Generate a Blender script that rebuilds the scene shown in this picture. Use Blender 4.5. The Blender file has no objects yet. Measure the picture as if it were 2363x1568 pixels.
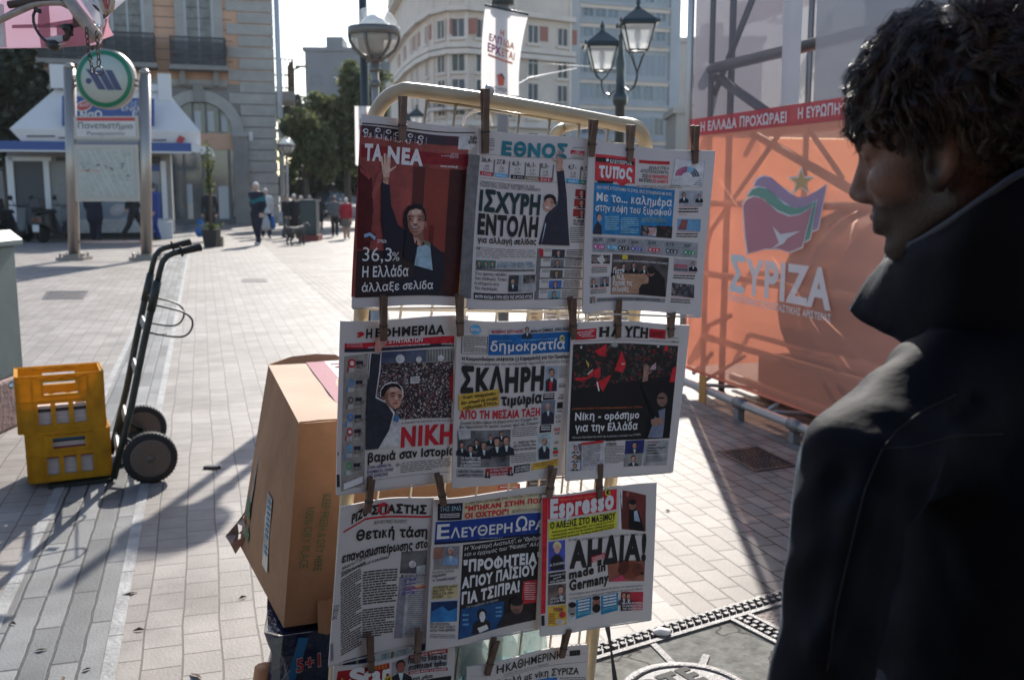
import bpy, math, random
import numpy as np
from mathutils import Vector, Matrix, noise as mnoise
R = math.radians
rng = random.Random(7)
SC = bpy.context.scene
COL = SC.collection

# ------------------------------------------------------------------ camera
HC = 1.55; FPX = 2297.0; CX, CY = 1181.0, 784.0      # photo measured on a 2362 x 1568 grid
TH = math.atan(344.0 / FPX); CT, ST = math.cos(TH), math.sin(TH)
cam = bpy.data.cameras.new('camera'); camo = bpy.data.objects.new('camera', cam); COL.objects.link(camo)
camo.location = (0, 0, HC); camo.rotation_euler = (R(90) - TH, 0, 0)
cam.sensor_width = 36.0; cam.lens = 36.0 * FPX / 2362.0; cam.clip_end = 2000; cam.clip_start = 0.05
cam.dof.use_dof = True; cam.dof.focus_distance = 2.15; cam.dof.aperture_fstop = 6.3
SC.camera = camo
# ------------------------------------------------------------------ light
SUN_AZ, SUN_EL = R(4.7), R(32.6)                     # azimuth measured from +Y towards +X
w = bpy.data.worlds.new('World'); SC.world = w; w.use_nodes = True
nt = w.node_tree; bg = nt.nodes['Background']
sky = nt.nodes.new('ShaderNodeTexSky'); sky.sky_type = 'NISHITA'; sky.sun_disc = False
sky.sun_elevation = SUN_EL; sky.sun_rotation = SUN_AZ
sky.air_density = 0.95; sky.dust_density = 0.8; sky.ozone_density = 0.6
nt.links.new(sky.outputs[0], bg.inputs[0]); bg.inputs[1].default_value = 0.125
sl = bpy.data.lights.new('sun', 'SUN'); slo = bpy.data.objects.new('sun', sl); COL.objects.link(slo)
sl.energy = 4.4; sl.angle = R(0.53); sl.color = (1.0, 0.945, 0.865)
sd = Vector((math.sin(SUN_AZ) * math.cos(SUN_EL), math.cos(SUN_AZ) * math.cos(SUN_EL), math.sin(SUN_EL)))
slo.rotation_euler = sd.to_track_quat('Z', 'Y').to_euler(); slo.location = (5, 30, 30)
SC.view_settings.view_transform = 'Standard'; SC.view_settings.look = 'None'
SC.view_settings.exposure = 0.86; SC.view_settings.gamma = 1.0; SC.view_settings.use_curve_mapping = False
try:
 SC.cycles.max_bounces = 10; SC.cycles.transparent_max_bounces = 24; SC.cycles.use_denoising = True
 SC.cycles.sample_clamp_indirect = 6.0; SC.cycles.caustics_refractive = False; SC.cycles.caustics_reflective = False
except Exception: pass

# ------------------------------------------------------------------ measuring helpers (pixel of the photo -> point in the place)
def ray(x, y):
 p, q = (x - CX) / FPX, (y - CY) / FPX
 return Vector((p, CT - q * ST, -ST - q * CT))
CAM = Vector((0, 0, HC))
def at(x, y, Y):
 r = ray(x, y); return CAM + r * (Y / r.y)
def gp(x, y, z=0.0):
 r = ray(x, y); return CAM + r * ((z - HC) / r.z)
def onpl(x, y, P, N):
 r = ray(x, y); return CAM + r * ((Vector(P) - CAM).dot(N) / r.dot(N))
G = 0.675                                            # full-size photo pixel -> measuring grid

# ------------------------------------------------------------------ materials
MATS = {}
def mat(name, col, rough=0.7, metal=0.0, spec=0.5, var=0.0, vscale=8.0, bump=0.0, bscale=40.0, trans=0.0, alpha=1.0, coat=0.0, sheen=0.0, emit=0.0):
 """principled material, colour varied by object-space noise"""
 if name in MATS: return MATS[name]
 m = bpy.data.materials.new(name); m.use_nodes = True; t = m.node_tree; b = t.nodes['Principled BSDF']
 c = (col[0], col[1], col[2], 1)
 b.inputs['Base Color'].default_value = c; b.inputs['Roughness'].default_value = rough; b.inputs['Metallic'].default_value = metal
 b.inputs['Specular IOR Level'].default_value = spec; b.inputs['Alpha'].default_value = alpha
 if coat: b.inputs['Coat Weight'].default_value = coat
 if sheen: b.inputs['Sheen Weight'].default_value = sheen; b.inputs['Sheen Roughness'].default_value = 0.22; b.inputs['Sheen Tint'].default_value = (.55, .74, 1, 1)
 tc = t.nodes.new('ShaderNodeTexCoord')
 if var > 0:
  n = t.nodes.new('ShaderNodeTexNoise'); n.inputs['Scale'].default_value = vscale; n.inputs['Detail'].default_value = 6
  n.inputs['Roughness'].default_value = 0.65
  t.links.new(tc.outputs['Object'], n.inputs['Vector'])
  r = t.nodes.new('ShaderNodeValToRGB'); r.color_ramp.elements[0].position = 0.3; r.color_ramp.elements[1].position = 0.72
  r.color_ramp.elements[0].color = (c[0] * (1 - var), c[1] * (1 - var), c[2] * (1 - var), 1)
  r.color_ramp.elements[1].color = (min(1, c[0] * (1 + var)), min(1, c[1] * (1 + var)), min(1, c[2] * (1 + var)), 1)
  t.links.new(n.outputs[0], r.inputs[0]); t.links.new(r.outputs[0], b.inputs['Base Color'])
 if bump > 0:
  n2 = t.nodes.new('ShaderNodeTexNoise'); n2.inputs['Scale'].default_value = bscale; n2.inputs['Detail'].default_value = 4
  t.links.new(tc.outputs['Object'], n2.inputs['Vector'])
  bp = t.nodes.new('ShaderNodeBump'); bp.inputs['Strength'].default_value = bump; bp.inputs['Distance'].default_value = 0.02
  t.links.new(n2.outputs[0], bp.inputs['Height']); t.links.new(bp.outputs[0], b.inputs['Normal'])
 if trans > 0:                                    # thin translucent sheet
  out = t.nodes['Material Output']; tr = t.nodes.new('ShaderNodeBsdfTranslucent'); tr.inputs[0].default_value = c
  mx = t.nodes.new('ShaderNodeMixShader'); mx.inputs[0].default_value = trans
  t.links.new(b.outputs[0], mx.inputs[1]); t.links.new(tr.outputs[0], mx.inputs[2]); t.links.new(mx.outputs[0], out.inputs[0])
 MATS[name] = m; return m
def veil(name, col, see, trans, rough=0.5, tint=None, spec=0.5):
 """see-through sheet: part of the light passes straight (see), part scattered through (trans), the rest off the face"""
 if name in MATS: return MATS[name]
 m = bpy.data.materials.new(name); m.use_nodes = True; t = m.node_tree; b = t.nodes['Principled BSDF']
 b.inputs['Base Color'].default_value = (*col, 1); b.inputs['Roughness'].default_value = rough; b.inputs['Specular IOR Level'].default_value = spec
 tr = t.nodes.new('ShaderNodeBsdfTranslucent'); tr.inputs[0].default_value = (*col, 1)
 tp = t.nodes.new('ShaderNodeBsdfTransparent'); tp.inputs[0].default_value = (*(tint or (1, 1, 1)), 1)
 m1 = t.nodes.new('ShaderNodeMixShader'); m1.inputs[0].default_value = trans
 m2 = t.nodes.new('ShaderNodeMixShader'); m2.inputs[0].default_value = see
 t.links.new(b.outputs[0], m1.inputs[1]); t.links.new(tr.outputs[0], m1.inputs[2])
 t.links.new(m1.outputs[0], m2.inputs[1]); t.links.new(tp.outputs[0], m2.inputs[2]); t.links.new(m2.outputs[0], t.nodes['Material Output'].inputs[0])
 MATS[name] = m; return m
def glassm(name, col, rough=0.05, rep=0.25, tint=(1, 1, 1)):
 """window or lamp glass: transparent sheet with a reflection"""
 if name in MATS: return MATS[name]
 m = bpy.data.materials.new(name); m.use_nodes = True; t = m.node_tree; b = t.nodes['Principled BSDF']
 b.inputs['Base Color'].default_value = (*col, 1); b.inputs['Roughness'].default_value = rough
 tp = t.nodes.new('ShaderNodeBsdfTransparent'); tp.inputs[0].default_value = (*tint, 1)
 m2 = t.nodes.new('ShaderNodeMixShader'); m2.inputs[0].default_value = 1 - rep
 t.links.new(b.outputs[0], m2.inputs[1]); t.links.new(tp.outputs[0], m2.inputs[2]); t.links.new(m2.outputs[0], t.nodes['Material Output'].inputs[0])
 MATS[name] = m; return m
def s2l(r, g, b):
 f = lambda v: (v / 255 / 12.92) if v <= 10 else ((v / 255 + 0.055) / 1.055) ** 2.4
 return (f(r), f(g), f(b))

# ------------------------------------------------------------------ mesh builder
def smooth(pts, n=6):
 out = []
 for i in range(len(pts) - 1):
  p0, p1, p2, p3 = pts[max(0, i - 1)], pts[i], pts[i + 1], pts[min(len(pts) - 1, i + 2)]
  for k in range(n):
   s = k / n; out.append(.5 * (2 * p1 + (p2 - p0) * s + (2 * p0 - 5 * p1 + 4 * p2 - p3) * s * s + (3 * p1 - p0 - 3 * p2 + p3) * s ** 3))
 return out + [pts[-1]]
WL = {}
class MB:
 def __init__(s): s.v = []; s.f = []; s.m = []; s.sm = []; s.mats = []
 def mi(s, m):
  if m not in s.mats: s.mats.append(m)
  return s.mats.index(m)
 def add(s, vs, fs, m, smooth=False):
  o = len(s.v); k = s.mi(m); s.v.extend([tuple(v) for v in vs])
  for f in fs: s.f.append(tuple(i + o for i in f)); s.m.append(k); s.sm.append(smooth)
 def box(s, c, d, m, rz=0.0, M=None):
  x, y, z = d[0] / 2, d[1] / 2, d[2] / 2
  vs = [Vector((a * x, b * y, e * z)) for a in (-1, 1) for b in (-1, 1) for e in (-1, 1)]
  T = M if M is not None else Matrix.Rotation(rz, 4, 'Z')
  vs = [T @ v + Vector(c) for v in vs]
  s.add(vs, [(0, 1, 3, 2), (4, 6, 7, 5), (0, 4, 5, 1), (2, 3, 7, 6), (0, 2, 6, 4), (1, 5, 7, 3)], m)
 def hexa(s, p, m, sub=1):
  """8 points: bottom 0-3, top 4-7 (same order round)"""
  s.add(p, [(3, 2, 1, 0), (4, 5, 6, 7), (0, 1, 5, 4), (1, 2, 6, 5), (2, 3, 7, 6), (3, 0, 4, 7)], m)
 def poly(s, pts, m): s.add(pts, [tuple(range(len(pts)))], m)
 def prism(s, pts, off, m):
  n = len(pts); off = Vector(off); a = [Vector(p) for p in pts]; b = [p + off for p in a]
  s.add(a + b, [tuple(range(n - 1, -1, -1)), tuple(range(n, 2 * n))] + [(i, (i + 1) % n, n + (i + 1) % n, n + i) for i in range(n)], m)
 def tube(s, pts, r, m, seg=8, closed=False, cap=True, flat=None):
  pts = [Vector(p) for p in pts]; n = len(pts)
  rr = r if isinstance(r, (list, tuple)) else [r] * n
  vs = []; up = None
  for i in range(n):
   if closed: d = pts[(i + 1) % n] - pts[i - 1]
   else: d = pts[min(i + 1, n - 1)] - pts[max(i - 1, 0)]
   d.normalize()
   if up is None:
    up = Vector((0, 0, 1)) if abs(d.z) < 0.9 else Vector((1, 0, 0))
   a = d.cross(up)
   if a.length < 1e-6: a = d.orthogonal()
   a.normalize(); b = d.cross(a).normalized(); up = -b
   up = a.cross(d).normalized()
   for k in range(seg):
    t = 2 * math.pi * (k + .5) / seg
    vs.append(pts[i] + a * (rr[i] * math.cos(t)) + up * (rr[i] * math.sin(t) * (flat or 1)))
  fs = []
  for i in range(n if closed else n - 1):
   j = (i + 1) % n
   for k in range(seg): fs.append((i * seg + k, i * seg + (k + 1) % seg, j * seg + (k + 1) % seg, j * seg + k))
  if cap and not closed: fs += [tuple(range(seg - 1, -1, -1)), tuple(range((n - 1) * seg, n * seg))]
  s.add(vs, fs, m, seg > 4)
 def lathe(s, c, prof, m, seg=20, axis=None, smooth=True):
  """profile (radius, height) spun about axis through c"""
  A = Vector(axis or (0, 0, 1)).normalized(); a = A.orthogonal().normalized(); b = A.cross(a); c = Vector(c)
  vs = []
  for r, h in prof:
   for k in range(seg):
    t = 2 * math.pi * k / seg; vs.append(c + A * h + a * (r * math.cos(t)) + b * (r * math.sin(t)))
  n = len(prof); fs = []
  for i in range(n - 1):
   for k in range(seg): fs.append((i * seg + k, i * seg + (k + 1) % seg, (i + 1) * seg + (k + 1) % seg, (i + 1) * seg + k))
  fs += [tuple(range(seg - 1, -1, -1)), tuple(range((n - 1) * seg, n * seg))]
  s.add(vs, fs, m, smooth)
 def build(s, name, parent=None, bevel=0.0, subsurf=0, loc=None):
  base = Vector(loc) if loc is not None else (WL[parent] if parent else Vector((0, 0, 0)))
  me = bpy.data.meshes.new(name)
  me.from_pydata([(v[0] - base.x, v[1] - base.y, v[2] - base.z) for v in s.v], [], s.f)
  for m in s.mats: me.materials.append(m)
  me.polygons.foreach_set('material_index', s.m); me.polygons.foreach_set('use_smooth', s.sm); me.update()
  o = bpy.data.objects.new(name, me); COL.objects.link(o)
  if parent: o.parent = parent; WL[o] = WL[parent]; o.location = base - WL[parent]
  else: o.location = base; WL[o] = base
  if loc is not None: WL[o] = base
  if bevel:
   b = o.modifiers.new('bevel', 'BEVEL'); b.width = bevel; b.segments = 2; b.limit_method = 'ANGLE'; b.angle_limit = R(40)
  return o
def tag(o, label=None, cat=None, group=None, kind=None):
 if label: o['label'] = label
 if cat: o['category'] = cat
 if group: o['group'] = group
 if kind: o['kind'] = kind
 return o
def thing(name, label, cat, loc=(0, 0, 0), group=None):
 o = bpy.data.objects.new(name, None); COL.objects.link(o); o.location = loc; WL[o] = Vector(loc); o.empty_display_size = 0.1
 return tag(o, label, cat, group)
def one(mb, name, label, cat, group=None, loc=(0, 0, 0), **k):
 return tag(mb.build(name, loc=loc, **k), label, cat, group)

# ------------------------------------------------------------------ lettering as flat meshes (built-in font)
TXT = {}; ADV = {}
LOOK = dict(zip('ΑΒΕΖΗΙΚΜΝΟΡΤΥΧοόνρΆΈΉΊΌίΪ', 'ABEZHIKMNOPTYXoóvpÁÉÉÍÓíÏ')); LOOK['ι'] = 'ı'; LOOK['Ή'] = 'H'
def curve2d(body, bold=0.0):
 c = bpy.data.curves.new('lettering', 'FONT'); c.body = body; c.offset = bold; c.resolution_u = 5
 o = bpy.data.objects.new('lettering', c); COL.objects.link(o)
 dg = bpy.context.evaluated_depsgraph_get(); me = bpy.data.meshes.new_from_object(o.evaluated_get(dg))
 vs = [(v.co.x, v.co.y) for v in me.vertices]; fs = [tuple(p.vertices) for p in me.polygons]
 bpy.data.objects.remove(o); bpy.data.curves.remove(c); bpy.data.meshes.remove(me); return vs, fs
def span(v): return (min(a for a, _ in v), max(a for a, _ in v))
def advance(ch):
 if ch not in ADV:
  a = span(curve2d('HH')[0]); b = span(curve2d('H' + ch + 'H')[0]); ADV[ch] = (b[1] - b[0]) - (a[1] - a[0])
 return ADV[ch]
GLY = {}
COMP = {'σ': ('o', 1, [(.30, .49, .62, .49)]), 'θ': ('0', 1, [(.16, .35, .46, .35)]), 'κ': (None, 1, [(.10, 0, .10, .53), (.16, .25, .36, .53), (.40, 0, .20, .30)]), 'π': (None, 1, [(.02, .49, .56, .49), (.14, 0, .14, .49), (.44, 0, .44, .49)]), 'φ': ('o', 1, [(.295, -.17, .295, .68)]), 'ψ': ('u', 1, [(.285, -.17, .285, .68)]), 'Φ': ('O', .92, [(.39, -.02, .39, .72)]), 'Ψ': ('U', 1, [(.37, .0, .37, .70)])}
CADV = {'σ': 'o', 'θ': '0', 'κ': 'k', 'π': 'n', 'φ': 'o', 'ψ': 'u', 'Φ': 'O', 'Ψ': 'U'}
def glyph(ch, bold):
 """one letter; letters of the Latin set are fattened by the font, the others by laying shifted copies"""
 k = (ch, bold)
 if k in GLY: return GLY[k]
 if ch in COMP:
  base, sy, bars = COMP[ch]; v, f = curve2d(base, bold) if base else ([], []); v = [(x, y * sy, 0.0) for x, y in v]; f = list(f); h = .038 + bold
  for j, (x0, y0, x1, y1) in enumerate(bars):
   if x1 - x0 == 0: q = [(x0 - h, y0 - bold), (x0 + h, y0 - bold), (x0 + h, y1 + bold), (x0 - h, y1 + bold)]
   elif y1 - y0 == 0: q = [(x0 - bold, y0 - h), (x1 + bold, y0 - h), (x1 + bold, y0 + h), (x0 - bold, y0 + h)]
   else: q = [(x0 - h * .7, y0), (x0 + h * .9, y0), (x1 + h * .9, y1), (x1 - h * .7, y1)] if y1 > y0 else [(x1 - h * .7, y1), (x1 + h * .9, y1), (x0 + h * .9, y0), (x0 - h * .7, y0)]
   o = len(v); v += [(a, b, .1 * (j + 1)) for a, b in q]; f.append((o, o + 1, o + 2, o + 3))
  GLY[k] = (v, f); return GLY[k]
 if ord(ch) < 0x250 and not ch.islower(): v, f = curve2d(ch, bold); r = ([(x, y, 0.0) for x, y in v], f)
 else:
  v, f = curve2d(ch); r = ([], [])
  sh = [(0, 0)] if bold < .004 else [(math.cos(a) * bold, math.sin(a) * bold) for a in [2 * math.pi * i / 8 for i in range(8)]] + [(0, 0)]
  for i, (dx, dy) in enumerate(sh):
   o = len(r[0]); r[0].extend([(x + dx, y + dy, i * .08) for x, y in v]); r[1].extend([tuple(q + o for q in t) for t in f])
 GLY[k] = r; return r
def text2d(body, bold=0.0, shear=0.0, sp=1.0):
 """unit-wide lettering: x 0..1, capitals one high, third value a tiny layer step"""
 k = (body, bold, shear, sp)
 if k in TXT: return TXT[k]
 vs = []; fs = []; x = 0.0; bold = max(0.0, bold)
 for i, ch in enumerate(body):
  ch = LOOK.get(ch, ch)
  if ch != ' ':
   v, f = glyph(ch, bold); o = len(vs); vs += [(a + x + shear * b, b, c + (i % 2) * .04) for a, b, c in v]; fs += [tuple(q + o for q in t) for t in f]
  x += advance(CADV.get(ch, ch)) * sp + bold * 1.5
 x0, x1 = min(v[0] for v in vs), max(v[0] for v in vs)
 TXT[k] = ([((a - x0) / max(1e-6, x1 - x0), b / .70, c) for a, b, c in vs], fs); return TXT[k]
def text3(mb, body, P0, P1, H, m, up=None, lift=Vector((0, 0, 0)), bold=0.0, shear=0.0, sp=1.0):
 """lettering from P0 to P1 along its baseline, capital height H along up"""
 vs, fs = text2d(body, bold, shear, sp); P0 = Vector(P0); U = Vector(P1) - P0; V = Vector(up).normalized() * H; n = U.cross(V).normalized() * (.0006 + H * .004)
 mb.add([P0 + U * x + V * y + lift + n * z for x, y, z in vs], fs, m)

# ------------------------------------------------------------------ smooth bodies: distance field -> surface nets
def smin(a, b, k):
 h = np.clip(0.5 + 0.5 * (b - a) / k, 0, 1); return b * (1 - h) + a * h - k * h * (1 - h)
def smax(a, b, k): return -smin(-a, -b, k)
def f_cap(P, a, b, ra, rb):
 a = np.array(a, dtype=np.float32); b = np.array(b, dtype=np.float32); d = b - a
 t = np.clip(((P - a) @ d) / float(d @ d), 0, 1); q = P - a - t[..., None] * d
 return np.sqrt((q * q).sum(-1)) - (ra + (rb - ra) * t)
def f_ell(P, c, r, M=None):
 q = P - np.array(c, dtype=np.float32)
 if M is not None: q = q @ np.array(M, dtype=np.float32)      # columns of M are the local axes
 r = np.array(r, dtype=np.float32); k0 = np.sqrt(((q / r) ** 2).sum(-1)); k1 = np.sqrt(((q / (r * r)) ** 2).sum(-1)) + 1e-9
 return k0 * (k0 - 1) / k1
def nets(fn, lo, hi, h):
 """surface of fn = 0 inside the box lo..hi on a grid of step h"""
 ax = [np.arange(lo[i], hi[i] + h, h, dtype=np.float32) for i in range(3)]
 D = np.empty((len(ax[0]), len(ax[1]), len(ax[2])), dtype=np.float32)
 for i in range(0, len(ax[0]), 16):
  g = np.stack(np.meshgrid(ax[0][i:i + 16], ax[1], ax[2], indexing='ij'), -1); D[i:i + 16] = fn(g)
 S = D < 0; n = D.shape
 c = np.zeros((n[0] - 1, n[1] - 1, n[2] - 1), dtype=np.int8)
 offs = [(a, b, e) for a in (0, 1) for b in (0, 1) for e in (0, 1)]
 sl = lambda a, b, e: (slice(a, n[0] - 1 + a), slice(b, n[1] - 1 + b), slice(e, n[2] - 1 + e))
 for o in offs: c += S[sl(*o)]
 act = (c > 0) & (c < 8); idx = np.full(c.shape, -1, dtype=np.int64); cells = np.argwhere(act); idx[act] = np.arange(len(cells))
 acc = np.zeros((len(cells), 3)); cnt = np.zeros(len(cells))
 for a in offs:
  for d in range(3):
   if a[d]: continue
   b = list(a); b[d] = 1
   va = D[tuple((cells + a).T)]; vb = D[tuple((cells + b).T)]; cr = (va < 0) != (vb < 0)
   t = np.where(cr, va / np.where(cr, va - vb, 1), 0)
   p = np.array(a, dtype=float)[None].repeat(len(cells), 0); p[:, d] += t
   acc += np.where(cr[:, None], p, 0); cnt += cr
 V = (cells + acc / cnt[:, None]) * h + np.array(lo)
 F = []
 for d in range(3):
  e1, e2 = (d + 1) % 3, (d + 2) % 3
  A = [slice(None)] * 3; A[d] = slice(0, n[d] - 1); B = [slice(None)] * 3; B[d] = slice(1, n[d])
  cr = S[tuple(A)] != S[tuple(B)]
  pos = np.argwhere(cr)
  ok = (pos[:, e1] > 0) & (pos[:, e2] > 0) & (pos[:, e1] < n[e1] - 1) & (pos[:, e2] < n[e2] - 1); pos = pos[ok]
  fl = S[tuple(pos.T)]
  q = []
  for da, db in ((-1, -1), (0, -1), (0, 0), (-1, 0)):
   p = pos.copy(); p[:, e1] += da; p[:, e2] += db; q.append(idx[tuple(p.T)])
  q = np.stack(q, 1); q[~fl] = q[~fl][:, ::-1]; F.append(q)
 F = np.concatenate(F); F = F[(F >= 0).all(1)]
 return V, F
def smesh(name, V, F, mats, pick=None, parent=None, loc=None):
 base = Vector(loc) if loc is not None else (WL[parent] if parent else Vector((0, 0, 0)))
 me = bpy.data.meshes.new(name); me.from_pydata((V - np.array(base)).tolist(), [], F.tolist())
 for m in mats: me.materials.append(m)
 if pick is not None: me.polygons.foreach_set('material_index', np.asarray(pick(V[F].mean(1)), dtype=np.int32))
 me.polygons.foreach_set('use_smooth', [True] * len(F)); me.update()
 o = bpy.data.objects.new(name, me); COL.objects.link(o)
 if parent: o.parent = parent; WL[o] = WL[parent]
 else: o.location = base; WL[o] = base
 return o
def fnoise(P, s):
 """cheap smooth noise from sines"""
 x, y, z = P[..., 0] * s, P[..., 1] * s, P[..., 2] * s
 return (np.sin(x * 1.7 + 2.1 * np.sin(y * 1.3 + .7)) + np.sin(y * 1.9 + 1.7 * np.sin(z * 1.1 + 1.9)) + np.sin(z * 2.1 + 1.9 * np.sin(x * 1.2 + .3))) / 3
# ================================================================== GROUND
SA = R(17.2); SU = Vector((math.cos(SA), math.sin(SA), 0)); SV = Vector((-math.sin(SA), math.cos(SA), 0)); SN = -SV   # street grid
def loc2(p): return (p.dot(SU), p.dot(SV))
def paver_mat(name, c1, c2, mortar, bw, rh, ms, dirt=0.25, offx=0.0, rough=0.55, planks=False):
 m = bpy.data.materials.new(name); m.use_nodes = True; t = m.node_tree; b = t.nodes['Principled BSDF']; L = t.links.new
 tc = t.nodes.new('ShaderNodeTexCoord'); sp = t.nodes.new('ShaderNodeSeparateXYZ'); cb = t.nodes.new('ShaderNodeCombineXYZ')
 L(tc.outputs['Object'], sp.inputs[0])
 wob = t.nodes.new('ShaderNodeTexNoise'); wob.inputs['Scale'].default_value = 1.3 if not planks else 9.0; wob.inputs['Detail'].default_value = 2
 L(tc.outputs['Object'], wob.inputs['Vector'])
 wm = t.nodes.new('ShaderNodeMath'); wm.operation = 'MULTIPLY_ADD'; wm.inputs[1].default_value = 0.03 if not planks else 0.012; wm.inputs[2].default_value = offx - 0.015
 L(wob.outputs[0], wm.inputs[0])
 ax = t.nodes.new('ShaderNodeMath'); ax.operation = 'ADD'; L(sp.outputs[0], ax.inputs[0]); L(wm.outputs[0], ax.inputs[1])
 L(sp.outputs[1], cb.inputs[0]); L(ax.outputs[0], cb.inputs[1])
 br = t.nodes.new('ShaderNodeTexBrick'); br.offset = 0.5; br.inputs['Scale'].default_value = 1
 br.inputs['Brick Width'].default_value = bw; br.inputs['Row Height'].default_value = rh; br.inputs['Mortar Size'].default_value = ms
 br.inputs['Mortar Smooth'].default_value = 0.2; br.inputs['Bias'].default_value = -0.1
 br.inputs['Color1'].default_value = (*c1, 1); br.inputs['Color2'].default_value = (*c2, 1); br.inputs['Mortar'].default_value = (*mortar, 1)
 L(cb.outputs[0], br.inputs['Vector'])
 n = t.nodes.new('ShaderNodeTexNoise'); n.inputs['Scale'].default_value = 2.2; n.inputs['Detail'].default_value = 8; n.inputs['Roughness'].default_value = 0.7
 L(tc.outputs['Object'], n.inputs['Vector'])
 rp = t.nodes.new('ShaderNodeValToRGB'); rp.color_ramp.elements[0].position = 0.3; rp.color_ramp.elements[1].position = 0.65
 rp.color_ramp.elements[0].color = (1 - dirt, 1 - dirt, 1 - dirt, 1); rp.color_ramp.elements[1].color = (1, 1, 1, 1); L(n.outputs[0], rp.inputs[0])
 mu = t.nodes.new('ShaderNodeMixRGB'); mu.blend_type = 'MULTIPLY'; mu.inputs[0].default_value = 1
 L(br.outputs['Color'], mu.inputs[1]); L(rp.outputs[0], mu.inputs[2])
 n3 = t.nodes.new('ShaderNodeTexNoise'); n3.inputs['Scale'].default_value = .55; n3.inputs['Detail'].default_value = 5; n3.inputs['Roughness'].default_value = .6; L(tc.outputs['Object'], n3.inputs['Vector'])
 r3 = t.nodes.new('ShaderNodeValToRGB'); r3.color_ramp.elements[0].position = .38; r3.color_ramp.elements[1].position = .58; r3.color_ramp.elements[0].color = (.80, .79, .78, 1); r3.color_ramp.elements[1].color = (1, 1, 1, 1); L(n3.outputs[0], r3.inputs[0])
 mu2 = t.nodes.new('ShaderNodeMixRGB'); mu2.blend_type = 'MULTIPLY'; mu2.inputs[0].default_value = 1; L(mu.outputs[0], mu2.inputs[1]); L(r3.outputs[0], mu2.inputs[2]); mu = mu2
 # gum spots and stains
 vo = t.nodes.new('ShaderNodeTexVoronoi'); vo.inputs['Scale'].default_value = 3.1; vo.inputs['Randomness'].default_value = 1
 L(tc.outputs['Object'], vo.inputs['Vector'])
 gs = t.nodes.new('ShaderNodeMath'); gs.operation = 'LESS_THAN'; gs.inputs[1].default_value = 0.06; L(vo.outputs['Distance'], gs.inputs[0])
 gm = t.nodes.new('ShaderNodeMath'); gm.operation = 'MULTIPLY'; gm.inputs[1].default_value = 0.45; L(gs.outputs[0], gm.inputs[0])
 m2 = t.nodes.new('ShaderNodeMixRGB'); L(gm.outputs[0], m2.inputs[0]); L(mu.outputs[0], m2.inputs[1]); m2.inputs[2].default_value = (0.12, 0.11, 0.105, 1)
 L(m2.outputs[0], b.inputs['Base Color'])
 fine = t.nodes.new('ShaderNodeTexNoise'); fine.inputs['Scale'].default_value = 90; fine.inputs['Detail'].default_value = 4; L(tc.outputs['Object'], fine.inputs['Vector'])
 hs = t.nodes.new('ShaderNodeMath'); hs.operation = 'MULTIPLY_ADD'; hs.inputs[1].default_value = -3.0
 L(br.outputs['Fac'], hs.inputs[0]); L(fine.outputs[0], hs.inputs[2])
 bp = t.nodes.new('ShaderNodeBump'); bp.inputs['Strength'].default_value = 0.5; bp.inputs['Distance'].default_value = 0.003
 L(hs.outputs[0], bp.inputs['Height']); L(bp.outputs[0], b.inputs['Normal'])
 b.inputs['Roughness'].default_value = rough; b.inputs['Specular IOR Level'].default_value = 0.33 if 'right' not in name else 0.2
 return m
pv_left = paver_mat('pavers_left', (.248, .219, .197), (.325, .294, .268), (.10, .085, .074), .16, .128, .0038, dirt=.36, rough=.6)
pv_right = paver_mat('pavers_right', (.25, .218, .195), (.325, .29, .263), (.03, .025, .022), .185, .099, .0044, dirt=.34, rough=.6)  # dark joints, with the shade in their gaps put into the colour
pv_strip = paver_mat('ribbed_strip', (.115, .118, .118), (.285, .288, .285), (.04, .04, .04), .62, .092, .006, dirt=0.35, planks=True)
XB = loc2(gp(1210, 1100))[0]
S0 = loc2(gp(33, 1379))[0]; S1 = loc2(gp(229, 1568))[0]
def sheet(name, x0, x1, y0, y1, z, m, kind='structure', nx=1, ny=1):
 me = bpy.data.meshes.new(name); me.from_pydata([(x0, y0, 0), (x1, y0, 0), (x1, y1, 0), (x0, y1, 0)], [], [(0, 1, 2, 3)]); me.materials.append(m)
 o = bpy.data.objects.new(name, me); COL.objects.link(o); o.rotation_euler = (0, 0, SA); o.location = (0, 0, z); o['kind'] = kind; WL[o] = Vector((0, 0, z)); return o
asph = mat('asphalt', (.16, .155, .15), .85, var=.25, vscale=.8)
sheet('ground', -900, 900, -60, 1100, -0.06, asph)
sheet('pavement', -45, S0, -8, 52, 0.0, pv_left)
sheet('ribbed_pavement_strip', S0, S1, -8, 52, 0.0, pv_strip)
sheet('pavement_beside_strip', S1, XB, -8, 52, 0.0, pv_left)
sheet('pavement_by_stage', XB, 45, -8, 52, 0.0, pv_right)
kb = MB(); kc = mat('kerb_stone', (.36, .35, .34), .7, var=.2)
for a, b_, y in ((-45, 45, 52.15),):
 p = [SU * a + SV * (y - .15), SU * b_ + SV * (y - .15), SU * b_ + SV * (y + .15), SU * a + SV * (y + .15)]
 kb.hexa([v + Vector((0, 0, -.06)) for v in p] + [v + Vector((0, 0, .09)) for v in p], kc)
tag(kb.build('kerb'), kind='structure')
# narrow border slabs along the strip
bs = mat('border_slab', (.24, .24, .235), .6, var=.4, vscale=5, bump=.2, bscale=60)
for x in (S0 - .025, S1 + .025):
 mb = MB(); y = -2.0
 while y < 30:
  p = [SU * (x - .024) + SV * y, SU * (x + .024) + SV * y, SU * (x + .024) + SV * (y + .615), SU * (x - .024) + SV * (y + .615)]
  mb.hexa([v + Vector((0, 0, -.02)) for v in p] + [v + Vector((0, 0, .004)) for v in p], bs); y += .62
 tag(mb.build('pavement_border'), kind='structure')

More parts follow.
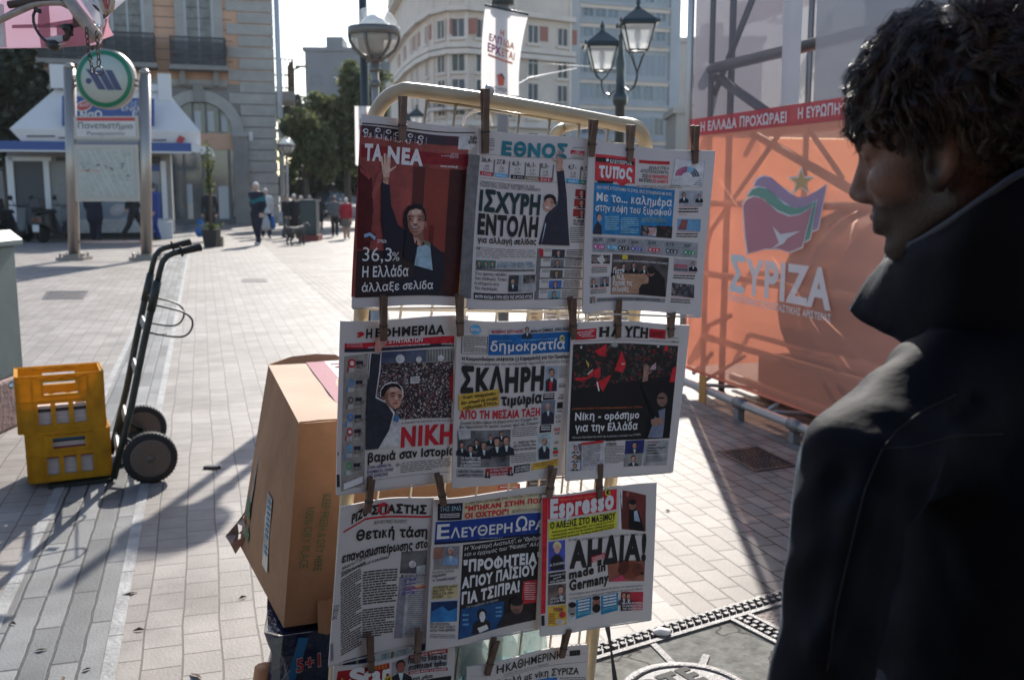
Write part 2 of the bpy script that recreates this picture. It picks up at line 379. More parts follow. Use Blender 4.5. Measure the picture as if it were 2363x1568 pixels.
# drain covers let into the pavement
iron = mat('cast_iron', (.055, .052, .055), .5, .6, var=.4, vscale=30, bump=.3, bscale=120)
iron_worn = mat('worn_iron', (.15, .147, .15), .42, .45, var=.35, vscale=50, bump=.35, bscale=200)
def grate(px, label, rows=9, cols=7, name='drain_grate', group=None, z=0.006):
 c = [gp(*p) for p in px]; cen = sum(c, Vector()) / 4
 t = thing(name, label, 'drain cover', cen, group)
 P = lambda s, u, zz: (c[0] * (1 - s) + c[1] * s) * (1 - u) + (c[3] * (1 - s) + c[2] * s) * u + Vector((0, 0, zz))
 fr = MB(); e = .07
 for s0, s1, u0, u1 in ((0, 1, 0, e), (0, 1, 1 - e, 1), (0, e, e, 1 - e), (1 - e, 1, e, 1 - e)):
  q = [(s0, u0), (s1, u0), (s1, u1), (s0, u1)]; fr.hexa([P(s, u, -.02) for s, u in q] + [P(s, u, z) for s, u in q], iron)
 fr.build('frame', t)
 pl = MB(); pl.poly([P(e, e, .0015), P(1 - e, e, .0015), P(1 - e, 1 - e, .0015), P(e, 1 - e, .0015)], iron)
 for i in range(rows):
  for j in range(cols):
   s0 = e + (1 - 2 * e) * (j + (.25 if i % 2 else 0.0)) / cols + .02; s1 = s0 + (1 - 2 * e) / cols * .62
   u0 = e + (1 - 2 * e) * i / rows + .02; u1 = u0 + (1 - 2 * e) / rows * .55
   if s1 > 1 - e: continue
   q = [(s0, u0), (s1, u0), (s1, u1), (s0, u1)]; pl.hexa([P(s, u, .0016) for s, u in q] + [P(s, u, z) for s, u in q], iron)
 pl.build('grid', t); return t
grate([(1654, 1041), (1748, 1030), (1838, 1075), (1742, 1089)], 'black square iron drain grate in the shade beside the stage', 11, 9)
grate([(108, 672), (205, 671), (192, 690), (96, 691)], 'grey service cover set in the sunlit paving beyond the crates', 5, 10)
grate([(557, 643), (617, 643), (618, 651), (556, 651)], 'small dark drain cover in bright paving beyond the hand truck', 3, 12)
# debris
mb = MB(); lf = mat('dead_leaf', (.11, .07, .045), .8, var=.4)
for px in ((146, 1567), (200, 1545), (475, 1080), (500, 1079), (320, 1455), (488, 1083), (452, 1560), (560, 1380), (300, 1370), (95, 1500), (30, 1440), (1540, 1180)):
 p = gp(*px); a = rng.random() * 6; s = rng.uniform(.008, .017)
 d = Vector((math.cos(a), math.sin(a), 0)); e = Vector((-d.y, d.x, 0))
 mb.add([p - d * s * 2 + Vector((0, 0, .003)), p + e * s * .7 + Vector((0, 0, .012)), p + d * s * 2 + Vector((0, 0, .004)), p - e * s * .7 + Vector((0, 0, .006))], [(0, 1, 2), (0, 2, 3)], lf)
tag(mb.build('litter'), 'dry leaves and scraps lying on the pavement', 'litter', kind='stuff')
pk = MB(); q = gp(489, 1080); blk = mat('black_plastic', (.02, .02, .02), .35)
pk.prism([q + Vector((a, b, .001)) for a, b in ((-.045, -.012), (.03, -.018), (.05, .0), (.038, .02), (-.03, .018))], (0, 0, .014), blk)
pk.tube([q + Vector((.0, -.01, .01)), q + Vector((.03, -.05, .006)), q + Vector((.055, -.085, .004))], .0015, blk, 5)
one(pk, 'wrapper', 'small crumpled black wrapper lying on the pavement behind the hand truck wheels', 'litter', loc=q)

# ------------------------------------------------------------------ telephone manhole, bottom right
def manhole():
 A = gp(1412, 1476); B = gp(1780, 1370)                 # outer top edge
 U = (B - A); U.z = 0; U.normalize(); V = Vector((U.y, -U.x, 0))     # V towards the camera
 t = thing('manhole_cover', 'large iron manhole frame with cracked concrete and a round lettered lid', 'manhole cover', A)
 P = lambda u, v, z=0.0: A + U * u + V * v + Vector((0, 0, z))
 conc = bpy.data.materials.new('cracked_concrete'); conc.use_nodes = True; n = conc.node_tree; b = n.nodes['Principled BSDF']; L = n.links.new
 tc = n.nodes.new('ShaderNodeTexCoord'); wv = n.nodes.new('ShaderNodeTexNoise'); wv.inputs['Scale'].default_value = 9; L(tc.outputs['Object'], wv.inputs['Vector'])
 mixv = n.nodes.new('ShaderNodeMixRGB'); mixv.inputs[0].default_value = .12; L(tc.outputs['Object'], mixv.inputs[1]); L(wv.outputs['Color'], mixv.inputs[2])
 vo = n.nodes.new('ShaderNodeTexVoronoi'); vo.feature = 'DISTANCE_TO_EDGE'; vo.inputs['Scale'].default_value = 3.3; L(mixv.outputs[0], vo.inputs['Vector'])
 lt = n.nodes.new('ShaderNodeMath'); lt.operation = 'GREATER_THAN'; lt.inputs[1].default_value = .012; L(vo.outputs[0], lt.inputs[0])
 no = n.nodes.new('ShaderNodeTexNoise'); no.inputs['Scale'].default_value = 16; no.inputs['Detail'].default_value = 9; no.inputs['Roughness'].default_value = .7; L(tc.outputs['Object'], no.inputs['Vector'])
 rp = n.nodes.new('ShaderNodeValToRGB'); rp.color_ramp.elements[0].color = (.08, .08, .072, 1); rp.color_ramp.elements[1].color = (.235, .235, .215, 1)
 rp.color_ramp.elements[0].position = .3; rp.color_ramp.elements[1].position = .7; L(no.outputs[0], rp.inputs[0])
 mx = n.nodes.new('ShaderNodeMixRGB'); mx.inputs[1].default_value = (.06, .055, .05, 1); L(lt.outputs[0], mx.inputs[0]); L(rp.outputs[0], mx.inputs[2]); L(mx.outputs[0], b.inputs['Base Color'])
 ad = n.nodes.new('ShaderNodeMath'); ad.operation = 'ADD'; L(no.outputs[0], ad.inputs[0]); L(lt.outputs[0], ad.inputs[1])
 bp = n.nodes.new('ShaderNodeBump'); bp.inputs['Strength'].default_value = .8; bp.inputs['Distance'].default_value = .006; L(ad.outputs[0], bp.inputs['Height']); L(bp.outputs[0], b.inputs['Normal'])
 b.inputs['Roughness'].default_value = .85; b.inputs['Specular IOR Level'].default_value = .15
 W = 1.5; H = 1.25; ud = .455
 ribs = []
 def bar(mb, u0, u1, v0, v1, z0=-.01, z1=.012, m=iron_worn):
  q = [(u0, v0), (u1, v0), (u1, v1), (u0, v1)]; mb.hexa([P(u, v, z0) for u, v in q] + [P(u, v, z1) for u, v in q], m)
 fr = MB()
 bar(fr, -.55, W, .085, .105); bar(fr, -.55, W, 0, .012, -.01, .008)
 bar(fr, -.55, W, .012, .085, -.01, .003, iron)
 bar(fr, ud, ud + .018, .105, H); bar(fr, ud + .085, ud + .103, .105, H); bar(fr, ud + .018, ud + .085, .105, H, -.01, .003, iron)
 i = 0; u = -.5
 while u < W:
  for r_, v in enumerate((.022, .052)):
   if not (ud < u < ud + .09 and False): bar(fr, u + .016 * r_, u + .016 * r_ + .016, v, v + .017, .003, .016)
  u += .034
 v = .115
 while v < H:
  for r_, u in enumerate((ud + .024, ud + .054)): bar(fr, u, u + .017, v + .015 * r_, v + .015 * r_ + .016, .003, .016)
  v += .034
 fr.build('frame', t)
 sl_ = MB(); sl_.poly([P(-.55, .105, .004), P(ud, .105, .004), P(ud, H, .004), P(-.55, H, .004)], conc); sl_.build('concrete_panel', t)
 gv = mat('rubble_fill', (.27, .22, .19), .8, var=.6, vscale=38, bump=1.0, bscale=70)
 g2 = MB(); g2.poly([P(ud + .103, .105, .004), P(W, .105, .004), P(W, H, .004), P(ud + .103, H, .004)], gv); g2.build('rubble_panel', t)
 # round lid
 C = gp(1590, 1612); rad = .185
 ring = MB(); ring.lathe(C, [(rad + .03, .0), (rad + .03, .016), (rad, .016), (rad, .006)], iron_worn, 48); ring.build('lid_ring', t)
 lid = MB(); lid.lathe(C, [(rad - .008, .003), (rad - .008, .0135), (rad - .012, .014)], iron_worn, 48)
 l_ = lid.build('lid', t)
 tx = MB(); text3(tx, 'ΟΤΕ', C - U * .115 - V * .045 + Vector((0, 0, .0165)), C + U * .115 - V * .045 + Vector((0, 0, .0165)), .098, mat('black_letter', (.012, .012, .012), .8), up=-V, bold=.05); tx.build('lettering', l_)
 for ang in (38, 200, 318):
  a = R(ang); d = (U * math.cos(a) - V * math.sin(a)); e = Vector((-d.y, d.x, 0))
  q = [C + d * (rad + .028) - e * .012, C + d * .52 - e * .012, C + d * .52 + e * .012, C + d * (rad + .028) + e * .012]
  if ang == 38: q = [C + d * (rad + .028) - e * .012, C + d * .30 - e * .012, C + d * .30 + e * .012, C + d * (rad + .028) + e * .012]
  rb = MB(); rb.hexa([p + Vector((0, 0, -.01)) for p in q] + [p + Vector((0, 0, .010)) for p in q], iron_worn); rb.build('rib', t)
 D0 = gp(1500, 1482); D1 = gp(1575, 1558); e = (D1 - D0).cross(Vector((0, 0, 1))).normalized() * .012
 q = [D0 - e, D1 - e, D1 + e, D0 + e]; rb = MB(); rb.hexa([p + Vector((0, 0, -.01)) for p in q] + [p + Vector((0, 0, .009)) for p in q], iron_worn)
 rb.build('rib', t)
 for px in ((1475, 1475), (1527, 1462), (1835, 1510)):
  k = MB(); k.lathe(gp(*px), [(.018, .0), (.018, .0065), (.013, .0068)], iron, 14); k.build('lifting_hole', t)
manhole()
st = MB(); q = gp(1523, 1467); q = gp(1528, 1470)
q = gp(1526, 1468)
pe = mat('white_pebble', (.72, .71, .69), .6, var=.1)
V_, F_ = nets(lambda P: f_ell(P, (q.x, q.y, .018), (.034, .022, .014)) + .002 * fnoise(P, 60), (q.x - .05, q.y - .05, .0), (q.x + .05, q.y + .05, .045), .004)
tag(smesh('pebble', V_, F_, [pe], loc=q), 'white flat pebble lying on the cracked manhole concrete', 'pebble')
# ================================================================== BUILDINGS
class Face:
 """a vertical facade plane; elements placed on it by what the photo shows"""
 def __init__(s, P0, U): s.P0 = Vector((P0[0], P0[1], 0)); s.U = Vector(U).normalized(); s.N = Vector((s.U.y, -s.U.x, 0))
 def uz(s, x, y):
  p = onpl(x, y, s.P0, s.N); return ((p - s.P0).dot(s.U), p.z)
 def pt(s, u, z, out=0.0): return s.P0 + s.U * u + s.N * out + Vector((0, 0, z))
 def px(s, x, y, out=0.0): return s.pt(*s.uz(x, y), out)
 def rect(s, x0, y0, x1, y1):
  xm, ym = (x0 + x1) / 2, (y0 + y1) / 2
  return s.uz(x0, ym)[0], s.uz(x1, ym)[0], s.uz(xm, y1)[1], s.uz(xm, y0)[1]
 def box(s, mb, u0, u1, z0, z1, o0, o1, m):
  q = [(u0, o0), (u1, o0), (u1, o1), (u0, o1)]
  mb.hexa([s.pt(u, z0, o) for u, o in q[::-1]] + [s.pt(u, z1, o) for u, o in q[::-1]], m)
 def bpx(s, mb, x0, y0, x1, y1, o0, o1, m): s.box(mb, *s.rect(x0, y0, x1, y1), o0, o1, m)
def window(F, parent, u0, u1, z0, z1, frame, pane, fw=.1, out=.07, mull=1, name='window', sill=None):
 """frame standing proud of the wall, pane a sub-part behind it"""
 mb = MB()
 F.box(mb, u0, u0 + fw, z0, z1, -.05, out, frame); F.box(mb, u1 - fw, u1, z0, z1, -.05, out, frame)
 F.box(mb, u0 + fw, u1 - fw, z1 - fw, z1, -.05, out, frame); F.box(mb, u0 + fw, u1 - fw, z0, z0 + fw, -.05, out, frame)
 for i in range(mull):
  uc = u0 + (u1 - u0) * (i + 1) / (mull + 1); F.box(mb, uc - fw * .3, uc + fw * .3, z0 + fw, z1 - fw, -.05, out - .015, frame)
 if sill: F.box(mb, u0 - .12, u1 + .12, z0 - .14, z0 - .002, -.05, out + .12, sill)
 o = mb.build(name, parent)
 p = MB(); F.box(p, u0 + fw, u1 - fw, z0 + fw, z1 - fw, -.04, .012, pane); p.build('pane', o)
 return o
stone = mat('grey_stone', (.25, .235, .222), .8, var=.15, vscale=1.5, bump=.15, bscale=12)
quoin = mat('quoin_stone', (.37, .352, .33), .8, var=.14, vscale=2, bump=.2, bscale=14)
beige = mat('beige_stone', (.58, .35, .235), .85, var=.12, vscale=1.2)
groove = mat('joint_shadow_stone', (.17, .13, .105), .9)
frame_w = mat('pale_window_frame', (.44, .45, .46), .6)
pane_d = mat('dark_pane', (.035, .045, .05), .12, spec=.8)
pane_c = mat('curtained_pane', (.17, .17, .155), .3, var=.5, vscale=3)
iron_d = mat('dark_railing', (.028, .03, .034), .5)
shop_g = mat('shop_glass', (.06, .085, .095), .08, spec=1.0, var=.3, vscale=.9)
shop_f = mat('shop_frame', (.10, .105, .11), .5)

def corner_building():
 F = Face(at(640, 440, 48), SU)
 t = thing('corner_building', 'pink and grey neoclassical corner building with arched shop entrance and iron balconies', 'building', F.pt(0, 0))
 u0 = -27.0; top = 13.0
 zc = F.uz(450, 192)[1]
 mb = MB()
 q = [F.pt(u0, 0, 0), F.pt(0, 0, 0), F.pt(0, 0, -14), F.pt(u0, 0, -14)]
 mb.hexa([p for p in q] + [p + Vector((0, 0, zc)) for p in q], stone); mb.build('ground_floor_wall', t)
 mb = MB()
 mb.hexa([p + Vector((0, 0, zc)) for p in q] + [p + Vector((0, 0, top)) for p in q], beige); mb.build('upper_wall', t)
 # grooved courses on the upper wall
 mb = MB(); z = zc + .5
 while z < top:
  F.box(mb, u0, -1.8, z, z + .035, -.02, .012, groove); z += .47
 mb.build('wall_joint', t)
 mb = MB(); z = 0.35; i = 0; dz = .52
 while z < top:
  F.box(mb, -1.55 if i % 2 else -2.05, .06, z, z + dz - .05, -.2, .07, quoin)
  z += dz; i += 1
 mb.build('quoins', t)
 mb = MB(); F.box(mb, u0, -1.5 - .6, zc - .12, zc + .12, -.1, .22, quoin); F.box(mb, u0, -2.1, zc - .2, zc - .12, -.1, .12, quoin); mb.build('cornice', t)
 # balconies and french windows
 for k, (x0, x1, yt, yb, wx0, wx1, wy) in enumerate(((395, 519, 95, 156, 423, 493, 93), (243, 357, 84, 149, 254, 333, 86), (92, 214, 74, 142, 105, 180, 80))):
  a0, a1, z0, z1 = F.rect(x0, yt, x1, yb)
  sb = MB(); F.box(sb, a0 - .1, a1 + .1, z0 - .2, z0, -.1, .95, stone)
  for uu in (a0 + .45, a1 - .45): F.box(sb, uu - .12, uu + .12, z0 - .85, z0 - .2, -.1, .55, stone)
  bo = sb.build('balcony', t)
  rl = MB(); n = 22
  for i in range(n + 1):
   uu = a0 + (a1 - a0) * i / n; F.box(rl, uu - .022, uu + .022, z0, z1, .84, .88, iron_d)
   if i < n:
    for zz in (.18, .5, .8):
     F.box(rl, uu + .03, uu + (a1 - a0) / n - .03, z0 + (z1 - z0) * zz - .09, z0 + (z1 - z0) * zz + .09, .845, .875, iron_d)
  F.box(rl, a0 - .03, a1 + .03, z1, z1 + .06, .82, .9, iron_d); F.box(rl, a0 - .03, a1 + .03, z0 + .02, z0 + .07, .83, .89, iron_d)
  for uu in (a0, a1): F.box(rl, uu - .03, uu + .03, z0, z1, .0, .84, iron_d)
  rl.build('railing', bo)
  b0, b1, _, _ = F.rect(wx0, 0, wx1, wy)
  sr = MB(); F.box(sr, b0 - .38, b0, z0, z0 + 4.3, -.1, .1, quoin); F.box(sr, b1, b1 + .38, z0, z0 + 4.3, -.1, .1, quoin); F.box(sr, b0 - .5, b1 + .5, z0 + 4.3, z0 + 4.65, -.1, .2, quoin); sr.build('window_surround', t)
  window(F, t, b0, b1, z0, z0 + 4.3, frame_w, pane_c, .13, .06, 1)
 # the arched entrance
 ci = F.uz(462, 308); uo, zo = ci; r1 = F.uz(536, 308)[0] - uo; r2 = F.uz(562, 308)[0] - uo
 ar = MB(); n = 24
 for i in range(n):
  a, b = math.pi * i / n, math.pi * (i + 1) / n
  q = [(r1, a), (r2, a), (r2, b), (r1, b)]; w2 = [(uo + r * math.cos(x), zo + r * math.sin(x)) for r, x in q]
  ar.hexa([F.pt(u, z, .0) for u, z in w2] + [F.pt(u, z, .3) for u, z in w2], quoin)
 F.box(ar, uo - .22, uo + .22, zo + r1 - .05, zo + r2 + .3, .0, .42, stone)
 F.box(ar, uo + r1, uo + r2 + .15, 0, zo, 0, .3, stone); F.box(ar, uo - r2 - .15, uo - r1, 0, zo, 0, .3, stone)
 F.box(ar, uo + r1 - .05, uo + r2 + .2, zo - .12, zo + .06, 0, .36, quoin); F.box(ar, uo - r2 - .2, uo - r1 + .05, zo - .12, zo + .06, 0, .36, quoin)
 ar.build('arch', t)
 fl = MB(); pts = [F.pt(uo + r1 * math.cos(math.pi * i / n), zo + r1 * math.sin(math.pi * i / n), .02) for i in range(n + 1)]; fl.poly(pts, pane_d)
 fo = fl.build('fanlight', t)
 mu = MB()
 for k in (-.62, -.2, .2, .62):
  h = math.sqrt(max(0, 1 - k * k)) * r1; F.box(mu, uo + k * r1 - .05, uo + k * r1 + .05, zo, zo + h, .021, .08, shop_f)
  F.box(mu, uo + k * r1 + .06, uo + k * r1 + .34, zo + .1, zo + h * .72, .03, .05, frame_w)
 mu.build('glazing_bar', fo)
 ztr = F.uz(461, 345)[1]
 tr = MB(); F.box(tr, uo - r1, uo + r1, ztr, zo, 0, .12, beige); tr.build('transom', t)
 zb = F.uz(461, 505)[1]
 gl = MB(); F.box(gl, uo - r1, uo + r1, zb, ztr, 0, .03, shop_g); go = gl.build('shop_window', t)
 fr = MB()
 for x in (395, 427, 470, 531): F.box(fr, F.uz(x, 430)[0] - .06, F.uz(x, 430)[0] + .06, zb, ztr, .03, .1, shop_f)
 F.bpx(fr, 430, 425, 445, 506, .031, .05, frame_w); F.bpx(fr, 505, 430, 528, 505, .031, .05, mat('poster_pale', (.5, .5, .5), .6))
 F.bpx(fr, 430, 470, 445, 505, .05, .056, mat('poster_cream', (.6, .5, .42), .6))
 fr.build('window_frame', go)
 sb = MB(); F.box(sb, uo - r1, uo + r1, 0, zb, 0, .15, shop_f); sb.build('stall_riser', t)
 # small round plate and balcony on the far side
 pl = MB(); F.bpx(pl, 574, 305, 583, 325, .07, .1, mat('white_enamel', (.7, .7, .7), .4)); pl.build('wall_plate', t)
 sd_ = MB(); P = F.pt(0, F.uz(640, 228)[1], 0)
 for zz, w_, m in ((0, .75, stone),):
  q = [P + SV * 1.0, P + SV * 1.0 + SU * 1.05, P + SV * 4 + SU * 1.05, P + SV * 4]; sd_.hexa(q + [p + Vector((0, 0, .45)) for p in q], stone)
 q = [P + SV * 2.0 + Vector((0, 0, -.9)), P + SV * 2 + SU * .5 + Vector((0, 0, -.35)), P + SV * 2.4 + SU * .5 + Vector((0, 0, -.35)), P + SV * 2.4 + Vector((0, 0, -.9))]
 sd_.hexa(q + [p + Vector((0, 0, .5)) for p in q], stone)
 so = sd_.build('side_balcony', t); rl = MB()
 for i in range(14):
  b = P + SU * 1.0 + SV * (1.0 + 3 * i / 13) + Vector((0, 0, .45)); rl.tube([b, b + Vector((0, 0, 1.5))], .03, iron_d, 5)
 for i in range(6):
  b = P + SU * (.1 + .18 * i) + SV * 1.0 + Vector((0, 0, .45)); rl.tube([b, b + Vector((0, 0, 1.5))], .03, iron_d, 5)
 for zz in (.6, 1.2, 1.95): rl.tube([P + SU * .05 + SV * 1.0 + Vector((0, 0, zz)), P + SU * 1.0 + SV * 1.0 + Vector((0, 0, zz)), P + SU * 1.0 + SV * 4 + Vector((0, 0, zz))], .035, iron_d, 5)
 rl.build('railing', so)
 # dark signs on the wall beside the arch
 s2 = MB(); F.bpx(s2, 385, 345, 398, 540, .0, .2, stone); s2.build('pilaster', t)
corner_building()
# tall pale pole at the building's corner
p = at(652, 440, 45.5); mb = MB(); pm = mat('pale_metal_pole', (.42, .44, .46), .5, .3)
mb.tube([(p.x, p.y, 0), (p.x, p.y, 13)], .125, pm, 12); mb.lathe((p.x, p.y, 0), [(.25, 0), (.25, .3), (.17, .6)], pm, 14)
one(mb, 'street_pole', 'tall plain pale metal pole at the corner of the neoclassical building', 'pole', loc=(p.x, p.y, 0))

plast = mat('pale_plaster', (.66, .565, .48), .85, var=.12, vscale=.4)
plast2 = mat('trim_plaster', (.70, .61, .53), .85, var=.1, vscale=.6)
shut_g = mat('green_shutter', (.045, .075, .075), .5)
shut_b = mat('blue_grey_shutter', (.06, .085, .105), .5)
shut_r = mat('rust_red_panel', (.33, .125, .095), .7)
def curved_building():
 YB = 90.0; m1 = YB / FPX
 c0 = at(1060, 440, YB); 
 # plan: a side going left and away, a rounded corner, a front going right
 A = at(948, 440, 104); B = at(975, 440, 97); Cc = [at(1005, 440, 92.5), at(1040, 440, 90.5), at(1080, 440, 90.2)]; D_ = at(1312, 440, 96.5)
 plan = [Vector((v.x, v.y, 0)) for v in (at(905, 440, 125), A, B, *Cc, at(1190, 440, 93), D_)]
 t = thing('apartment_block', 'cream apartment block with rounded corner, dark shutters and rust red panels', 'building', plan[4])
 zt = 23.5
 segs = [Face(a, b - a) for a, b in zip(plan, plan[1:])]
 lens = [(b - a).length for a, b in zip(plan, plan[1:])]
 mb = MB(); back = [p + Vector((2, 14, 0)) for p in plan]
 n = len(plan); vs = plan + [p + Vector((0, 0, zt)) for p in plan] + back + [p + Vector((0, 0, zt)) for p in back]
 fs = [(i, i + 1, n + i + 1, n + i) for i in range(n - 1)] + [(2 * n + i + 1, 2 * n + i, 3 * n + i, 3 * n + i + 1) for i in range(n - 1)] + [(n + i, n + i + 1, 3 * n + i + 1, 3 * n + i) for i in range(n - 1)] + [(n - 1, 3 * n - 1, 4 * n - 1, 2 * n - 1), (0, n, 3 * n, 2 * n)]
 mb.add(vs, fs, plast); mb.build('wall', t)
 fz = [F_z for F_z in (2.2, 5.4, 8.55, 11.7, 14.8)]
 zlist = [6.0 - 3.25, 6.0, 9.2, 12.25, 15.6]
 # floor levels read off the corner of the photo
 yrows = [(268, 222, 5), (232, 180, 3), (167, 120, 2), (88, 40, 1)]
 F0 = Face(Cc[2], Vector((1, 0, 0)))
 lv = [(F0.uz(1080, a)[1], F0.uz(1080, b)[1]) for a, b, _ in yrows]
 lv = [(lv[0][0] - 3.4, lv[0][0] - 1.2)] + lv
 cor = MB()
 for z in (F0.uz(1080, 118)[1], F0.uz(1080, 103)[1], F0.uz(1080, 18)[1], F0.uz(1080, 283)[1]):
  for F, L in zip(segs, lens): F.box(cor, -.3, L + .3, z - .28, z + .16, -.2, .55, plast2)
 for F, L in zip(segs, lens): F.box(cor, -.1, L + .1, zt - 1.9, zt - 1.6, -.2, .8, plast2); F.box(cor, 0, L, zt - .25, zt + .02, -.2, .25, plast2)
 cor.build('cornice', t)
 par = MB()
 for F, L in zip(segs, lens): F.box(par, -.1, L + .1, zt, zt + .9, -.35, .15, plast2)
 par.build('parapet', t)
 for si, (F, L) in enumerate(zip(segs, lens)):
  if si == 0: cols = [L * .5, L * .8]
  elif si in (1,): cols = [L * .3, L * .72]
  elif si in (2, 3, 4): cols = [L * .5]
  elif si == 5: cols = [L * .28, L * .8]
  else: cols = [L * .3, L * .85]
  ww = 1.15 if si > 2 else .9
  for li, (z0, z1) in enumerate(lv):
   for u in cols:
    window(F, t, u - ww / 2 - .1, u + ww / 2 + .1, z0, z1, plast2, shut_g if (li + si) % 2 else shut_b, .12, .12, 1, sill=plast2)
   if li == 4:
    red = MB()
    for u in cols: F.box(red, u + ww * .5 + .25, u + ww * .5 + 1.15, z0 + .35, z1 - .1, -.05, .05, shut_r)
    red.build('wall_panel', t)
  if si >= 2:
   pi = MB(); F.box(pi, L - .18, L + .12, 0, zt - 1.9, -.1, .14, plast2); pi.build('pilaster', t)
 # balcony slab low on the front
 bl = MB(); F = segs[5]; L = lens[5]; z = F0.uz(1080, 248)[1]
 for F, L in zip(segs[3:6], lens[3:6]): F.box(bl, -.1, L + .1, z - .25, z, -.1, 1.0, plast2)
 bo = bl.build('balcony', t); rl = MB()
 for F, L in zip(segs[3:6], lens[3:6]):
  k = int(L / .28)
  for i in range(k + 1): F.box(rl, L * i / k - .03, L * i / k + .03, z, z + 1.0, .9, .95, iron_d)
  F.box(rl, 0, L, z + 1.0, z + 1.08, .88, .97, iron_d)
 rl.build('railing', bo)
curved_building()

band = mat('concrete_band', (.40, .42, .445), .8, var=.12, vscale=.3)
glz = mat('office_glass', (.09, .13, .17), .12, spec=.9, var=.35, vscale=.35)
glz2 = mat('office_glass_dark', (.045, .065, .085), .12, spec=.9)
glz3 = mat('office_blind', (.27, .31, .35), .4)
alu = mat('aluminium', (.36, .39, .42), .4, .4)
def office_block():
 F = Face(at(1312, 440, 97), Vector((1, .42, 0)))
 t = thing('office_block', 'grey blue modern office block with long window bands, behind the double lantern', 'building', F.pt(0, 0))
 L = F.uz(1562, 200)[0]; zt = 30
 mb = MB(); F.box(mb, 0, L, 0, zt, -12, 0, band); mb.build('wall', t)
 pier = MB(); F.box(pier, L - 1.1, L + .02, 0, zt, -.5, .35, band); F.box(pier, -.1, .9, 0, zt, -.5, .3, mat('pale_pier', (.45, .45, .45), .8)); pier.build('pier', t)
 rows = [(2, -30), (46, 18), (92, 56), (174, 122), (232, 192), (312, 268)]
 r2 = random.Random(3)
 for ya, yb in rows:
  z0 = F.uz(1430, ya)[1]; z1 = F.uz(1430, yb)[1]; n = 7; a, b = 1.2, L - 1.4
  sp_ = MB(); F.box(sp_, .9, L - 1.1, z0 - .55, z0 - .35, 0, .35, band); F.box(sp_, .9, L - 1.1, z0 - .9, z0 - .55, 0, .18, plast2); sp_.build('spandrel', t)
  for i in range(n):
   u0 = a + (b - a) * i / n; u1 = a + (b - a) * (i + 1) / n
   window(F, t, u0 + .04, u1 - .04, z0, z1, alu, r2.choice([glz, glz, glz2, glz3]), .09, .07, 1)
office_block()
def plain_block(name, label, F, L, zt, m, rows, cols, pane, depth=12, ww=1.3, wh=1.5, z0=4.0, fr=None, roofbox=True):
 t = thing(name, label, 'building', F.pt(0, 0)); mb = MB(); F.box(mb, 0, L, 0, zt, -depth, 0, m); mb.build('wall', t)
 rf = MB(); F.box(rf, -.3, L + .3, zt, zt + .5, -depth - .3, .3, m)
 if roofbox: F.box(rf, L * .3, L * .55, zt + .5, zt + 2.3, -depth * .6, -2, m); F.box(rf, L * .7, L * .74, zt + .5, zt + 3.4, -3, -2.6, m)
 rf.build('roof', t)
 for r_ in range(rows):
  for c in range(cols):
   u = L * (c + .5) / cols; z = z0 + r_ * 3.2
   if z + wh < zt - .4: window(F, t, u - ww / 2, u + ww / 2, z, z + wh, fr or m, pane, .1, .09, 1)
 return t
gb = mat('far_grey_blue', (.19, .205, .225), .9, var=.1, vscale=.2)
Fg = Face(at(712, 440, 150), Vector((1, .05, 0)))
plain_block('tower_block', 'distant blue grey tower block behind the street trees', Fg, Fg.uz(858, 200)[0], Fg.uz(780, 118)[1], gb, 7, 3, mat('far_pane', (.10, .125, .15), .3), 14, 1.7, 1.5, 4)
Fg2 = Face(at(857, 440, 153), Vector((1, .1, 0)))
plain_block('tower_block', 'distant grey block with rows of windows left of the cream apartment block', Fg2, Fg2.uz(950, 200)[0], Fg2.uz(900, 120)[1], mat('far_grey', (.21, .225, .24), .9), 7, 4, mat('far_pane2', (.12, .16, .19), .3), 14, 1.7, 1.5, 4)
Fr = Face(at(1558, 440, 112), Vector((1, -.1, 0)))
plain_block('low_block', 'pale low block with air conditioners seen between office block and stage', Fr, 9, Fr.uz(1580, 98)[1], mat('pale_block', (.42, .40, .385), .9, var=.12, vscale=.3), 5, 3, shut_b, 10, 1.5, 1.6, 6.2)
Fr2 = Face(at(1556, 440, 84), Vector((1, -.05, 0)))
plain_block('low_block', 'low cream building with a flat roof just left of the stage', Fr2, 5.5, Fr2.uz(1580, 262)[1], mat('cream_block', (.46, .41, .35), .9, var=.12, vscale=.3), 2, 2, shut_b, 8, 1.2, 1.3, 3.6, roofbox=False)
# ================================================================== NEWSSTAND the awning belongs to, unseen; added behind the camera to block sky light
def newsstand():
 t = thing('newsstand', 'unseen dark newsstand kiosk added behind the camera to block sky light', 'kiosk', (-1, -2.6, 0)); m = mat('sky_block_wall', (.10, .09, .085), .8, var=.2); d = mat('sky_block_inside', (.04, .036, .034), .8); e = mat('sky_block_awning', (.14, .05, .06), .8, var=.1)
 mb = MB(); mb.box((-1, -3.1, 1.35), (7.4, 2.4, 2.7), m); mb.build('body', t)
 mb = MB(); mb.box((-1, -1.895, 1.75), (6.6, .03, 1.3), d); mb.box((-1, -1.7, 1.05), (6.8, .5, .06), m); mb.build('counter', t)
 mb = MB(); mb.prism([Vector((-5.2, -1.9, 2.62)), Vector((3.2, -1.9, 2.62)), Vector((3.0, .35, 2.42)), Vector((-5.0, .35, 2.42))], (0, 0, .04), e); mb.prism([Vector((-5.0, .35, 2.42)), Vector((3.0, .35, 2.42)), Vector((3.0, .35, 2.2)), Vector((-5.0, .35, 2.2))], (0, .02, 0), e); mb.build('awning', t)
newsstand()
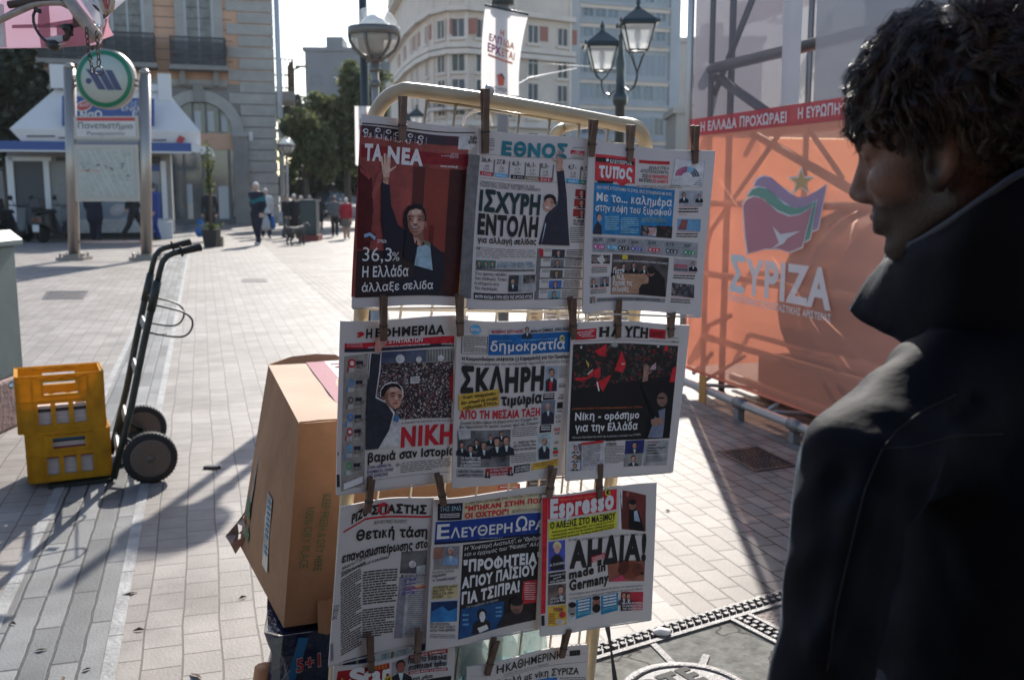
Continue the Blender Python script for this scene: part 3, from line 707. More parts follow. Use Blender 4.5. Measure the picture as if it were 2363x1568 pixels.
# ================================================================== AIR
hz = bpy.data.materials.new('haze_air'); hz.use_nodes = True; t = hz.node_tree; t.nodes.remove(t.nodes['Principled BSDF']); v = t.nodes.new('ShaderNodeVolumePrincipled')
v.inputs['Color'].default_value = (.82, .88, .93, 1); v.inputs['Density'].default_value = .00016; v.inputs['Anisotropy'].default_value = .55; t.links.new(v.outputs[0], t.nodes['Material Output'].inputs['Volume'])
mb = MB(); mb.box((0, 520, 24), (1900, 1220, 52.4), hz); o = mb.build('haze'); o['kind'] = 'stuff'
# ================================================================== STREET
canvas = mat('white_canvas', (.72, .685, .66), .85, var=.06, vscale=1.0, trans=.12)
blue_p = mat('blue_paint', (.03, .075, .25), .5)
white_p = mat('white_paint', (.62, .62, .62), .5)
grey_p = mat('grey_panel', (.24, .235, .225), .6, var=.1)
dark_in = mat('dark_interior', (.085, .09, .095), .8)
red_p = mat('red_paint', (.42, .03, .04), .5)
def kiosk():
 F = Face(at(240, 352, 31.6), SU)
 t = thing('kiosk', 'white kiosk with a sloping canopy, blue fascia and blue advert board, behind the metro sign', 'kiosk', F.px(240, 551))
 u0, z0 = F.uz(21, 291); u1, z1 = F.uz(463, 310); ze = (z0 + z1) / 2
 a0 = F.uz(50, 326)[0]; a1 = F.uz(463, 332)[0]; zv = F.uz(240, 330)[1]
 FT = Face(F.pt(0, 0, -1.2), SU)
 t0, t1 = FT.uz(128, 205)[0], FT.uz(384, 205)[0]; zt = FT.uz(260, 209)[1]; zbx = FT.uz(260, 176)[1]
 mb = MB()
 f = [F.pt(u0, ze, .0), F.pt(u1, ze, .0), F.pt(u1, ze, -3.2), F.pt(u0, ze, -3.2)]
 tp = [F.pt(t0, zt, -1.2), F.pt(t1, zt, -1.2), F.pt(t1, zt, -2.2), F.pt(t0, zt, -2.2)]
 lo = [F.pt(a0, zv, -.05), F.pt(a1, zv, -.05), F.pt(a1, zv, -3.1), F.pt(a0, zv, -3.1)]
 mb.add(f + tp, [(0, 1, 5, 4), (1, 2, 6, 5), (2, 3, 7, 6), (3, 0, 4, 7), (4, 5, 6, 7)], canvas)
 mb.add(f + lo, [(1, 0, 4, 5), (2, 1, 5, 6), (3, 2, 6, 7), (0, 3, 7, 4)], canvas); co = mb.build('canopy', t)
 mb = MB()
 nrm = (f[1] - f[0]).cross(tp[0] - f[0]).normalized()
 for xs, ys in (((62, 313, 127, 316), None), ((135, 317, 152, 320), None), ((352, 322, 384, 325), None)):
  x0, y0, x1, y1 = xs; mb.poly([F.px(x0, y1, .02), F.px(x1, y1, .02), F.px(x1, y0, .02), F.px(x0, y0, .02)], iron_d)
 q = F.px(416, 322, .03); mb.poly([q + SU * -.14 + Vector((0, 0, -.08)), q + SU * .05 + Vector((0, 0, -.13)), q + SU * .15 + Vector((0, 0, .05)), q + SU * -.03 + Vector((0, 0, .13))], red_p)
 mb.build('lettering', co)
 mb = MB(); mb.hexa([F.pt(u, zt, o) for u, o in ((t0 - .05, -1.1), (t1 + .05, -1.1), (t1 + .05, -2.3), (t0 - .05, -2.3))] + [F.pt(u, zbx - (.25 if u > t0 else 0), o) for u, o in ((t0 - .05, -1.1), (t1 + .05, -1.1), (t1 + .05, -2.3), (t0 - .05, -2.3))], white_p)
 uu = FT.uz(135, 170)[0]; FT.box(mb, uu - .22, uu + .22, zt, zbx + .28, .11, .3, white_p); uu = FT.uz(379, 180)[0]; FT.box(mb, uu - .2, uu + .2, zt - .3, zbx + .1, .11, .3, white_p)
 mb.build('roof_box', t)
 # blue advert board lying on the canopy slope
 bd = MB(); s0 = Vector((0, 0, 0)); al = Face(F.pt(0, 0, .14), SU)
 c = [al.px(143, 291), al.px(356, 291), al.px(356, 228), al.px(143, 221)]
 c = [c[0], c[1], c[2] - F.N * .0, c[3] - F.N * .0]; bd.prism(c, -F.N * .06, blue_p); bo = bd.build('advert_board', t)
 lb = MB(); lf_ = F.N * .03
 ell = [al.px(194 + 19 * math.cos(a), 245 + 12.5 * math.sin(a) - 3 * math.cos(a)) + lf_ for a in [2 * math.pi * i / 20 for i in range(20)]]; lb.poly(ell[::-1], white_p)
 ell = [al.px(194 + 16.5 * math.cos(a), 245 + 10 * math.sin(a) - 3 * math.cos(a)) + lf_ * 1.3 for a in [2 * math.pi * i / 20 for i in range(20)]]; lb.poly(ell[::-1], red_p)
 Z = Vector((0, 0, 1))
 text3(lb, 'Amita', al.px(182, 249) + lf_ * 1.8, al.px(206, 245) + lf_ * 1.8, .13, white_p, up=Z, shear=.3)
 text3(lb, 'ΝαΟ', al.px(186, 274) + lf_, al.px(236, 272) + lf_, .22, white_p, up=Z, bold=.03)
 text3(lb, 'ΘΕΤΕ', al.px(292, 244) + lf_, al.px(345, 246) + lf_, .15, mat('pale_blue_print', (.35, .42, .6), .6), up=Z)
 text3(lb, 'ΕΝΕΡΓ', al.px(281, 256) + lf_, al.px(338, 258) + lf_, .15, white_p, up=Z)
 text3(lb, 'ΕΙ', al.px(306, 269) + lf_, al.px(324, 269) + lf_, .15, white_p, up=Z)
 lb.build('lettering', bo)
 # blue fascia awning below
 fa = MB(); q0, q1 = F.uz(-25, 345)[0], F.uz(441, 347)[0]; zz0 = F.uz(200, 348)[1]; zz1 = zv + .02
 F.box(fa, q0, q1, zz0, zz1, -.6, .22, blue_p); F.box(fa, q0, q1, zz0 - .05, zz0 - .002, -.6, .23, white_p)
 q2 = F.uz(497, 355)[0]; zm = F.uz(470, 362)[1]; z3 = F.uz(470, 340)[1]
 fa.prism([F.pt(q1 + .01, zz0, .2), F.pt(q2, zm, .2), F.pt(q2 - .1, zm + .28, .2), F.pt(q1 + .01, zz1 - .03, .2)], -F.N * .5, white_p); fa.build('fascia', t)
 # body
 FB = Face(F.pt(0, 0, -1.0), SU); zg = .28
 b0, b1 = FB.uz(22, 450)[0], FB.uz(396, 450)[0]
 bd = MB(); bd.hexa([FB.pt(u, zg, o) for u, o in ((b0, -2.2), (b1, -2.2), (b1, -.02), (b0, -.02))] + [FB.pt(u, zz0, o) for u, o in ((b0, -2.2), (b1, -2.2), (b1, -.02), (b0, -.02))], grey_p)
 FB.box(bd, b0 + .1, b1 - .1, .0, zg, -2, -.25, dark_in); bd.build('body', t)
 op = MB(); FB.bpx(op, 37, 372, 104, 540, -.02, .01, dark_in); op.build('door_opening', t)
 fr = MB()
 for x0, x1, yt in ((20, 36, 362), (105, 118, 372), (374, 386, 372)): FB.bpx(fr, x0, yt, x1, 541, -.02, .08, white_p)
 FB.bpx(fr, 20, 362, 118, 372, -.02, .08, white_p); FB.bpx(fr, 130, 362, 152, 372, 0, .05, iron_d)
 fr.build('frame', t)
 pn = MB(); FB.bpx(pn, 180, 466, 362, 529, -.02, .04, mat('blue_grey_panel', (.26, .29, .33), .5)); po = pn.build('front_panel', t)
 lt = MB(); pp = mat('panel_print', (.58, .55, .56), .6); orn = mat('panel_print_warm', (.5, .4, .36), .6)
 for rx, ry, m, e in ((17, 13, pp, .05), (14, 10, orn, .055), (11, 7, pp, .06)):
  lt.poly([FB.px(271 + rx * math.cos(a), 484 + ry * math.sin(a) - 3 * math.cos(a), e) for a in [2 * math.pi * i / 20 for i in range(20)]][::-1], m)
 text3(lt, 'motion', FB.px(233, 527, .05), FB.px(322, 516, .05), .28, pp, up=Z, bold=.02)
 lt.build('lettering', po)
 ga = MB(); FB.bpx(ga, 344, 380, 372, 535, .0, .03, blue_p); FB.bpx(ga, 347, 395, 370, 445, .03, .04, glz); FB.bpx(ga, 347, 362, 371, 378, .03, .04, iron_d); ga.build('poster_column', t)
 ba = MB(); FB.box(ba, FB.uz(182, 540)[0], b1 + .05, zg - .08, zg + .36, -.02, .1, mat('white_base', (.5, .49, .46), .7, var=.2)); ba.build('base_strip', t)
 wt = MB(); p = FB.px(382, 551, .35); wt.box((p.x, p.y, .28), (.5, .5, .56), white_p, SA); wt.build('corner_block', t)
kiosk()

# ------------------------------------------------------------------ metro sign
def metro_sign():
 Y = 22.6; steel = mat('brushed_steel', (.33, .295, .265), .35, .75, bump=.05, bscale=200); alu_f = mat('sign_frame', (.36, .33, .30), .45, .5)
 t = thing('metro_sign', 'metro station sign with green ringed disc, name plate and map board on two steel posts', 'station sign', gp(252, 600))
 posts = []
 for (xb, yb), (xt, yt) in (((171.5, 597), (160, 157)), ((338.5, 599), (333.5, 170))):
  b = at(xb, yb, Y); tp = at(xt, yt, Y); b.z = 0
  mb = MB(); n = 8; r = .125
  mb.tube([b, tp + (b - tp) * .004], r, steel, 18); d = (tp - b).normalized()
  mb.lathe(tp, [(r, -.01), (r * .8, .06), (r * .4, .1), (.01, .11)], steel, 18, axis=d)
  po = mb.build('post', t)
  bs_ = MB(); bs_.box((b.x, b.y, .035), (.62, .5, .07), mat('base_plate', (.27, .23, .2), .6, .4)); bs_.box((b.x, b.y, .1), (.36, .36, .07), mat('base_plate', (.27, .23, .2), .6, .4))
  for sx in (-1, 1):
   for sy in (-1, 1): bs_.lathe((b.x + sx * .24, b.y + sy * .17, .07), [(.025, 0), (.025, .09), (.018, .1)], steel, 8)
  bs_.build('base_plate', po)
 F = Face(at(250, 400, Y - .0), Vector((1, 0, 0)))
 Rt = lambda dx, dy: (dx, dy)
 C = F.px(246, 184); rad = 66 / FPX * Y
 grn = mat('metro_green', (.0, .17, .085), .4); mw = mat('metro_white', (.40, .44, .40), .4); mbk = mat('metro_blue', (.018, .026, .10), .4)
 d = MB(); d.lathe(C - F.N * .09, [(rad, 0), (rad, .2), (rad - .03, .21)], alu_f, 40, axis=F.N); do = d.build('disc', t)
 g = MB(); g.lathe(C + F.N * .12, [(rad - .035, 0), (rad - .035, .006)], grn, 40, axis=F.N); g.lathe(C + F.N * .127, [(rad * .79, 0), (rad * .79, .004)], mw, 40, axis=F.N)
 def pg(pts): g.poly([F.px(x, y, .136) for x, y in pts][::-1], mbk)
 k = lambda pts: [(x * .3875, y * .3875) for x, y in pts]
 pg(k([(523, 416), (578, 425), (648, 540), (600, 538), (557, 462)]))
 pg(k([(578, 425), (632, 421), (698, 542), (655, 542), (604, 452)]))
 pg(k([(640, 421), (682, 424), (743, 542), (700, 541)]))
 g.poly([F.px(543 * .3875 + 7 * math.cos(a), 487 * .3875 + 7 * math.sin(a), .136) for a in [2 * math.pi * i / 14 for i in range(14)]][::-1], mbk)
 g.build('emblem', do)
 br = MB()
 for x0, x1, yy in ((170, 182, 186), (170, 182, 198), (311, 326, 186), (311, 326, 198)): br.tube([F.px(x0, yy), F.px(x1, yy)], .03, steel, 8)
 br.build('bracket', do)
 pl = MB(); F.bpx(pl, 173, 269, 324, 322, -.08, .08, alu_f); F.bpx(pl, 176, 324, 323, 331, -.05, .06, mat('rail_grey', (.2, .21, .21), .5)); po = pl.build('name_plate', t)
 fc = MB(); F.bpx(fc, 180, 280, 316, 316, .08, .086, mat('plate_white', (.5, .49, .48), .4)); F.bpx(fc, 181, 272.5, 314, 280, .08, .087, red_p)
 dk = mat('sign_print_dark', (.07, .07, .075), .5); Z = Vector((0, 0, 1))
 text3(fc, 'Πανεπιστήμιο', F.px(184, 297.5, .09), F.px(310, 297.5, .09), 13 / FPX * Y, dk, up=Z, bold=.012)
 text3(fc, 'Panepistimio', F.px(205, 313, .09), F.px(292, 313, .09), 9 / FPX * Y, dk, up=Z)
 fc.build('name_face', po)
 mp = MB(); F.bpx(mp, 174, 334, 325, 465, -.08, .08, alu_f); mo = mp.build('map_board', t)
 mf = MB(); F.bpx(mf, 184, 342, 315, 457, .08, .086, mat('map_paper', (.36, .375, .34), .4, var=.14, vscale=5))
 r2 = random.Random(4); ln = mat('map_line', (.45, .46, .43), .5); gl = mat('map_print', (.30, .30, .29), .5); rd = mat('map_red', (.5, .27, .26), .5); gr = mat('map_block', (.30, .325, .30), .5)
 for i in range(46):
  x, y = r2.uniform(186, 304), r2.uniform(346, 448); F.bpx(mf, x, y, x + r2.uniform(3, 9), y + r2.uniform(2, 6), .0865, .0872, gr)
 for i in range(9):
  x = 170 + i * 17 + r2.uniform(-4, 4)
  q = [F.px(max(185, min(314, a)), b, .088) for a, b in ((x, 346), (x + 3, 346), (x + 62, 455), (x + 59, 455))]; mf.poly(q[::-1], ln)
 for i in range(30):
  x, y = r2.uniform(186, 300), 382 + r2.gauss(0, 6); F.bpx(mf, x, y, x + r2.uniform(4, 9), y + 3, .0885, .089, gl)
 F.bpx(mf, 187, 393, 236, 396, .0885, .089, rd); F.bpx(mf, 185, 452, 314, 453.5, .0885, .089, gl)
 for i in range(40):
  x, y = r2.uniform(190, 308), r2.uniform(350, 448); F.bpx(mf, x, y, x + r2.uniform(1.5, 4), y + 1.6, .0885, .089, r2.choice([gl, rd, gr]))
 mf.build('map_face', mo)
 rl = MB(); rl.tube([F.px(183, 558), F.px(336, 559)], .03, mat('rail_red', (.36, .27, .25), .5), 8); rl.build('bottom_rail', t)
metro_sign()

# ------------------------------------------------------------------ globe lamps
steel_l = mat('lamp_metal', (.17, .165, .155), .5, .5); lamp_pole = mat('lamp_pole', (.33, .31, .285), .5, .3)
glob_c = veil('clear_globe', (.8, .85, .85), .72, .4, .08); glob_f = veil('frosted_globe', (.75, .73, .68), .25, .65, .3)
def globe_lamp(C, r, label, zpole=0.0):
 t = thing('globe_lamp', label, 'street lamp', (C.x, C.y, 0)); s = r
 mb = MB(); mb.lathe(C, [(s * 1.03, -.16 * s), (s * 1.08, -.14 * s), (s * 1.08, .16 * s), (s * 1.0, .17 * s), (s * .9, .17 * s), (s * .9, -.1 * s)], steel_l, 32); mb.build('ring', t)
 mb = MB(); mb.lathe(C, [(s * .99, .17 * s), (s * .93, .42 * s), (s * .75, .7 * s), (s * .48, .9 * s), (s * .2, .99 * s), (.01, 1.01 * s)], glob_c, 32); mb.build('dome', t)
 mb = MB(); mb.lathe(C, [(s * .62, .17 * s), (s * .58, .3 * s), (s * .42, .52 * s), (s * .2, .66 * s), (.01, .7 * s)], mat('reflector', (.6, .62, .62), .3, .3), 24); mb.build('reflector', t)
 mb = MB(); mb.lathe(C, [(s * .99, -.17 * s), (s * .93, -.4 * s), (s * .76, -.68 * s), (s * .5, -.88 * s), (s * .3, -.97 * s)], glob_f, 32); mb.lathe(C, [(.26 * s, -.95 * s), (.3 * s, -.2 * s), (.28 * s, .1 * s)], mat('lamp_core', (.55, .54, .5), .5), 16); mb.build('bowl', t)
 mb = MB()
 for k in range(6):
  a = k * math.pi / 3 + .3; mb.tube([C + Vector((math.cos(a) * rr * s, math.sin(a) * rr * s, z * s)) for rr, z in ((1.03, -.14), (1.0, -.4), (.84, -.7), (.55, -.95), (.34, -1.06))], .018 * s / .27, steel_l, 6)
 mb.build('cage', t)
 mb = MB(); mb.lathe(C, [(.36 * s, -1.22 * s), (.36 * s, -1.05 * s), (.5 * s, -1.0 * s), (.3 * s, -.93 * s)], steel_l, 20); mb.build('collar', t)
 mb = MB(); mb.tube([(C.x, C.y, 0), (C.x, C.y, C.z - 1.2 * s)], .165 * s / .27 * .265 * 1.0, lamp_pole, 14); mb.lathe((C.x, C.y, 0), [(.3 * s / .27 * .4, 0), (.3 * s / .27 * .4, .2), (.08, .5)], lamp_pole, 14)
 for zz in (1.6, 2.2): mb.lathe((C.x, C.y, C.z - zz * s), [(.23 * s, 0), (.23 * s, .05)], steel_l, 14)
 mb.build('pole', t); return t
globe_lamp(at(863, 74, 8.93), .211, 'tall globe street lamp with a dark metal ring, rising behind the newspaper rack')
globe_lamp(at(660, 336, 38), .30, 'small globe street lamp at the corner of the neoclassical building')
# tall dark post with banners
dpm = mat('dark_green_post', (.035, .05, .055), .5)
p = at(846, 440, 9.2); t = thing('banner_post', 'tall dark green post carrying a small white banner, left of the rack', 'post', (p.x, p.y, 0))
mb = MB(); mb.tube([(p.x, p.y, 0), (p.x, p.y, 3.5)], .037, dpm, 12); mb.lathe((p.x, p.y, 0), [(.12, 0), (.12, .1), (.06, .3)], dpm, 12); mb.build('pole', t)
wb = mat('white_banner', (.72, .70, .69), .7, trans=.5); ink = mat('banner_ink', (.10, .09, .11), .7); inkr = mat('banner_red', (.55, .12, .08), .7); inkp = mat('banner_purple', (.28, .03, .14), .7); inko = mat('banner_orange', (.55, .22, .14), .7)
mb = MB(); F = Face(at(840, 300, 9.1), (1, 0, 0))
mb.add([F.px(818, 245), F.px(866, 246), F.px(866, 400), F.px(820, 380)], [(0, 3, 2, 1)], wb); F2 = Face(at(840, 300, 9.09), (1, 0, 0)); bo = mb.build('banner', t)
mb = MB(); text3(mb, 'Η', F2.px(842, 266), F2.px(848, 266), .03, inkr, up=(0, 0, 1)); text3(mb, 'ΕΛΠΙΔΑ', F2.px(829, 284), F2.px(862, 284), .04, ink, up=(0, 0, 1), bold=.02); text3(mb, 'ΕΡΧΕΤΑΙ', F2.px(828, 298), F2.px(862, 298), .04, ink, up=(0, 0, 1), bold=.02); mb.build('lettering', bo)
# big hanging banner
p = at(1160, 100, 10.2); t = thing('banner_post', 'grey post hung with a long white campaign banner above the rack', 'post', (p.x, p.y, 0))
mb = MB(); mb.tube([(p.x, p.y, 0), (p.x, p.y, 4.4)], .06, mat('grey_post', (.2, .2, .21), .5), 12); mb.tube([at(1118, 12, 10.1), at(1219, 34, 10.1)], .012, dpm, 6); mb.lathe((p.x, p.y, 3.36), [(.11, 0), (.11, .12)], dpm, 12); mb.build('pole', t)
mb = MB(); nx, ny = 12, 20; Y = 10.05; L0 = ((1120, 15), (1112, 95), (1110, 218)); R0 = ((1218, 38), (1200, 130), (1197, 222))
def bez(a, b, c, s): return tuple((1 - s) ** 2 * a[i] + 2 * s * (1 - s) * (2 * b[i] - .5 * a[i] - .5 * c[i]) + s * s * c[i] for i in (0, 1))
def bpt(u, v, dy=0): 
 a = bez(*L0, v); b = bez(*R0, v); x = a[0] * (1 - u) + b[0] * u; y = a[1] * (1 - u) + b[1] * u
 return at(x, y, Y + .035 * math.sin(u * 7 + v * 2) * (.4 + .6 * v) - dy)
gr = [[bpt(i / nx, j / ny) for i in range(nx + 1)] for j in range(ny + 1)]
mb.add([q for r_ in gr for q in r_], [(j * (nx + 1) + i, (j + 1) * (nx + 1) + i, (j + 1) * (nx + 1) + i + 1, j * (nx + 1) + i + 1) for j in range(ny) for i in range(nx)], wb, True)
bo = mb.build('banner', t)
mb = MB()
def btext(s, u0, u1, v, h, m, split=None, **k):
 vs, fs = text2d(s, **k)
 pts = [bpt(u0 + (u1 - u0) * x, v - h * y, .012 + .002 * z) for x, y, z in vs]
 mb.add(pts, fs, m)
btext('Η', .44, .53, .345, .075, inkr, bold=.03); btext('ΕΛΠ', .17, .50, .46, .085, inkp, bold=.03); btext('ΙΔΑ', .55, .83, .455, .08, inko, bold=.03)
btext('ΕΡΧ', .15, .50, .585, .095, inkp, bold=.035); btext('ΕΤΑΙ', .52, .86, .58, .09, inko, bold=.03)
mb.add([bpt(u, v, .012) for u, v in ((.17, .635), (.17, .61), (.5, .615), (.82, .61), (.82, .635), (.5, .64))], [(0, 5, 2, 1), (5, 4, 3, 2)], inko)
mb.add([bpt(u, v, .012) for u, v in ((.42, .80), (.47, .79), (.62, .83), (.6, .90), (.46, .91))], [(4, 3, 2, 1, 0)], inkr); mb.add([bpt(u, v, .013) for u, v in ((.47, .79), (.55, .77), (.64, .82), (.62, .83))], [(3, 2, 1, 0)], ink)
btext('ΣΥΡΙΖΑ', .34, .7, .965, .04, ink, bold=.02); mb.build('lettering', bo)
# wires
wm = mat('wire', (.5, .5, .52), .5)
for lab, pts in (('thin pale wire slung between the posts behind the long banner', [at(1060, 224, 12), at(1110, 243, 12), at(1220, 180, 13), at(1330, 158, 14)]), ('thin pale wire running from the long banner to the office block', [at(1190, 143, 12), at(1300, 150, 20), at(1420, 158, 30)])):
 mb = MB(); mb.tube(pts, .006, wm, 5); one(mb, 'wire', lab, 'wire', loc=pts[0])

# ------------------------------------------------------------------ lantern posts
lg = mat('lantern_green', (.03, .042, .04), .35, .3, coat=.3); lgl = veil('lantern_glass', (.85, .87, .86), .35, .6, .25)
def lantern_post(base, label, group):
 t = thing('lantern_post', label, 'street lamp', base, group); b = Vector(base); z0 = at(1427, 130, 13.0).z
 mb = MB(); mb.lathe(b, [(.2, 0), (.2, .3), (.14, .4), (.1, .9), (.085, 1.0), (.085, 1.1), (.065, 1.15), (.062, z0 - .62), (.085, z0 - .6), (.1, z0 - .5), (.07, z0 - .45), (.05, z0 - .2), (.06, z0 - .1), (.04, z0), (.025, z0 + .2), (.035, z0 + .24), (.005, z0 + .3)], lg, 14); mb.build('post', t)
 for dx, dy, dz, s in ((-.20, .42, .0, 1.0), (.15, -.5, .13, 1.0)):
  c = b + Vector((dx, dy, z0 - .13 + dz))            # foot of the glass body
  mb = MB(); m1 = b + Vector((0, 0, z0 - .34))
  pts = [m1 + (Vector((c.x, c.y, m1.z)) - m1) * k + Vector((0, 0, h)) for k, h in ((0, 0), (.25, -.06), (.55, -.12), (.85, -.08), (1.0, .02), (1.0, .1))]
  mb.tube(pts, .014, lg, 7); ao = mb.build('arm', t)
  for i in range(4):
   a = R(45 + 90 * i); e = Vector((math.cos(a), math.sin(a), 0)); k = MB(); k.tube([Vector((c.x, c.y, m1.z + .08)), Vector((c.x, c.y, c.z - .07)) + e * .09, c + e * .14], .009, lg, 6); k.build('bracket', ao)
  rb, rt, h = .155, .26, .30
  q = lambda r, z: [c + Vector((sx * r * .72, sy * r * .72, z)) for sx, sy in ((-1, -1), (1, -1), (1, 1), (-1, 1))]
  lo, hi = q(rb, .0), q(rt, h)
  fr = MB()
  for i in range(4): fr.tube([lo[i], hi[i]], .011, lg, 6); fr.tube([lo[i], lo[(i + 1) % 4]], .012, lg, 6); fr.tube([hi[i], hi[(i + 1) % 4]], .014, lg, 6)
  lo_ = fr.build('lantern', t)
  g = MB(); g.add(lo + hi, [(0, 1, 5, 4), (1, 2, 6, 5), (2, 3, 7, 6), (3, 0, 4, 7)], lgl); g.lathe(c + Vector((0, 0, .02)), [(.02, 0), (.02, .08), (.045, .12), (.04, .2), (.01, .24)], mat('bulb', (.8, .8, .78), .3), 10); g.build('glass', lo_)
  rf = MB(); r0, r1, r2_ = q(rt * 1.22, h), q(rt * 1.05, h + .05), q(.07, h + .18)
  rf.add(r0 + r1, [(3, 2, 1, 0), (0, 1, 5, 4), (1, 2, 6, 5), (2, 3, 7, 6), (3, 0, 4, 7)], lg); rf.add(r1 + r2_, [(0, 1, 5, 4), (1, 2, 6, 5), (2, 3, 7, 6), (3, 0, 4, 7), (4, 5, 6, 7)], lg)
  rf.lathe(c + Vector((0, 0, h + .17)), [(.05, 0), (.045, .03), (.02, .05), (.035, .09), (.02, .12), (.004, .16)], lg, 10)
  for p_ in r0: rf.lathe(p_, [(.015, 0), (.02, .03), (.004, .06)], lg, 8)
  rf.build('roof', lo_)
 return t
def copy_tree(o, parent=None, loc=None):
 c = o.copy(); COL.objects.link(c)
 if parent: c.parent = parent
 if loc is not None: c.location = loc
 WL[c] = WL[o]
 for ch in [x for x in bpy.data.objects if x.parent == o]: copy_tree(ch, c)
 return c
p = at(1427, 440, 13.0); lp = lantern_post((p.x, p.y, 0), 'dark green post with two large lanterns, right of the long white banner', 'twin lantern posts in the square')
p = at(955, 440, 28.0); l2 = copy_tree(lp, None, (p.x, p.y, 0)); l2['label'] = 'twin lantern post far behind the rack, lanterns seen under its top bar'; WL[l2] = Vector((p.x, p.y, 0))
# distant road lamp
p = at(676, 240, 70); mb = MB(); mb.tube([(p.x, p.y, 0), at(677, 165, 70), at(679, 160, 70), at(690, 157, 70)], .07, steel_l, 6); h = at(697, 154, 70); mb.box(h, (.9, .3, .14), steel_l); one(mb, 'road_lamp', 'thin curved road lamp far off against the sky above the trees', 'street lamp', loc=(p.x, p.y, 0))
# second pole, the awning edge: see the newsstand

# ------------------------------------------------------------------ trees
leaf_m = bpy.data.materials.new('tree_leaf'); leaf_m.use_nodes = True
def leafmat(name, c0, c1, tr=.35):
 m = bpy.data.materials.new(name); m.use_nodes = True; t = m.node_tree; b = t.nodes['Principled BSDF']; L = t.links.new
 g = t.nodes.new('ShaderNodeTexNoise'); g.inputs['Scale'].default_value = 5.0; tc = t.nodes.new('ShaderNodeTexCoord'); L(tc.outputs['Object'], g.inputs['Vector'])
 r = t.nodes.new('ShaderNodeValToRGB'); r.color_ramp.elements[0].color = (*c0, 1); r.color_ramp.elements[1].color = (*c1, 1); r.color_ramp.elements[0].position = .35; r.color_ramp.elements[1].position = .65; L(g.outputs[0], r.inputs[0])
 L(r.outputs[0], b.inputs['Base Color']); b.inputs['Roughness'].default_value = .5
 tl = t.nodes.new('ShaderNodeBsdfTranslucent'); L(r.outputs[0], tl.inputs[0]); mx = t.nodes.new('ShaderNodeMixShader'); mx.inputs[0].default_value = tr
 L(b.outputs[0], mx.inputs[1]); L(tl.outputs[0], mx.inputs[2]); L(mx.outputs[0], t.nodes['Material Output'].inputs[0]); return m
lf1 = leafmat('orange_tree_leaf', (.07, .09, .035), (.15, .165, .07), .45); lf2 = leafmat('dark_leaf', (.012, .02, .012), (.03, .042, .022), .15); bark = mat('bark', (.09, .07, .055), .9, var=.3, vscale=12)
bpy.data.materials.remove(leaf_m)
def tree(name, label, base, clumps, leaf, nl, size, trunk_r, group=None, seed=1):
 rr = random.Random(seed); b = Vector(base); t = thing(name, label, 'tree', b, group)
 tp = sum((Vector(c) for c, r in clumps), Vector()) / len(clumps)
 mb = MB(); h = min(c[2] - r[2] * .6 for c, r in clumps); fork = Vector((b.x, b.y, max(1.0, h)))
 mb.tube([b, b + (fork - b) * .5 + Vector((.05, 0, 0)), fork], [trunk_r * 1.3, trunk_r, trunk_r * .85], bark, 9)
 for c, r in clumps:
  c = Vector(c); mid = (fork + c) / 2 + Vector((rr.uniform(-.2, .2), rr.uniform(-.2, .2), .15)); mb.tube([fork - Vector((0, 0, .1)), mid, c], [trunk_r * .6, trunk_r * .38, trunk_r * .12], bark, 6)
 mb.build('trunk', t)
 vs = []; fs = []; w_ = [r[0] * r[1] * r[2] for c, r in clumps]; tot = sum(w_)
 for (c, r), w in zip(clumps, w_):
  sub = [(Vector((rr.gauss(0, .5), rr.gauss(0, .5), rr.gauss(0, .5)))) for _ in range(max(6, int(14 * (w / tot) * len(clumps))))]
  for _ in range(int(nl * w / tot)):
   s = rr.choice(sub); q = s + Vector((rr.gauss(0, .16), rr.gauss(0, .16), rr.gauss(0, .15)))
   if q.length > 1.15: continue
   p = Vector((c[0] + q.x * r[0], c[1] + q.y * r[1], c[2] + q.z * r[2])); sz = size * rr.uniform(.6, 1.35)
   d = Vector((rr.gauss(0, 1), rr.gauss(0, 1), rr.gauss(-.3, .7))).normalized(); e = d.orthogonal().normalized(); e.rotate(Matrix.Rotation(rr.random() * 6.28, 3, d)); k = len(vs)
   vs += [p - d * sz, p + e * sz * .5, p + d * sz, p - e * sz * .5]; fs.append((k, k + 1, k + 2, k + 3))
 mb = MB(); mb.add(vs, fs, leaf); mb.build('crown', t); return t
def cl(x, y, Y, rx, rz, ry=None):
 p = at(x, y, Y); k = Y / FPX; return ((p.x, p.y, p.z), (rx * k, (ry or rx) * k, rz * k))
gt = 'street trees along the pedestrian street'
b = at(800, 440, 46); tree('street_tree', 'tallest green street tree, in front of the grey tower block', (b.x, b.y, 0), [cl(800, 205, 46, 48, 55), cl(770, 265, 46, 60, 60), cl(835, 250, 46, 50, 75), cl(790, 345, 46, 70, 60), cl(870, 215, 46, 35, 55), cl(850, 320, 46, 60, 70)], lf1, 15000, .17, .16, gt, 1)
b = at(706, 440, 43); tree('street_tree', 'lower green street tree beside the corner of the neoclassical building', (b.x, b.y, 0), [cl(690, 290, 43, 42, 40), cl(720, 330, 43, 48, 50), cl(680, 365, 43, 35, 50), cl(735, 385, 43, 40, 40)], lf1, 12000, .15, .13, gt, 2)
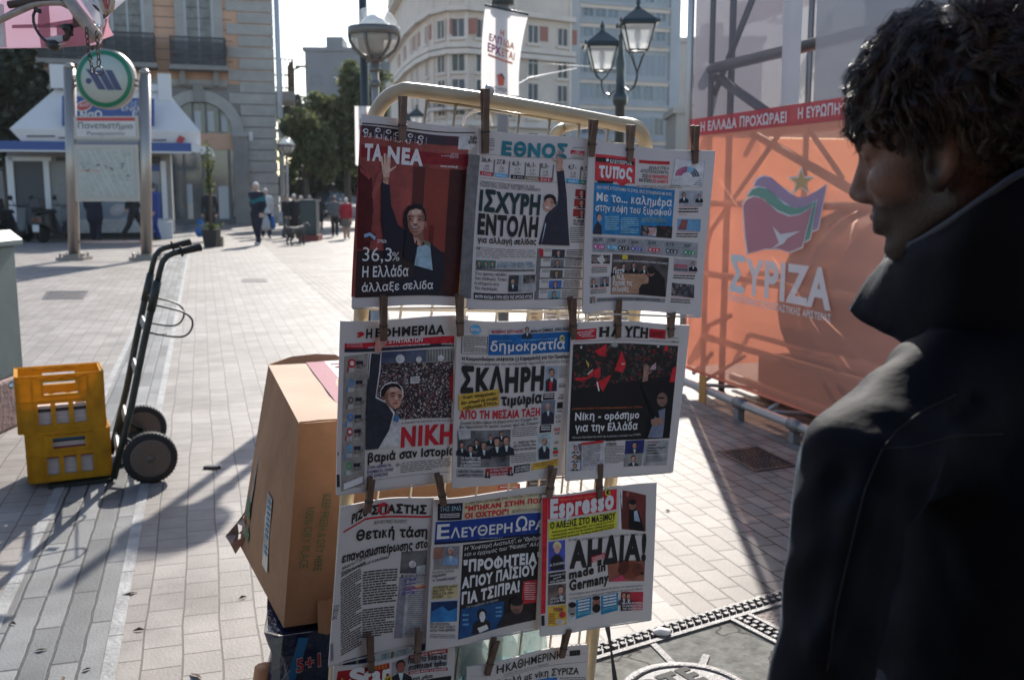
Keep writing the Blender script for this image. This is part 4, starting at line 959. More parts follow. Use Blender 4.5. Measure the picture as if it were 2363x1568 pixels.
for i, (x, y, Y, rx, rz, lab) in enumerate(((690, 275, 75, 50, 45, 'dark tree far off under the thin road lamp'), (770, 400, 62, 75, 48, 'dark shaded street tree over the walkers in red and grey'), (850, 400, 66, 75, 60, 'dark shaded street tree behind the tall banner post'), (700, 420, 58, 60, 40, 'dark shaded street tree above the people at the green box'), (775, 330, 85, 80, 60, 'large dark street tree in the distance behind the tallest green tree'))):
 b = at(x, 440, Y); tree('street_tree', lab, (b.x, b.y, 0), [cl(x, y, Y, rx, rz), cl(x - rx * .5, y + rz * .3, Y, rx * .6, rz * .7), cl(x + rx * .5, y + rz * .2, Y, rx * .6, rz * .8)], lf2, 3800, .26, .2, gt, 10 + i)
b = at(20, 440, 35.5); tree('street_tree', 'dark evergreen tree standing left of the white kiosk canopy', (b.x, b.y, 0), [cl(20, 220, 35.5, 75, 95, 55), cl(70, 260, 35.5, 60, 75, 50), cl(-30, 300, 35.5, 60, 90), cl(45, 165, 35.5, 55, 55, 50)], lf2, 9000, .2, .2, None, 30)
# ================================================================== PASSERS-BY, DOG, VEHICLES, SMALL STREET THINGS
skin = mat('skin', (.42, .26, .19), .6); skin_w = mat('skin_warm', (.48, .30, .23), .6)
hair_w = mat('white_hair', (.66, .64, .60), .7); hair_b = mat('dark_hair', (.03, .025, .02), .6); hair_br = mat('brown_hair', (.10, .06, .04), .6)
def cloth(n, c): return mat(n, c, .85, var=.15, vscale=6)
navy = cloth('navy_cloth', (.012, .014, .03)); blackc = cloth('black_cloth', (.014, .014, .016)); teal = cloth('teal_cloth', (.012, .13, .16)); redc = cloth('red_cloth', (.36, .02, .035)); khaki = cloth('khaki_cloth', (.16, .15, .13)); greyc = cloth('grey_cloth', (.10, .105, .11)); bluec = cloth('blue_cloth', (.02, .05, .22)); whitec = cloth('white_cloth', (.5, .5, .5)); shoe_w = mat('white_shoe', (.5, .5, .5), .6); shoe_b = mat('black_shoe', (.02, .02, .02), .5); shoe_t = mat('tan_shoe', (.25, .11, .05), .6); olive = cloth('olive_cloth', (.05, .05, .042))
def figure(label, foot, top_y, face, top, legs, hair, shoes, step=.12, arms=((-.05, .02), (.05, .02)), group=None, sk=None, shorts=False, coat=False, lean=0.0, extra=None, vox=.024, loc=None, Hm=None, bulk=1.0):
 """a standing or walking person, one continuous body; arms = (forward swing of hand, bend) for left and right"""
 b = gp(*foot) if loc is None else Vector(loc)
 yc = math.hypot(b.y, 0) ; H = Hm or (at(foot[0], top_y, b.y).z)
 ca, sa = math.cos(face), math.sin(face); sk = sk or skin
 def jt(x, y, z): x = x + lean * (z - .5) * 2 if z > .5 else x; return (x * H, y * H, z * H)
 hipz = .5; J = {}
 for sd_, st_ in ((1, step), (-1, -step)):
  J[sd_] = dict(hip=jt(0, sd_ * .05, hipz), knee=jt(st_ * .55 + .02, sd_ * .052, .275), ank=jt(st_ * 1.0 - (.03 if st_ < 0 else 0), sd_ * .055, .045 + (.03 if st_ < -.05 else 0)), toe=jt(st_ * 1.0 + .085 - (.03 if st_ < 0 else 0), sd_ * .065, .018 + (.01 if st_ < -.05 else 0)))
 AR = {}
 for sd_, (sw, bend) in ((1, arms[0]), (-1, arms[1])):
  s_ = jt(0, sd_ * .105, .805); e_ = jt(sw * .35 - .02, sd_ * .135, .63); h_ = jt(sw + .02, sd_ * (.13 - bend * .6), .47 + bend)
  AR[sd_] = (s_, e_, h_)
 k = H * bulk
 def fn(P):
  d = f_cap(P, jt(0, 0, .53), jt(0, 0, .76), .078 * k, .085 * k)
  d = smin(d, f_ell(P, jt(0, 0, .72), (.075 * k, .118 * k, .13 * H)), .03 * H)
  d = smin(d, f_cap(P, jt(0, -.085, .80), jt(0, .085, .80), .05 * k, .05 * k), .03 * H)
  d = smin(d, f_ell(P, jt(0, 0, .52), (.072 * k, .095 * k, .07 * H)), .03 * H)
  if coat: d = smin(d, f_cap(P, jt(0, 0, .60), jt(0, 0, .36), .09 * k, .105 * k), .02 * H)
  for q in J.values():
   d = smin(d, f_cap(P, q['hip'], q['knee'], .062 * k, .043 * k), .02 * H); d = smin(d, f_cap(P, q['knee'], q['ank'], .042 * k, .028 * k + (.008 * H if not shorts else 0)), .012 * H)
   d = smin(d, f_cap(P, q['ank'], q['toe'], .026 * H, .02 * H), .012 * H)
  for s_, e_, h_ in AR.values():
   d = smin(d, f_cap(P, s_, e_, .040 * k, .032 * k), .015 * H); d = smin(d, f_cap(P, e_, h_, .031 * k, .020 * k), .01 * H)
   hd = np.array(h_) - np.array(e_); hd = hd / np.linalg.norm(hd); d = smin(d, f_cap(P, h_, tuple(np.array(h_) + hd * .05 * H), .02 * H, .014 * H), .008 * H)
  d = smin(d, f_cap(P, jt(.0, 0, .82), jt(.008, 0, .90), .03 * H, .03 * H), .012 * H)
  d = smin(d, f_ell(P, jt(.012, 0, .935), (.058 * H, .046 * H, .066 * H)), .012 * H)
  d = smin(d, f_cap(P, jt(.066, 0, .94), jt(.074, 0, .922), .006 * H, .009 * H), .008 * H)
  d = smin(d, f_ell(P, jt(.035, 0, .895), (.03 * H, .028 * H, .022 * H)), .012 * H)
  for sd_ in (1, -1): d = smin(d, f_ell(P, jt(.005, sd_ * .048, .93), (.012 * H, .006 * H, .02 * H)), .004 * H)
  return d - .0025 * np.sin(P[..., 2] * 40 + 8 * P[..., 1] + 5 * P[..., 0])
 r = H * (.34 + abs(step)); V, F = nets(fn, (-r, -.26 * H * max(1, bulk), -.02), (r, .26 * H * max(1, bulk), 1.03 * H), vox)
 ms = [top, legs, sk, hair, shoes] + ([m for m, _ in extra] if extra else [])
 hands = [np.array(a[2]) for a in AR.values()]
 def pick(C):
  z = C[:, 2] / H; x = C[:, 0] / H - np.where(z > .5, lean * (z - .5) * 2, 0); out = np.zeros(len(C), int)
  out[z < (.36 if coat else .50)] = 1
  if shorts: out[(z < .30)] = 2
  out[z < .052] = 4
  ishand = np.zeros(len(C), bool)
  for h in hands: ishand |= (np.linalg.norm(C - h, axis=1) < .06 * H) & (C[:, 2] < h[2] + .012 * H)
  out[(ishand) & (np.abs(C[:, 1]) > .085 * H)] = 2
  ab = np.abs(C[:, 1]) / H; out[(ab > .1) & (z < .50) & (z > .36) & (~ishand)] = 0
  out[(z > .852) & (ab < .07)] = 2; hr = (z > .955) | ((z > .90) & (x < -.008)); out[hr & (z > .86)] = 3
  if extra:
   for i, (_, g) in enumerate(extra): out[g(C / H)] = 5 + i
  return out
 idx = pick(V[F].mean(1))
 W = V.copy(); W[:, 0] = V[:, 0] * ca - V[:, 1] * sa + b.x; W[:, 1] = V[:, 0] * sa + V[:, 1] * ca + b.y; W[:, 2] = V[:, 2] + b.z - min(0, 0)
 W[:, 2] -= W[:, 2].min() - b.z
 o = smesh('person', W, F, ms, lambda c: idx, loc=b); tag(o, label, 'person', group)
 def wpt(x, y, z): return Vector(((x * ca - y * sa) * H + b.x, (x * sa + y * ca) * H + b.y, z * H + b.z))
 o_hands = [wpt(*(np.array(a[2]) / H)) for a in (AR[1], AR[-1])]
 return o, o_hands
TOC = R(-90)
chev = [(teal, lambda c: (c[:, 0] > .0) & (c[:, 2] > .655 + .45 * np.abs(c[:, 1])) & (c[:, 2] < .715 + .45 * np.abs(c[:, 1])) & (c[:, 2] < .80)), (teal, lambda c: (np.abs(c[:, 1]) > .105) & (c[:, 2] > .70) & (c[:, 2] < .76))]
figure('white haired man in a navy tracksuit with a teal chevron, walking in the square', (596, 566), 420, R(-112), navy, navy, hair_w, shoe_w, .07, ((.02, .03), (-.10, .04)), extra=chev, sk=skin_w, bulk=1.12, vox=.02)
o, h = figure('white haired person walking close behind the man in the tracksuit', (615, 549), 434, R(-70), whitec, navy, hair_w, shoe_b, .08)
def bag(label, top, wid, hgt, m, cat='bag'):
 mb = MB(); w2 = wid / 2; mb.lathe(top + Vector((0, 0, -hgt)), [(w2 * .7, 0), (w2, hgt * .15), (w2 * .95, hgt * .5), (w2 * .55, hgt * .82), (w2 * .2, hgt * .95)], m, 12); mb.tube([top + Vector((-.06, 0, -hgt * .1)), top + Vector((-.03, 0, .02)), top + Vector((.03, 0, .02)), top + Vector((.06, 0, -hgt * .1))], .008, m, 6); return one(mb, 'carrier_bag', label, cat, loc=top)
bagb = mat('blue_plastic_bag', (.02, .15, .42), .35, trans=.3); bagw = mat('white_plastic_bag', (.55, .56, .55), .4, trans=.3)
bag('white carrier bag held by the person behind the tracksuit man', gp(614, 549) + Vector((.05, -.2, .80)), .30, .55, bagw)
bag('blue carrier bag beside the white bag behind the tracksuit man', gp(622, 549) + Vector((.1, 0, .78)), .22, .48, bagb)
o, h = figure('person in a black jacket standing behind the potted tree', (487, 556), 432, R(-95), blackc, blackc, hair_b, shoe_b, .03)
bag('blue carrier bag hanging low beside the potted tree', gp(471, 558) + Vector((0, -.3, .72)), .30, .55, bagb)
figure('person in a long dark navy coat standing behind the metro map board', (222, 556), 405, R(95), navy, navy, hair_b, shoe_b, .03, ((.02, .0), (.12, .16)), coat=True, bulk=1.15)
figure('person in black with tan shoes striding past the kiosk front', (312, 557), 415, R(8), blackc, blackc, hair_b, shoe_t, .17, ((.12, .05), (-.12, .05)))
figure('person in bright blue trousers at the right end of the kiosk', (358, 555), 421, R(180), bluec, bluec, hair_b, shoe_b, .03)
figure('short haired man in a red jumper and khaki shorts walking away', (800, 552), 455, R(88), redc, khaki, hair_w, shoe_b, .06, ((.05, .02), (-.05, .02)), shorts=True, bulk=1.15)
figure('long haired person in a grey top and black trousers walking beside the man in red', (773, 546), 452, R(95), greyc, blackc, hair_br, shoe_b, .09)
figure('woman in a long black coat walking away beyond the green box', (739, 531), 452, R(92), blackc, blackc, hair_b, shoe_b, .07, coat=True)
figure('child in a red jacket beside the woman in the black coat', (721, 530), 494, R(90), redc, navy, hair_b, shoe_b, .06)
figure('person in a black coat standing between lamp post and green box', (680, 552), 447, R(-60), blackc, blackc, hair_w, shoe_b, .03, coat=True, sk=skin_w)
figure('person in dark clothes half hidden behind the green box', (697, 543), 451, R(-100), olive, blackc, hair_w, shoe_b, .04)
figure('bare headed man in a dark jacket at the pole by the corner', (662, 548), 449, R(-20), blackc, greyc, hair_b, shoe_b, .04)
figure('grey haired passer-by seen over the green box', (716, 531), 450, R(-80), khaki, blackc, hair_w, shoe_b, .05)
figure('pale headed passer-by far off between the walkers in grey and red', (787, 524), 457, R(-95), whitec, blackc, hair_w, shoe_b, .06)
# dog
def dog():
 b = gp(685, 565); L = 1.0; face = R(62); ca, sa = math.cos(face), math.sin(face); s = .60
 def fn(P):
  d = f_cap(P, (-.30, 0, .44), (.02, 0, .43), .10, .10); d = smin(d, f_ell(P, (.16, 0, .42), (.15, .11, .135)), .06)
  d = smin(d, f_cap(P, (.26, 0, .48), (.40, 0, .56), .075, .06), .05); d = smin(d, f_ell(P, (.46, 0, .58), (.085, .065, .065)), .03); d = smin(d, f_cap(P, (.5, 0, .565), (.60, 0, .545), .042, .03), .02)
  for y in (-.05, .05): d = smin(d, f_cap(P, (.42, y * 1.1, .62), (.39, y * 1.7, .55), .022, .014), .01)
  for y in (-.075, .075):
   d = smin(d, f_cap(P, (.20, y, .36), (.215, y, .19), .05, .032), .03); d = smin(d, f_cap(P, (.215, y, .19), (.20, y, .04), .03, .022), .01); d = smin(d, f_cap(P, (.2, y, .03), (.25, y, .022), .025, .02), .01)
   d = smin(d, f_cap(P, (-.30, y, .38), (-.24, y, .25), .075, .045), .03); d = smin(d, f_cap(P, (-.24, y, .25), (-.35, y, .16), .042, .026), .012); d = smin(d, f_cap(P, (-.35, y, .16), (-.325, y, .04), .026, .02), .01); d = smin(d, f_cap(P, (-.325, y, .028), (-.27, y, .022), .024, .02), .01)
  d = smin(d, f_cap(P, (-.38, 0, .47), (-.46, .02, .62), .028, .014), .02)
  return d
 V, F = nets(fn, (-.6, -.25, -.02), (.72, .25, .75), .018)
 W = V.copy(); W[:, 0] = V[:, 0] * ca - V[:, 1] * sa + b.x; W[:, 1] = V[:, 0] * sa + V[:, 1] * ca + b.y; W[:, 2] = V[:, 2] - V[:, 2].min()
 fur = mat('dark_fur', (.05, .048, .046), .8, var=.3, vscale=10); fw = mat('pale_fur', (.4, .36, .3), .8)
 tag(smesh('dog', W, F, [fur, fw], lambda c: ((c[:, 2] > .52) & (np.hypot(c[:, 0] - b.x + .44 * ca, c[:, 1] - b.y + .44 * sa) < .10)).astype(int), loc=b), 'dark grey dog standing in the sun before the green box', 'dog')
dog()
# green box on a red base
b = gp(713, 556); t = thing('utility_box', 'dark green utility box on a low red base among the passers-by', 'utility box', b); k = b.y / FPX
mb = MB(); mb.box((b.x, b.y + .3, .09), (44 * k, .7, .18), mat('red_base', (.22, .055, .045), .8, var=.2), SA * 0); mb.build('base', t)
mb = MB(); mb.box((b.x - .02, b.y + .32, .18 + .52), (37 * k, .55, 1.04), mat('dark_green_metal', (.03, .045, .045), .55, var=.2), 0); bo = mb.build('body', t, bevel=.02)
mb = MB(); mb.box((b.x - .02, b.y + .32, 1.24), (39 * k, .6, .05), mat('dark_green_metal', (.03, .045, .045), .55)); mb.box((b.x - .05, b.y + .25, 1.275), (.3, .3, .02), whitec, .3); mb.build('lid', t)
mb = MB(); mb.box((b.x - .02, b.y + .04, .75), (30 * k, .012, .85), mat('door_green', (.035, .055, .052), .5)); mb.build('door', t)
# potted tree and parcel
b = gp(484, 571); t = thing('potted_tree', 'thin potted tree with climbing leaves in a tall dark square pot', 'potted plant', b); k = b.y / FPX
mb = MB(); s1, s0 = 17.5 * k, 14 * k; hp = 41 * k
mb.hexa([b + Vector((x * s0, y * s0 + s1, 0)) for x, y in ((-1, -1), (1, -1), (1, 1), (-1, 1))] + [b + Vector((x * s1, y * s1 + s1, hp)) for x, y in ((-1, -1), (1, -1), (1, 1), (-1, 1))], mat('dark_pot', (.016, .014, .014), .6)); mb.build('pot', t)
mb = MB(); c = b + Vector((0, s1, hp)); mb.tube([c, c + Vector((.02, 0, .8)), c + Vector((-.02, 0, 1.5)), c + Vector((0, 0, 2.25))], [.05, .042, .035, .015], bark, 8); mb.build('trunk', t)
mb = MB(); rr = random.Random(9)
for i in range(400):
 z = 1.0 + abs(rr.gauss(0, .62)) if rr.random() > .2 else rr.uniform(.02, .15)
 if z > 2.45: continue
 r_ = (.10 if z < 1.6 else .15) if z > .5 else .25; p = c + Vector((rr.gauss(0, r_ * .6), rr.gauss(0, r_ * .6), z)); d = Vector((rr.gauss(0, 1), rr.gauss(0, 1), rr.gauss(0, 1))).normalized() * .055; e = d.orthogonal() * .5
 mb.add([p - d, p + e, p + d, p - e], [(0, 1, 2, 3)], lf1)
mb.build('crown', t)
p = gp(506, 569); mb = MB(); mb.box((p.x, p.y + .15, .14), (.16, .26, .28), mat('small_carton', (.36, .28, .22), .8), .2); one(mb, 'small_carton', 'small brown carton on the ground beside the dark plant pot', 'box', loc=p)
# scooters
rub = mat('rubber', (.014, .014, .015), .75); scb = mat('scooter_black', (.01, .01, .012), .25, coat=.5)
def scooter(px, label, s, turn):
 b = gp(*px); t = thing('scooter', label, 'scooter', b); M = Matrix.Translation(b) @ Matrix.Rotation(turn, 4, 'Z') @ Matrix.Scale(s, 4)
 T = lambda x, y, z: M @ Vector((x, y, z))
 def ring(y, r, w_, name):
  mb = MB(); ax = (M.to_3x3() @ Vector((1, 0, 0))).normalized(); mb.lathe(T(0, y, r), [(.1 * s, -w_ * s), (r * s * .93, -w_ * s), (r * s, -w_ * s * .5), (r * s, w_ * s * .5), (r * s * .93, w_ * s), (.1 * s, w_ * s)], rub, 20, axis=ax); return mb.build(name, t)
 ring(0, .25, .065, 'wheel'); ring(1.25, .25, .055, 'wheel')
 mb = MB(); sec = [(-.25, .16, .55, .78), (0, .20, .42, .84), (.35, .21, .30, .84), (.5, .2, .25, .6), (.62, .2, .22, .32), (.95, .2, .22, .32), (1.05, .19, .25, 1.0), (1.15, .12, .5, 1.02)]
 vs = []
 for y, hw, z0, z1 in sec: vs += [T(-hw, y, z0), T(hw, y, z0), T(hw * .75, y, z1), T(-hw * .75, y, z1)]
 fs = [(0, 3, 2, 1), (28, 29, 30, 31)]
 for i in range(7):
  for k2 in range(4): fs.append((i * 4 + k2, i * 4 + (k2 + 1) % 4, i * 4 + 4 + (k2 + 1) % 4, i * 4 + 4 + k2))
 mb.add(vs, fs, scb); mb.build('body', t, bevel=.02)
 mb = MB(); V8 = [T(x, y, z) for z, hw, y0, y1 in ((.84, .17, -.28, .5), (.95, .14, -.22, .42)) for x, y in ((-hw, y0), (hw, y0), (hw, y1), (-hw, y1))]; mb.hexa(V8, blackc); mb.build('seat', t, bevel=.03)
 mb = MB(); V8 = [T(x, y, z) for z, hw, y0, y1 in ((.96, .16, -.3, .02), (1.26, .14, -.26, .0)) for x, y in ((-hw, y0), (hw, y0), (hw, y1), (-hw, y1))]; mb.hexa(V8, mat('top_box', (.022, .016, .022), .4)); mb.build('top_box', t, bevel=.04)
 mb = MB(); mb.tube([T(-.36, 1.02, 1.06), T(-.15, 1.1, 1.04), T(.15, 1.1, 1.04), T(.36, 1.02, 1.06)], .018 * s, rub, 8); ho = mb.build('handlebar', t)
 for sx in (-1, 1):
  mb = MB(); mb.tube([T(sx * .22, 1.08, 1.06), T(sx * .3, 1.05, 1.22)], .008 * s, rub, 6); mb.lathe(T(sx * .33, 1.05, 1.27), [(.075 * s, -.012), (.075 * s, .012)], rub, 14, axis=(M.to_3x3() @ Vector((0, 1, 0)))); mb.build('mirror', ho)
 for sx in (-1, 1):
  mb = MB(); mb.box(T(sx * .1, -.262, .66), (.12 * s, .03, .055 * s), mat('tail_light', (.22, .01, .012), .3), turn); mb.build('tail_light', t)
 mb = MB(); mb.box(T(0, -.30, .42), (.2 * s, .012, .2 * s), mat('number_plate', (.62, .63, .64), .5), turn); V8 = [T(x, y, z) for z, y0, y1 in ((.30, -.29, -.27), (.62, -.24, -.2)) for x, y in ((-.1, y0), (.1, y0), (.1, y1), (-.1, y1))]; mb.hexa(V8, rub); mb.build('number_plate', t)
scooter((101, 560), 'black scooter with a white number plate parked before the kiosk door', 1.05, R(-12))
scooter((5, 562), 'black scooter half cut off at the picture edge, left of its twin', 1.05, R(-6))
# cars far down the street
def car(px, label, body, turn):
 b = gp(*px); t = thing('parked_car', label, 'car', b); M = Matrix.Translation(b) @ Matrix.Rotation(turn, 4, 'Z'); T = lambda x, y, z: M @ Vector((x, y, z))
 mb = MB(); sec = [(-2.0, .78, .35, .75), (-1.9, .83, .25, .85), (-.95, .85, .22, .95), (1.2, .85, .22, .98), (1.95, .82, .25, .9), (2.05, .76, .35, .8)]; vs = []
 for y, hw, z0, z1 in sec: vs += [T(-hw, y, z0), T(hw, y, z0), T(hw, y, z1), T(-hw, y, z1)]
 mb.add(vs, [(0, 3, 2, 1), (20, 21, 22, 23)] + [(i * 4 + k, i * 4 + (k + 1) % 4, i * 4 + 4 + (k + 1) % 4, i * 4 + 4 + k) for i in range(5) for k in range(4)], body)
 cb = [T(x, y, z) for z, hw, y0, y1 in ((.95, .8, -1.0, 1.9), (1.46, .62, -.3, 1.5)) for x, y in ((-hw, y0), (hw, y0), (hw, y1), (-hw, y1))]; mb.hexa(cb, body); mb.build('body', t, bevel=.05)
 g = MB(); g.poly([T(-.68, -.93, 1.0), T(.68, -.93, 1.0), T(.56, -.36, 1.42), T(-.56, -.36, 1.42)], pane_d); g.build('windscreen', t)
 for sx in (-1, 1):
  g = MB(); q = [T(sx * .815, -.7, 1.0), T(sx * .815, 1.6, 1.0), T(sx * .66, 1.35, 1.4), T(sx * .66, -.25, 1.4)]; g.poly(q if sx < 0 else q[::-1], pane_d); g.build('side_window', t)
  g = MB(); g.box(T(sx * .6, -2.0, .66), (.3, .05, .16), mat('headlight', (.7, .72, .74), .15), turn); g.build('headlight', t)
  for y in (-1.3, 1.3):
   g = MB(); g.lathe(T(sx * .74, y, .31), [(.12, -.1), (.3, -.1), (.31, -.05), (.31, .05), (.3, .1), (.12, .1)], rub, 16, axis=(M.to_3x3() @ Vector((1, 0, 0)))); g.build('wheel', t)
 g = MB(); g.box(T(0, -2.02, .42), (.5, .03, .11), mat('number_plate', (.62, .63, .64), .5), turn); g.build('number_plate', t)
car((757, 503), 'dark car far down the street between the walkers', mat('dark_car_paint', (.03, .04, .05), .25, coat=.6), R(8))
car((722, 500), 'white car far down the street behind the woman in black', mat('white_car_paint', (.6, .6, .6), .25, coat=.6), R(8))
# ================================================================== LEFT FOREGROUND: cabinet, crates, hand truck, newsstand awning
cab = mat('cabinet_paint', (.085, .125, .125), .55, var=.2, vscale=4, bump=.05, bscale=60)
def cabinet():
 b0 = gp(46, 1008); Yc = b0.y; k = Yc / FPX
 t = thing('street_cabinet', 'grey green metal cabinet with a sloping lid on a pinkish stone base', 'cabinet', b0)
 x1 = at(70, 900, Yc + .50).x; zt = at(46, 890, Yc).z; ztop = at(40, 575, Yc).z
 mb = MB(); mb.box((x1 - .35, Yc + .27, zt * .5), (.70, .56, zt), mat('pink_stone', (.25, .165, .15), .85, var=.3, vscale=8, bump=.5, bscale=30)); mb.build('base', t, bevel=.02)
 mb = MB(); mb.box((x1 - .36, Yc + .26, (zt + ztop) / 2), (.66, .46, ztop - zt - .002), cab); bo = mb.build('body', t, bevel=.01)
 lid = MB(); xl, xr = x1 - .74, x1 + .0; ya, yb = Yc - .02, Yc + .54; zr = at(22, 538, Yc).z
 prof = [(xr + .005, ztop), (xr + .005, ztop + .035), (xr - .075, zr), (xl + .07, zr), (xl - .005, ztop + .035), (xl - .005, ztop)]
 lid.prism([Vector((x, ya, z)) for x, z in prof], (0, yb - ya, 0), cab); lid.build('lid', t, bevel=.006)
 g = MB(); g.box((x1 - .375, Yc + .02, (zt + ztop) / 2), (.60, .02, ztop - zt - .12), cab); g.build('door', t); g = MB(); g.box((x1 - .48, Yc + .018, zt + .5), (.38, .02, .9), mat('dark_slot', (.012, .012, .014), .7)); g.build('side_slot', t)
cabinet()
p = gp(44, 892, 0); p = at(34, 888, gp(46, 1008).y - .03); mb = MB(); mb.lathe(p, [(.03, -.02), (.04, .0), (.02, .03)], mat('crumpled_foil', (.5, .5, .5), .25, .8), 7); mb.lathe(p + Vector((.03, 0, -.02)), [(.02, -.02), (.03, .0), (.01, .02)], mat('crumpled_foil', (.5, .5, .5), .25, .8), 6); one(mb, 'foil_scrap', 'crumpled foil lying on the stone base of the grey green cabinet', 'litter', loc=p)

# ---- crates
yel = mat('yellow_plastic', (.70, .36, .012), .48, var=.32, vscale=7, spec=.4, trans=.35)
c0, c1 = gp(68, 1129), gp(245, 1103); CWd = (c1 - c0).length; cu = Vector((math.cos(R(26)), math.sin(R(26)), 0)); cv = Vector((-cu.y, cu.x, 0))
def crate(z0, label, H, W, u_off, fill, slide=0.0):
 o = c0 + cu * u_off + Vector((0, 0, z0)); t = thing('crate', label, 'crate', o + cu * W / 2, 'yellow newspaper crates'); D = .31; th = .012
 P = lambda u, v, z: o + cu * u + cv * v + Vector((0, 0, z))
 def slab(mb, u0, u1, v0, v1, za, zb, m=yel): mb.hexa([P(u, v, za) for u, v in ((u0, v0), (u1, v0), (u1, v1), (u0, v1))] + [P(u, v, zb) for u, v in ((u0, v0), (u1, v0), (u1, v1), (u0, v1))], m)
 def wall(mb, W_, f, sgn=1):
  """one side with a grip and three openings; f(a0,a1,z0,z1,d0,d1)"""
  g0, g1 = W_ * .31, W_ * .70; ga, gb = H * .665, H * .885; wz0, wz1 = H * .13, H * .50
  f(0, W_, 0, wz0, 0, th); f(0, W_, wz1, ga, 0, th); f(0, W_, gb, H, 0, th); f(0, g0, ga, gb, 0, th); f(g1, W_, ga, gb, 0, th)
  ws = [(.23, .375), (.43, .58), (.635, .78)]; a = 0
  for s, e in ws: f(W_ * a, W_ * s, wz0, wz1, 0, th); a = e
  f(W_ * a, W_, wz0, wz1, 0, th)
  for zz in (0, H * .53, H * .985): f(0, W_, zz, zz + H * .03, -.006, 0)
  for aa in (.0, .165, .805, .975): f(W_ * aa, W_ * aa + .008, 0, H, -.005, 0)
  f(g0 - .012, g0, ga - .01, gb + .012, -.007, 0); f(g1, g1 + .012, ga - .01, gb + .012, -.007, 0); f(g0, g1, gb, gb + .012, -.007, 0); f(g0, g1, ga - .012, ga, -.007, 0)
  n = 6
  for i in range(n):                                # zigzag ribs over the grip
   a0, a1 = W_ * (.2 + .6 * i / n), W_ * (.2 + .6 * (i + 1) / n); za, zb = (gb + .015, H * .97) if i % 2 else (H * .97, gb + .015)
   zig.append((f, a0, a1, za, zb))
 zig = []
 mb = MB(); wall(mb, W, lambda a0, a1, z0_, z1_, d0, d1: slab(mb, a0, a1, d0, d1, z0_, z1_)); 
 wall(mb, W, lambda a0, a1, z0_, z1_, d0, d1: slab(mb, a0, a1, D - d1, D - d0, z0_, z1_))
 wall(mb, D - 2 * th, lambda a0, a1, z0_, z1_, d0, d1: slab(mb, d0, d1, th + a0, th + a1, z0_, z1_))
 wall(mb, D - 2 * th, lambda a0, a1, z0_, z1_, d0, d1: slab(mb, W - d1, W - d0, th + a0, th + a1, z0_, z1_))
 for f, a0, a1, za, zb in zig[:6]: mb.tube([P(a0, -.003, za), P(a1, -.003, zb)], .003, yel, 5)
 for f, a0, a1, za, zb in zig[6:12]: mb.tube([P(a0, D - th - .003, za), P(a1, D - th - .003, zb)], .003, yel, 5)
 slab(mb, th, W - th, th, D - th, 0, .012); mb.build('body', t)
 k = MB(); r2 = random.Random(int(z0 * 100) + 5); z = .014
 while z < H * fill:
  h = r2.uniform(.008, .02); c = r2.choice(['paper', 'paper', 'paper2', 'magenta', 'blue', 'dark']) if z0 > .1 or z > .12 else 'paper'
  m = {'paper': mat('stack_paper', (.5, .47, .46), .8, var=.1), 'paper2': mat('stack_grey', (.33, .30, .31), .8), 'magenta': mat('stack_magenta', (.24, .05, .09), .6), 'blue': mat('stack_blue', (.03, .17, .36), .6), 'dark': mat('stack_dark', (.03, .025, .03), .7)}[c]
  j = r2.uniform(-.004, .004); slab(k, .02 + j, W - .022, .018, D - .02 + j * .5, z, z + h - .0015, m); z += h
 return t, k, P
t1, k1, P1 = crate(.03, 'lower yellow crate on the hand truck, filled with stacked papers', .262, .405, .0, .95)
one(k1, 'paper_stack', 'stack of newspapers and magazines filling the lower yellow crate', 'newspaper stack', loc=P1(.2, .15, .02))
t2, k2, P2 = crate(.297, 'upper yellow crate, half full, on top of the other crate', .30, .42, -.03, .42)
one(k2, 'paper_stack', 'stack of magazines lying in the bottom of the upper yellow crate', 'newspaper stack', loc=P2(.2, .15, .02))

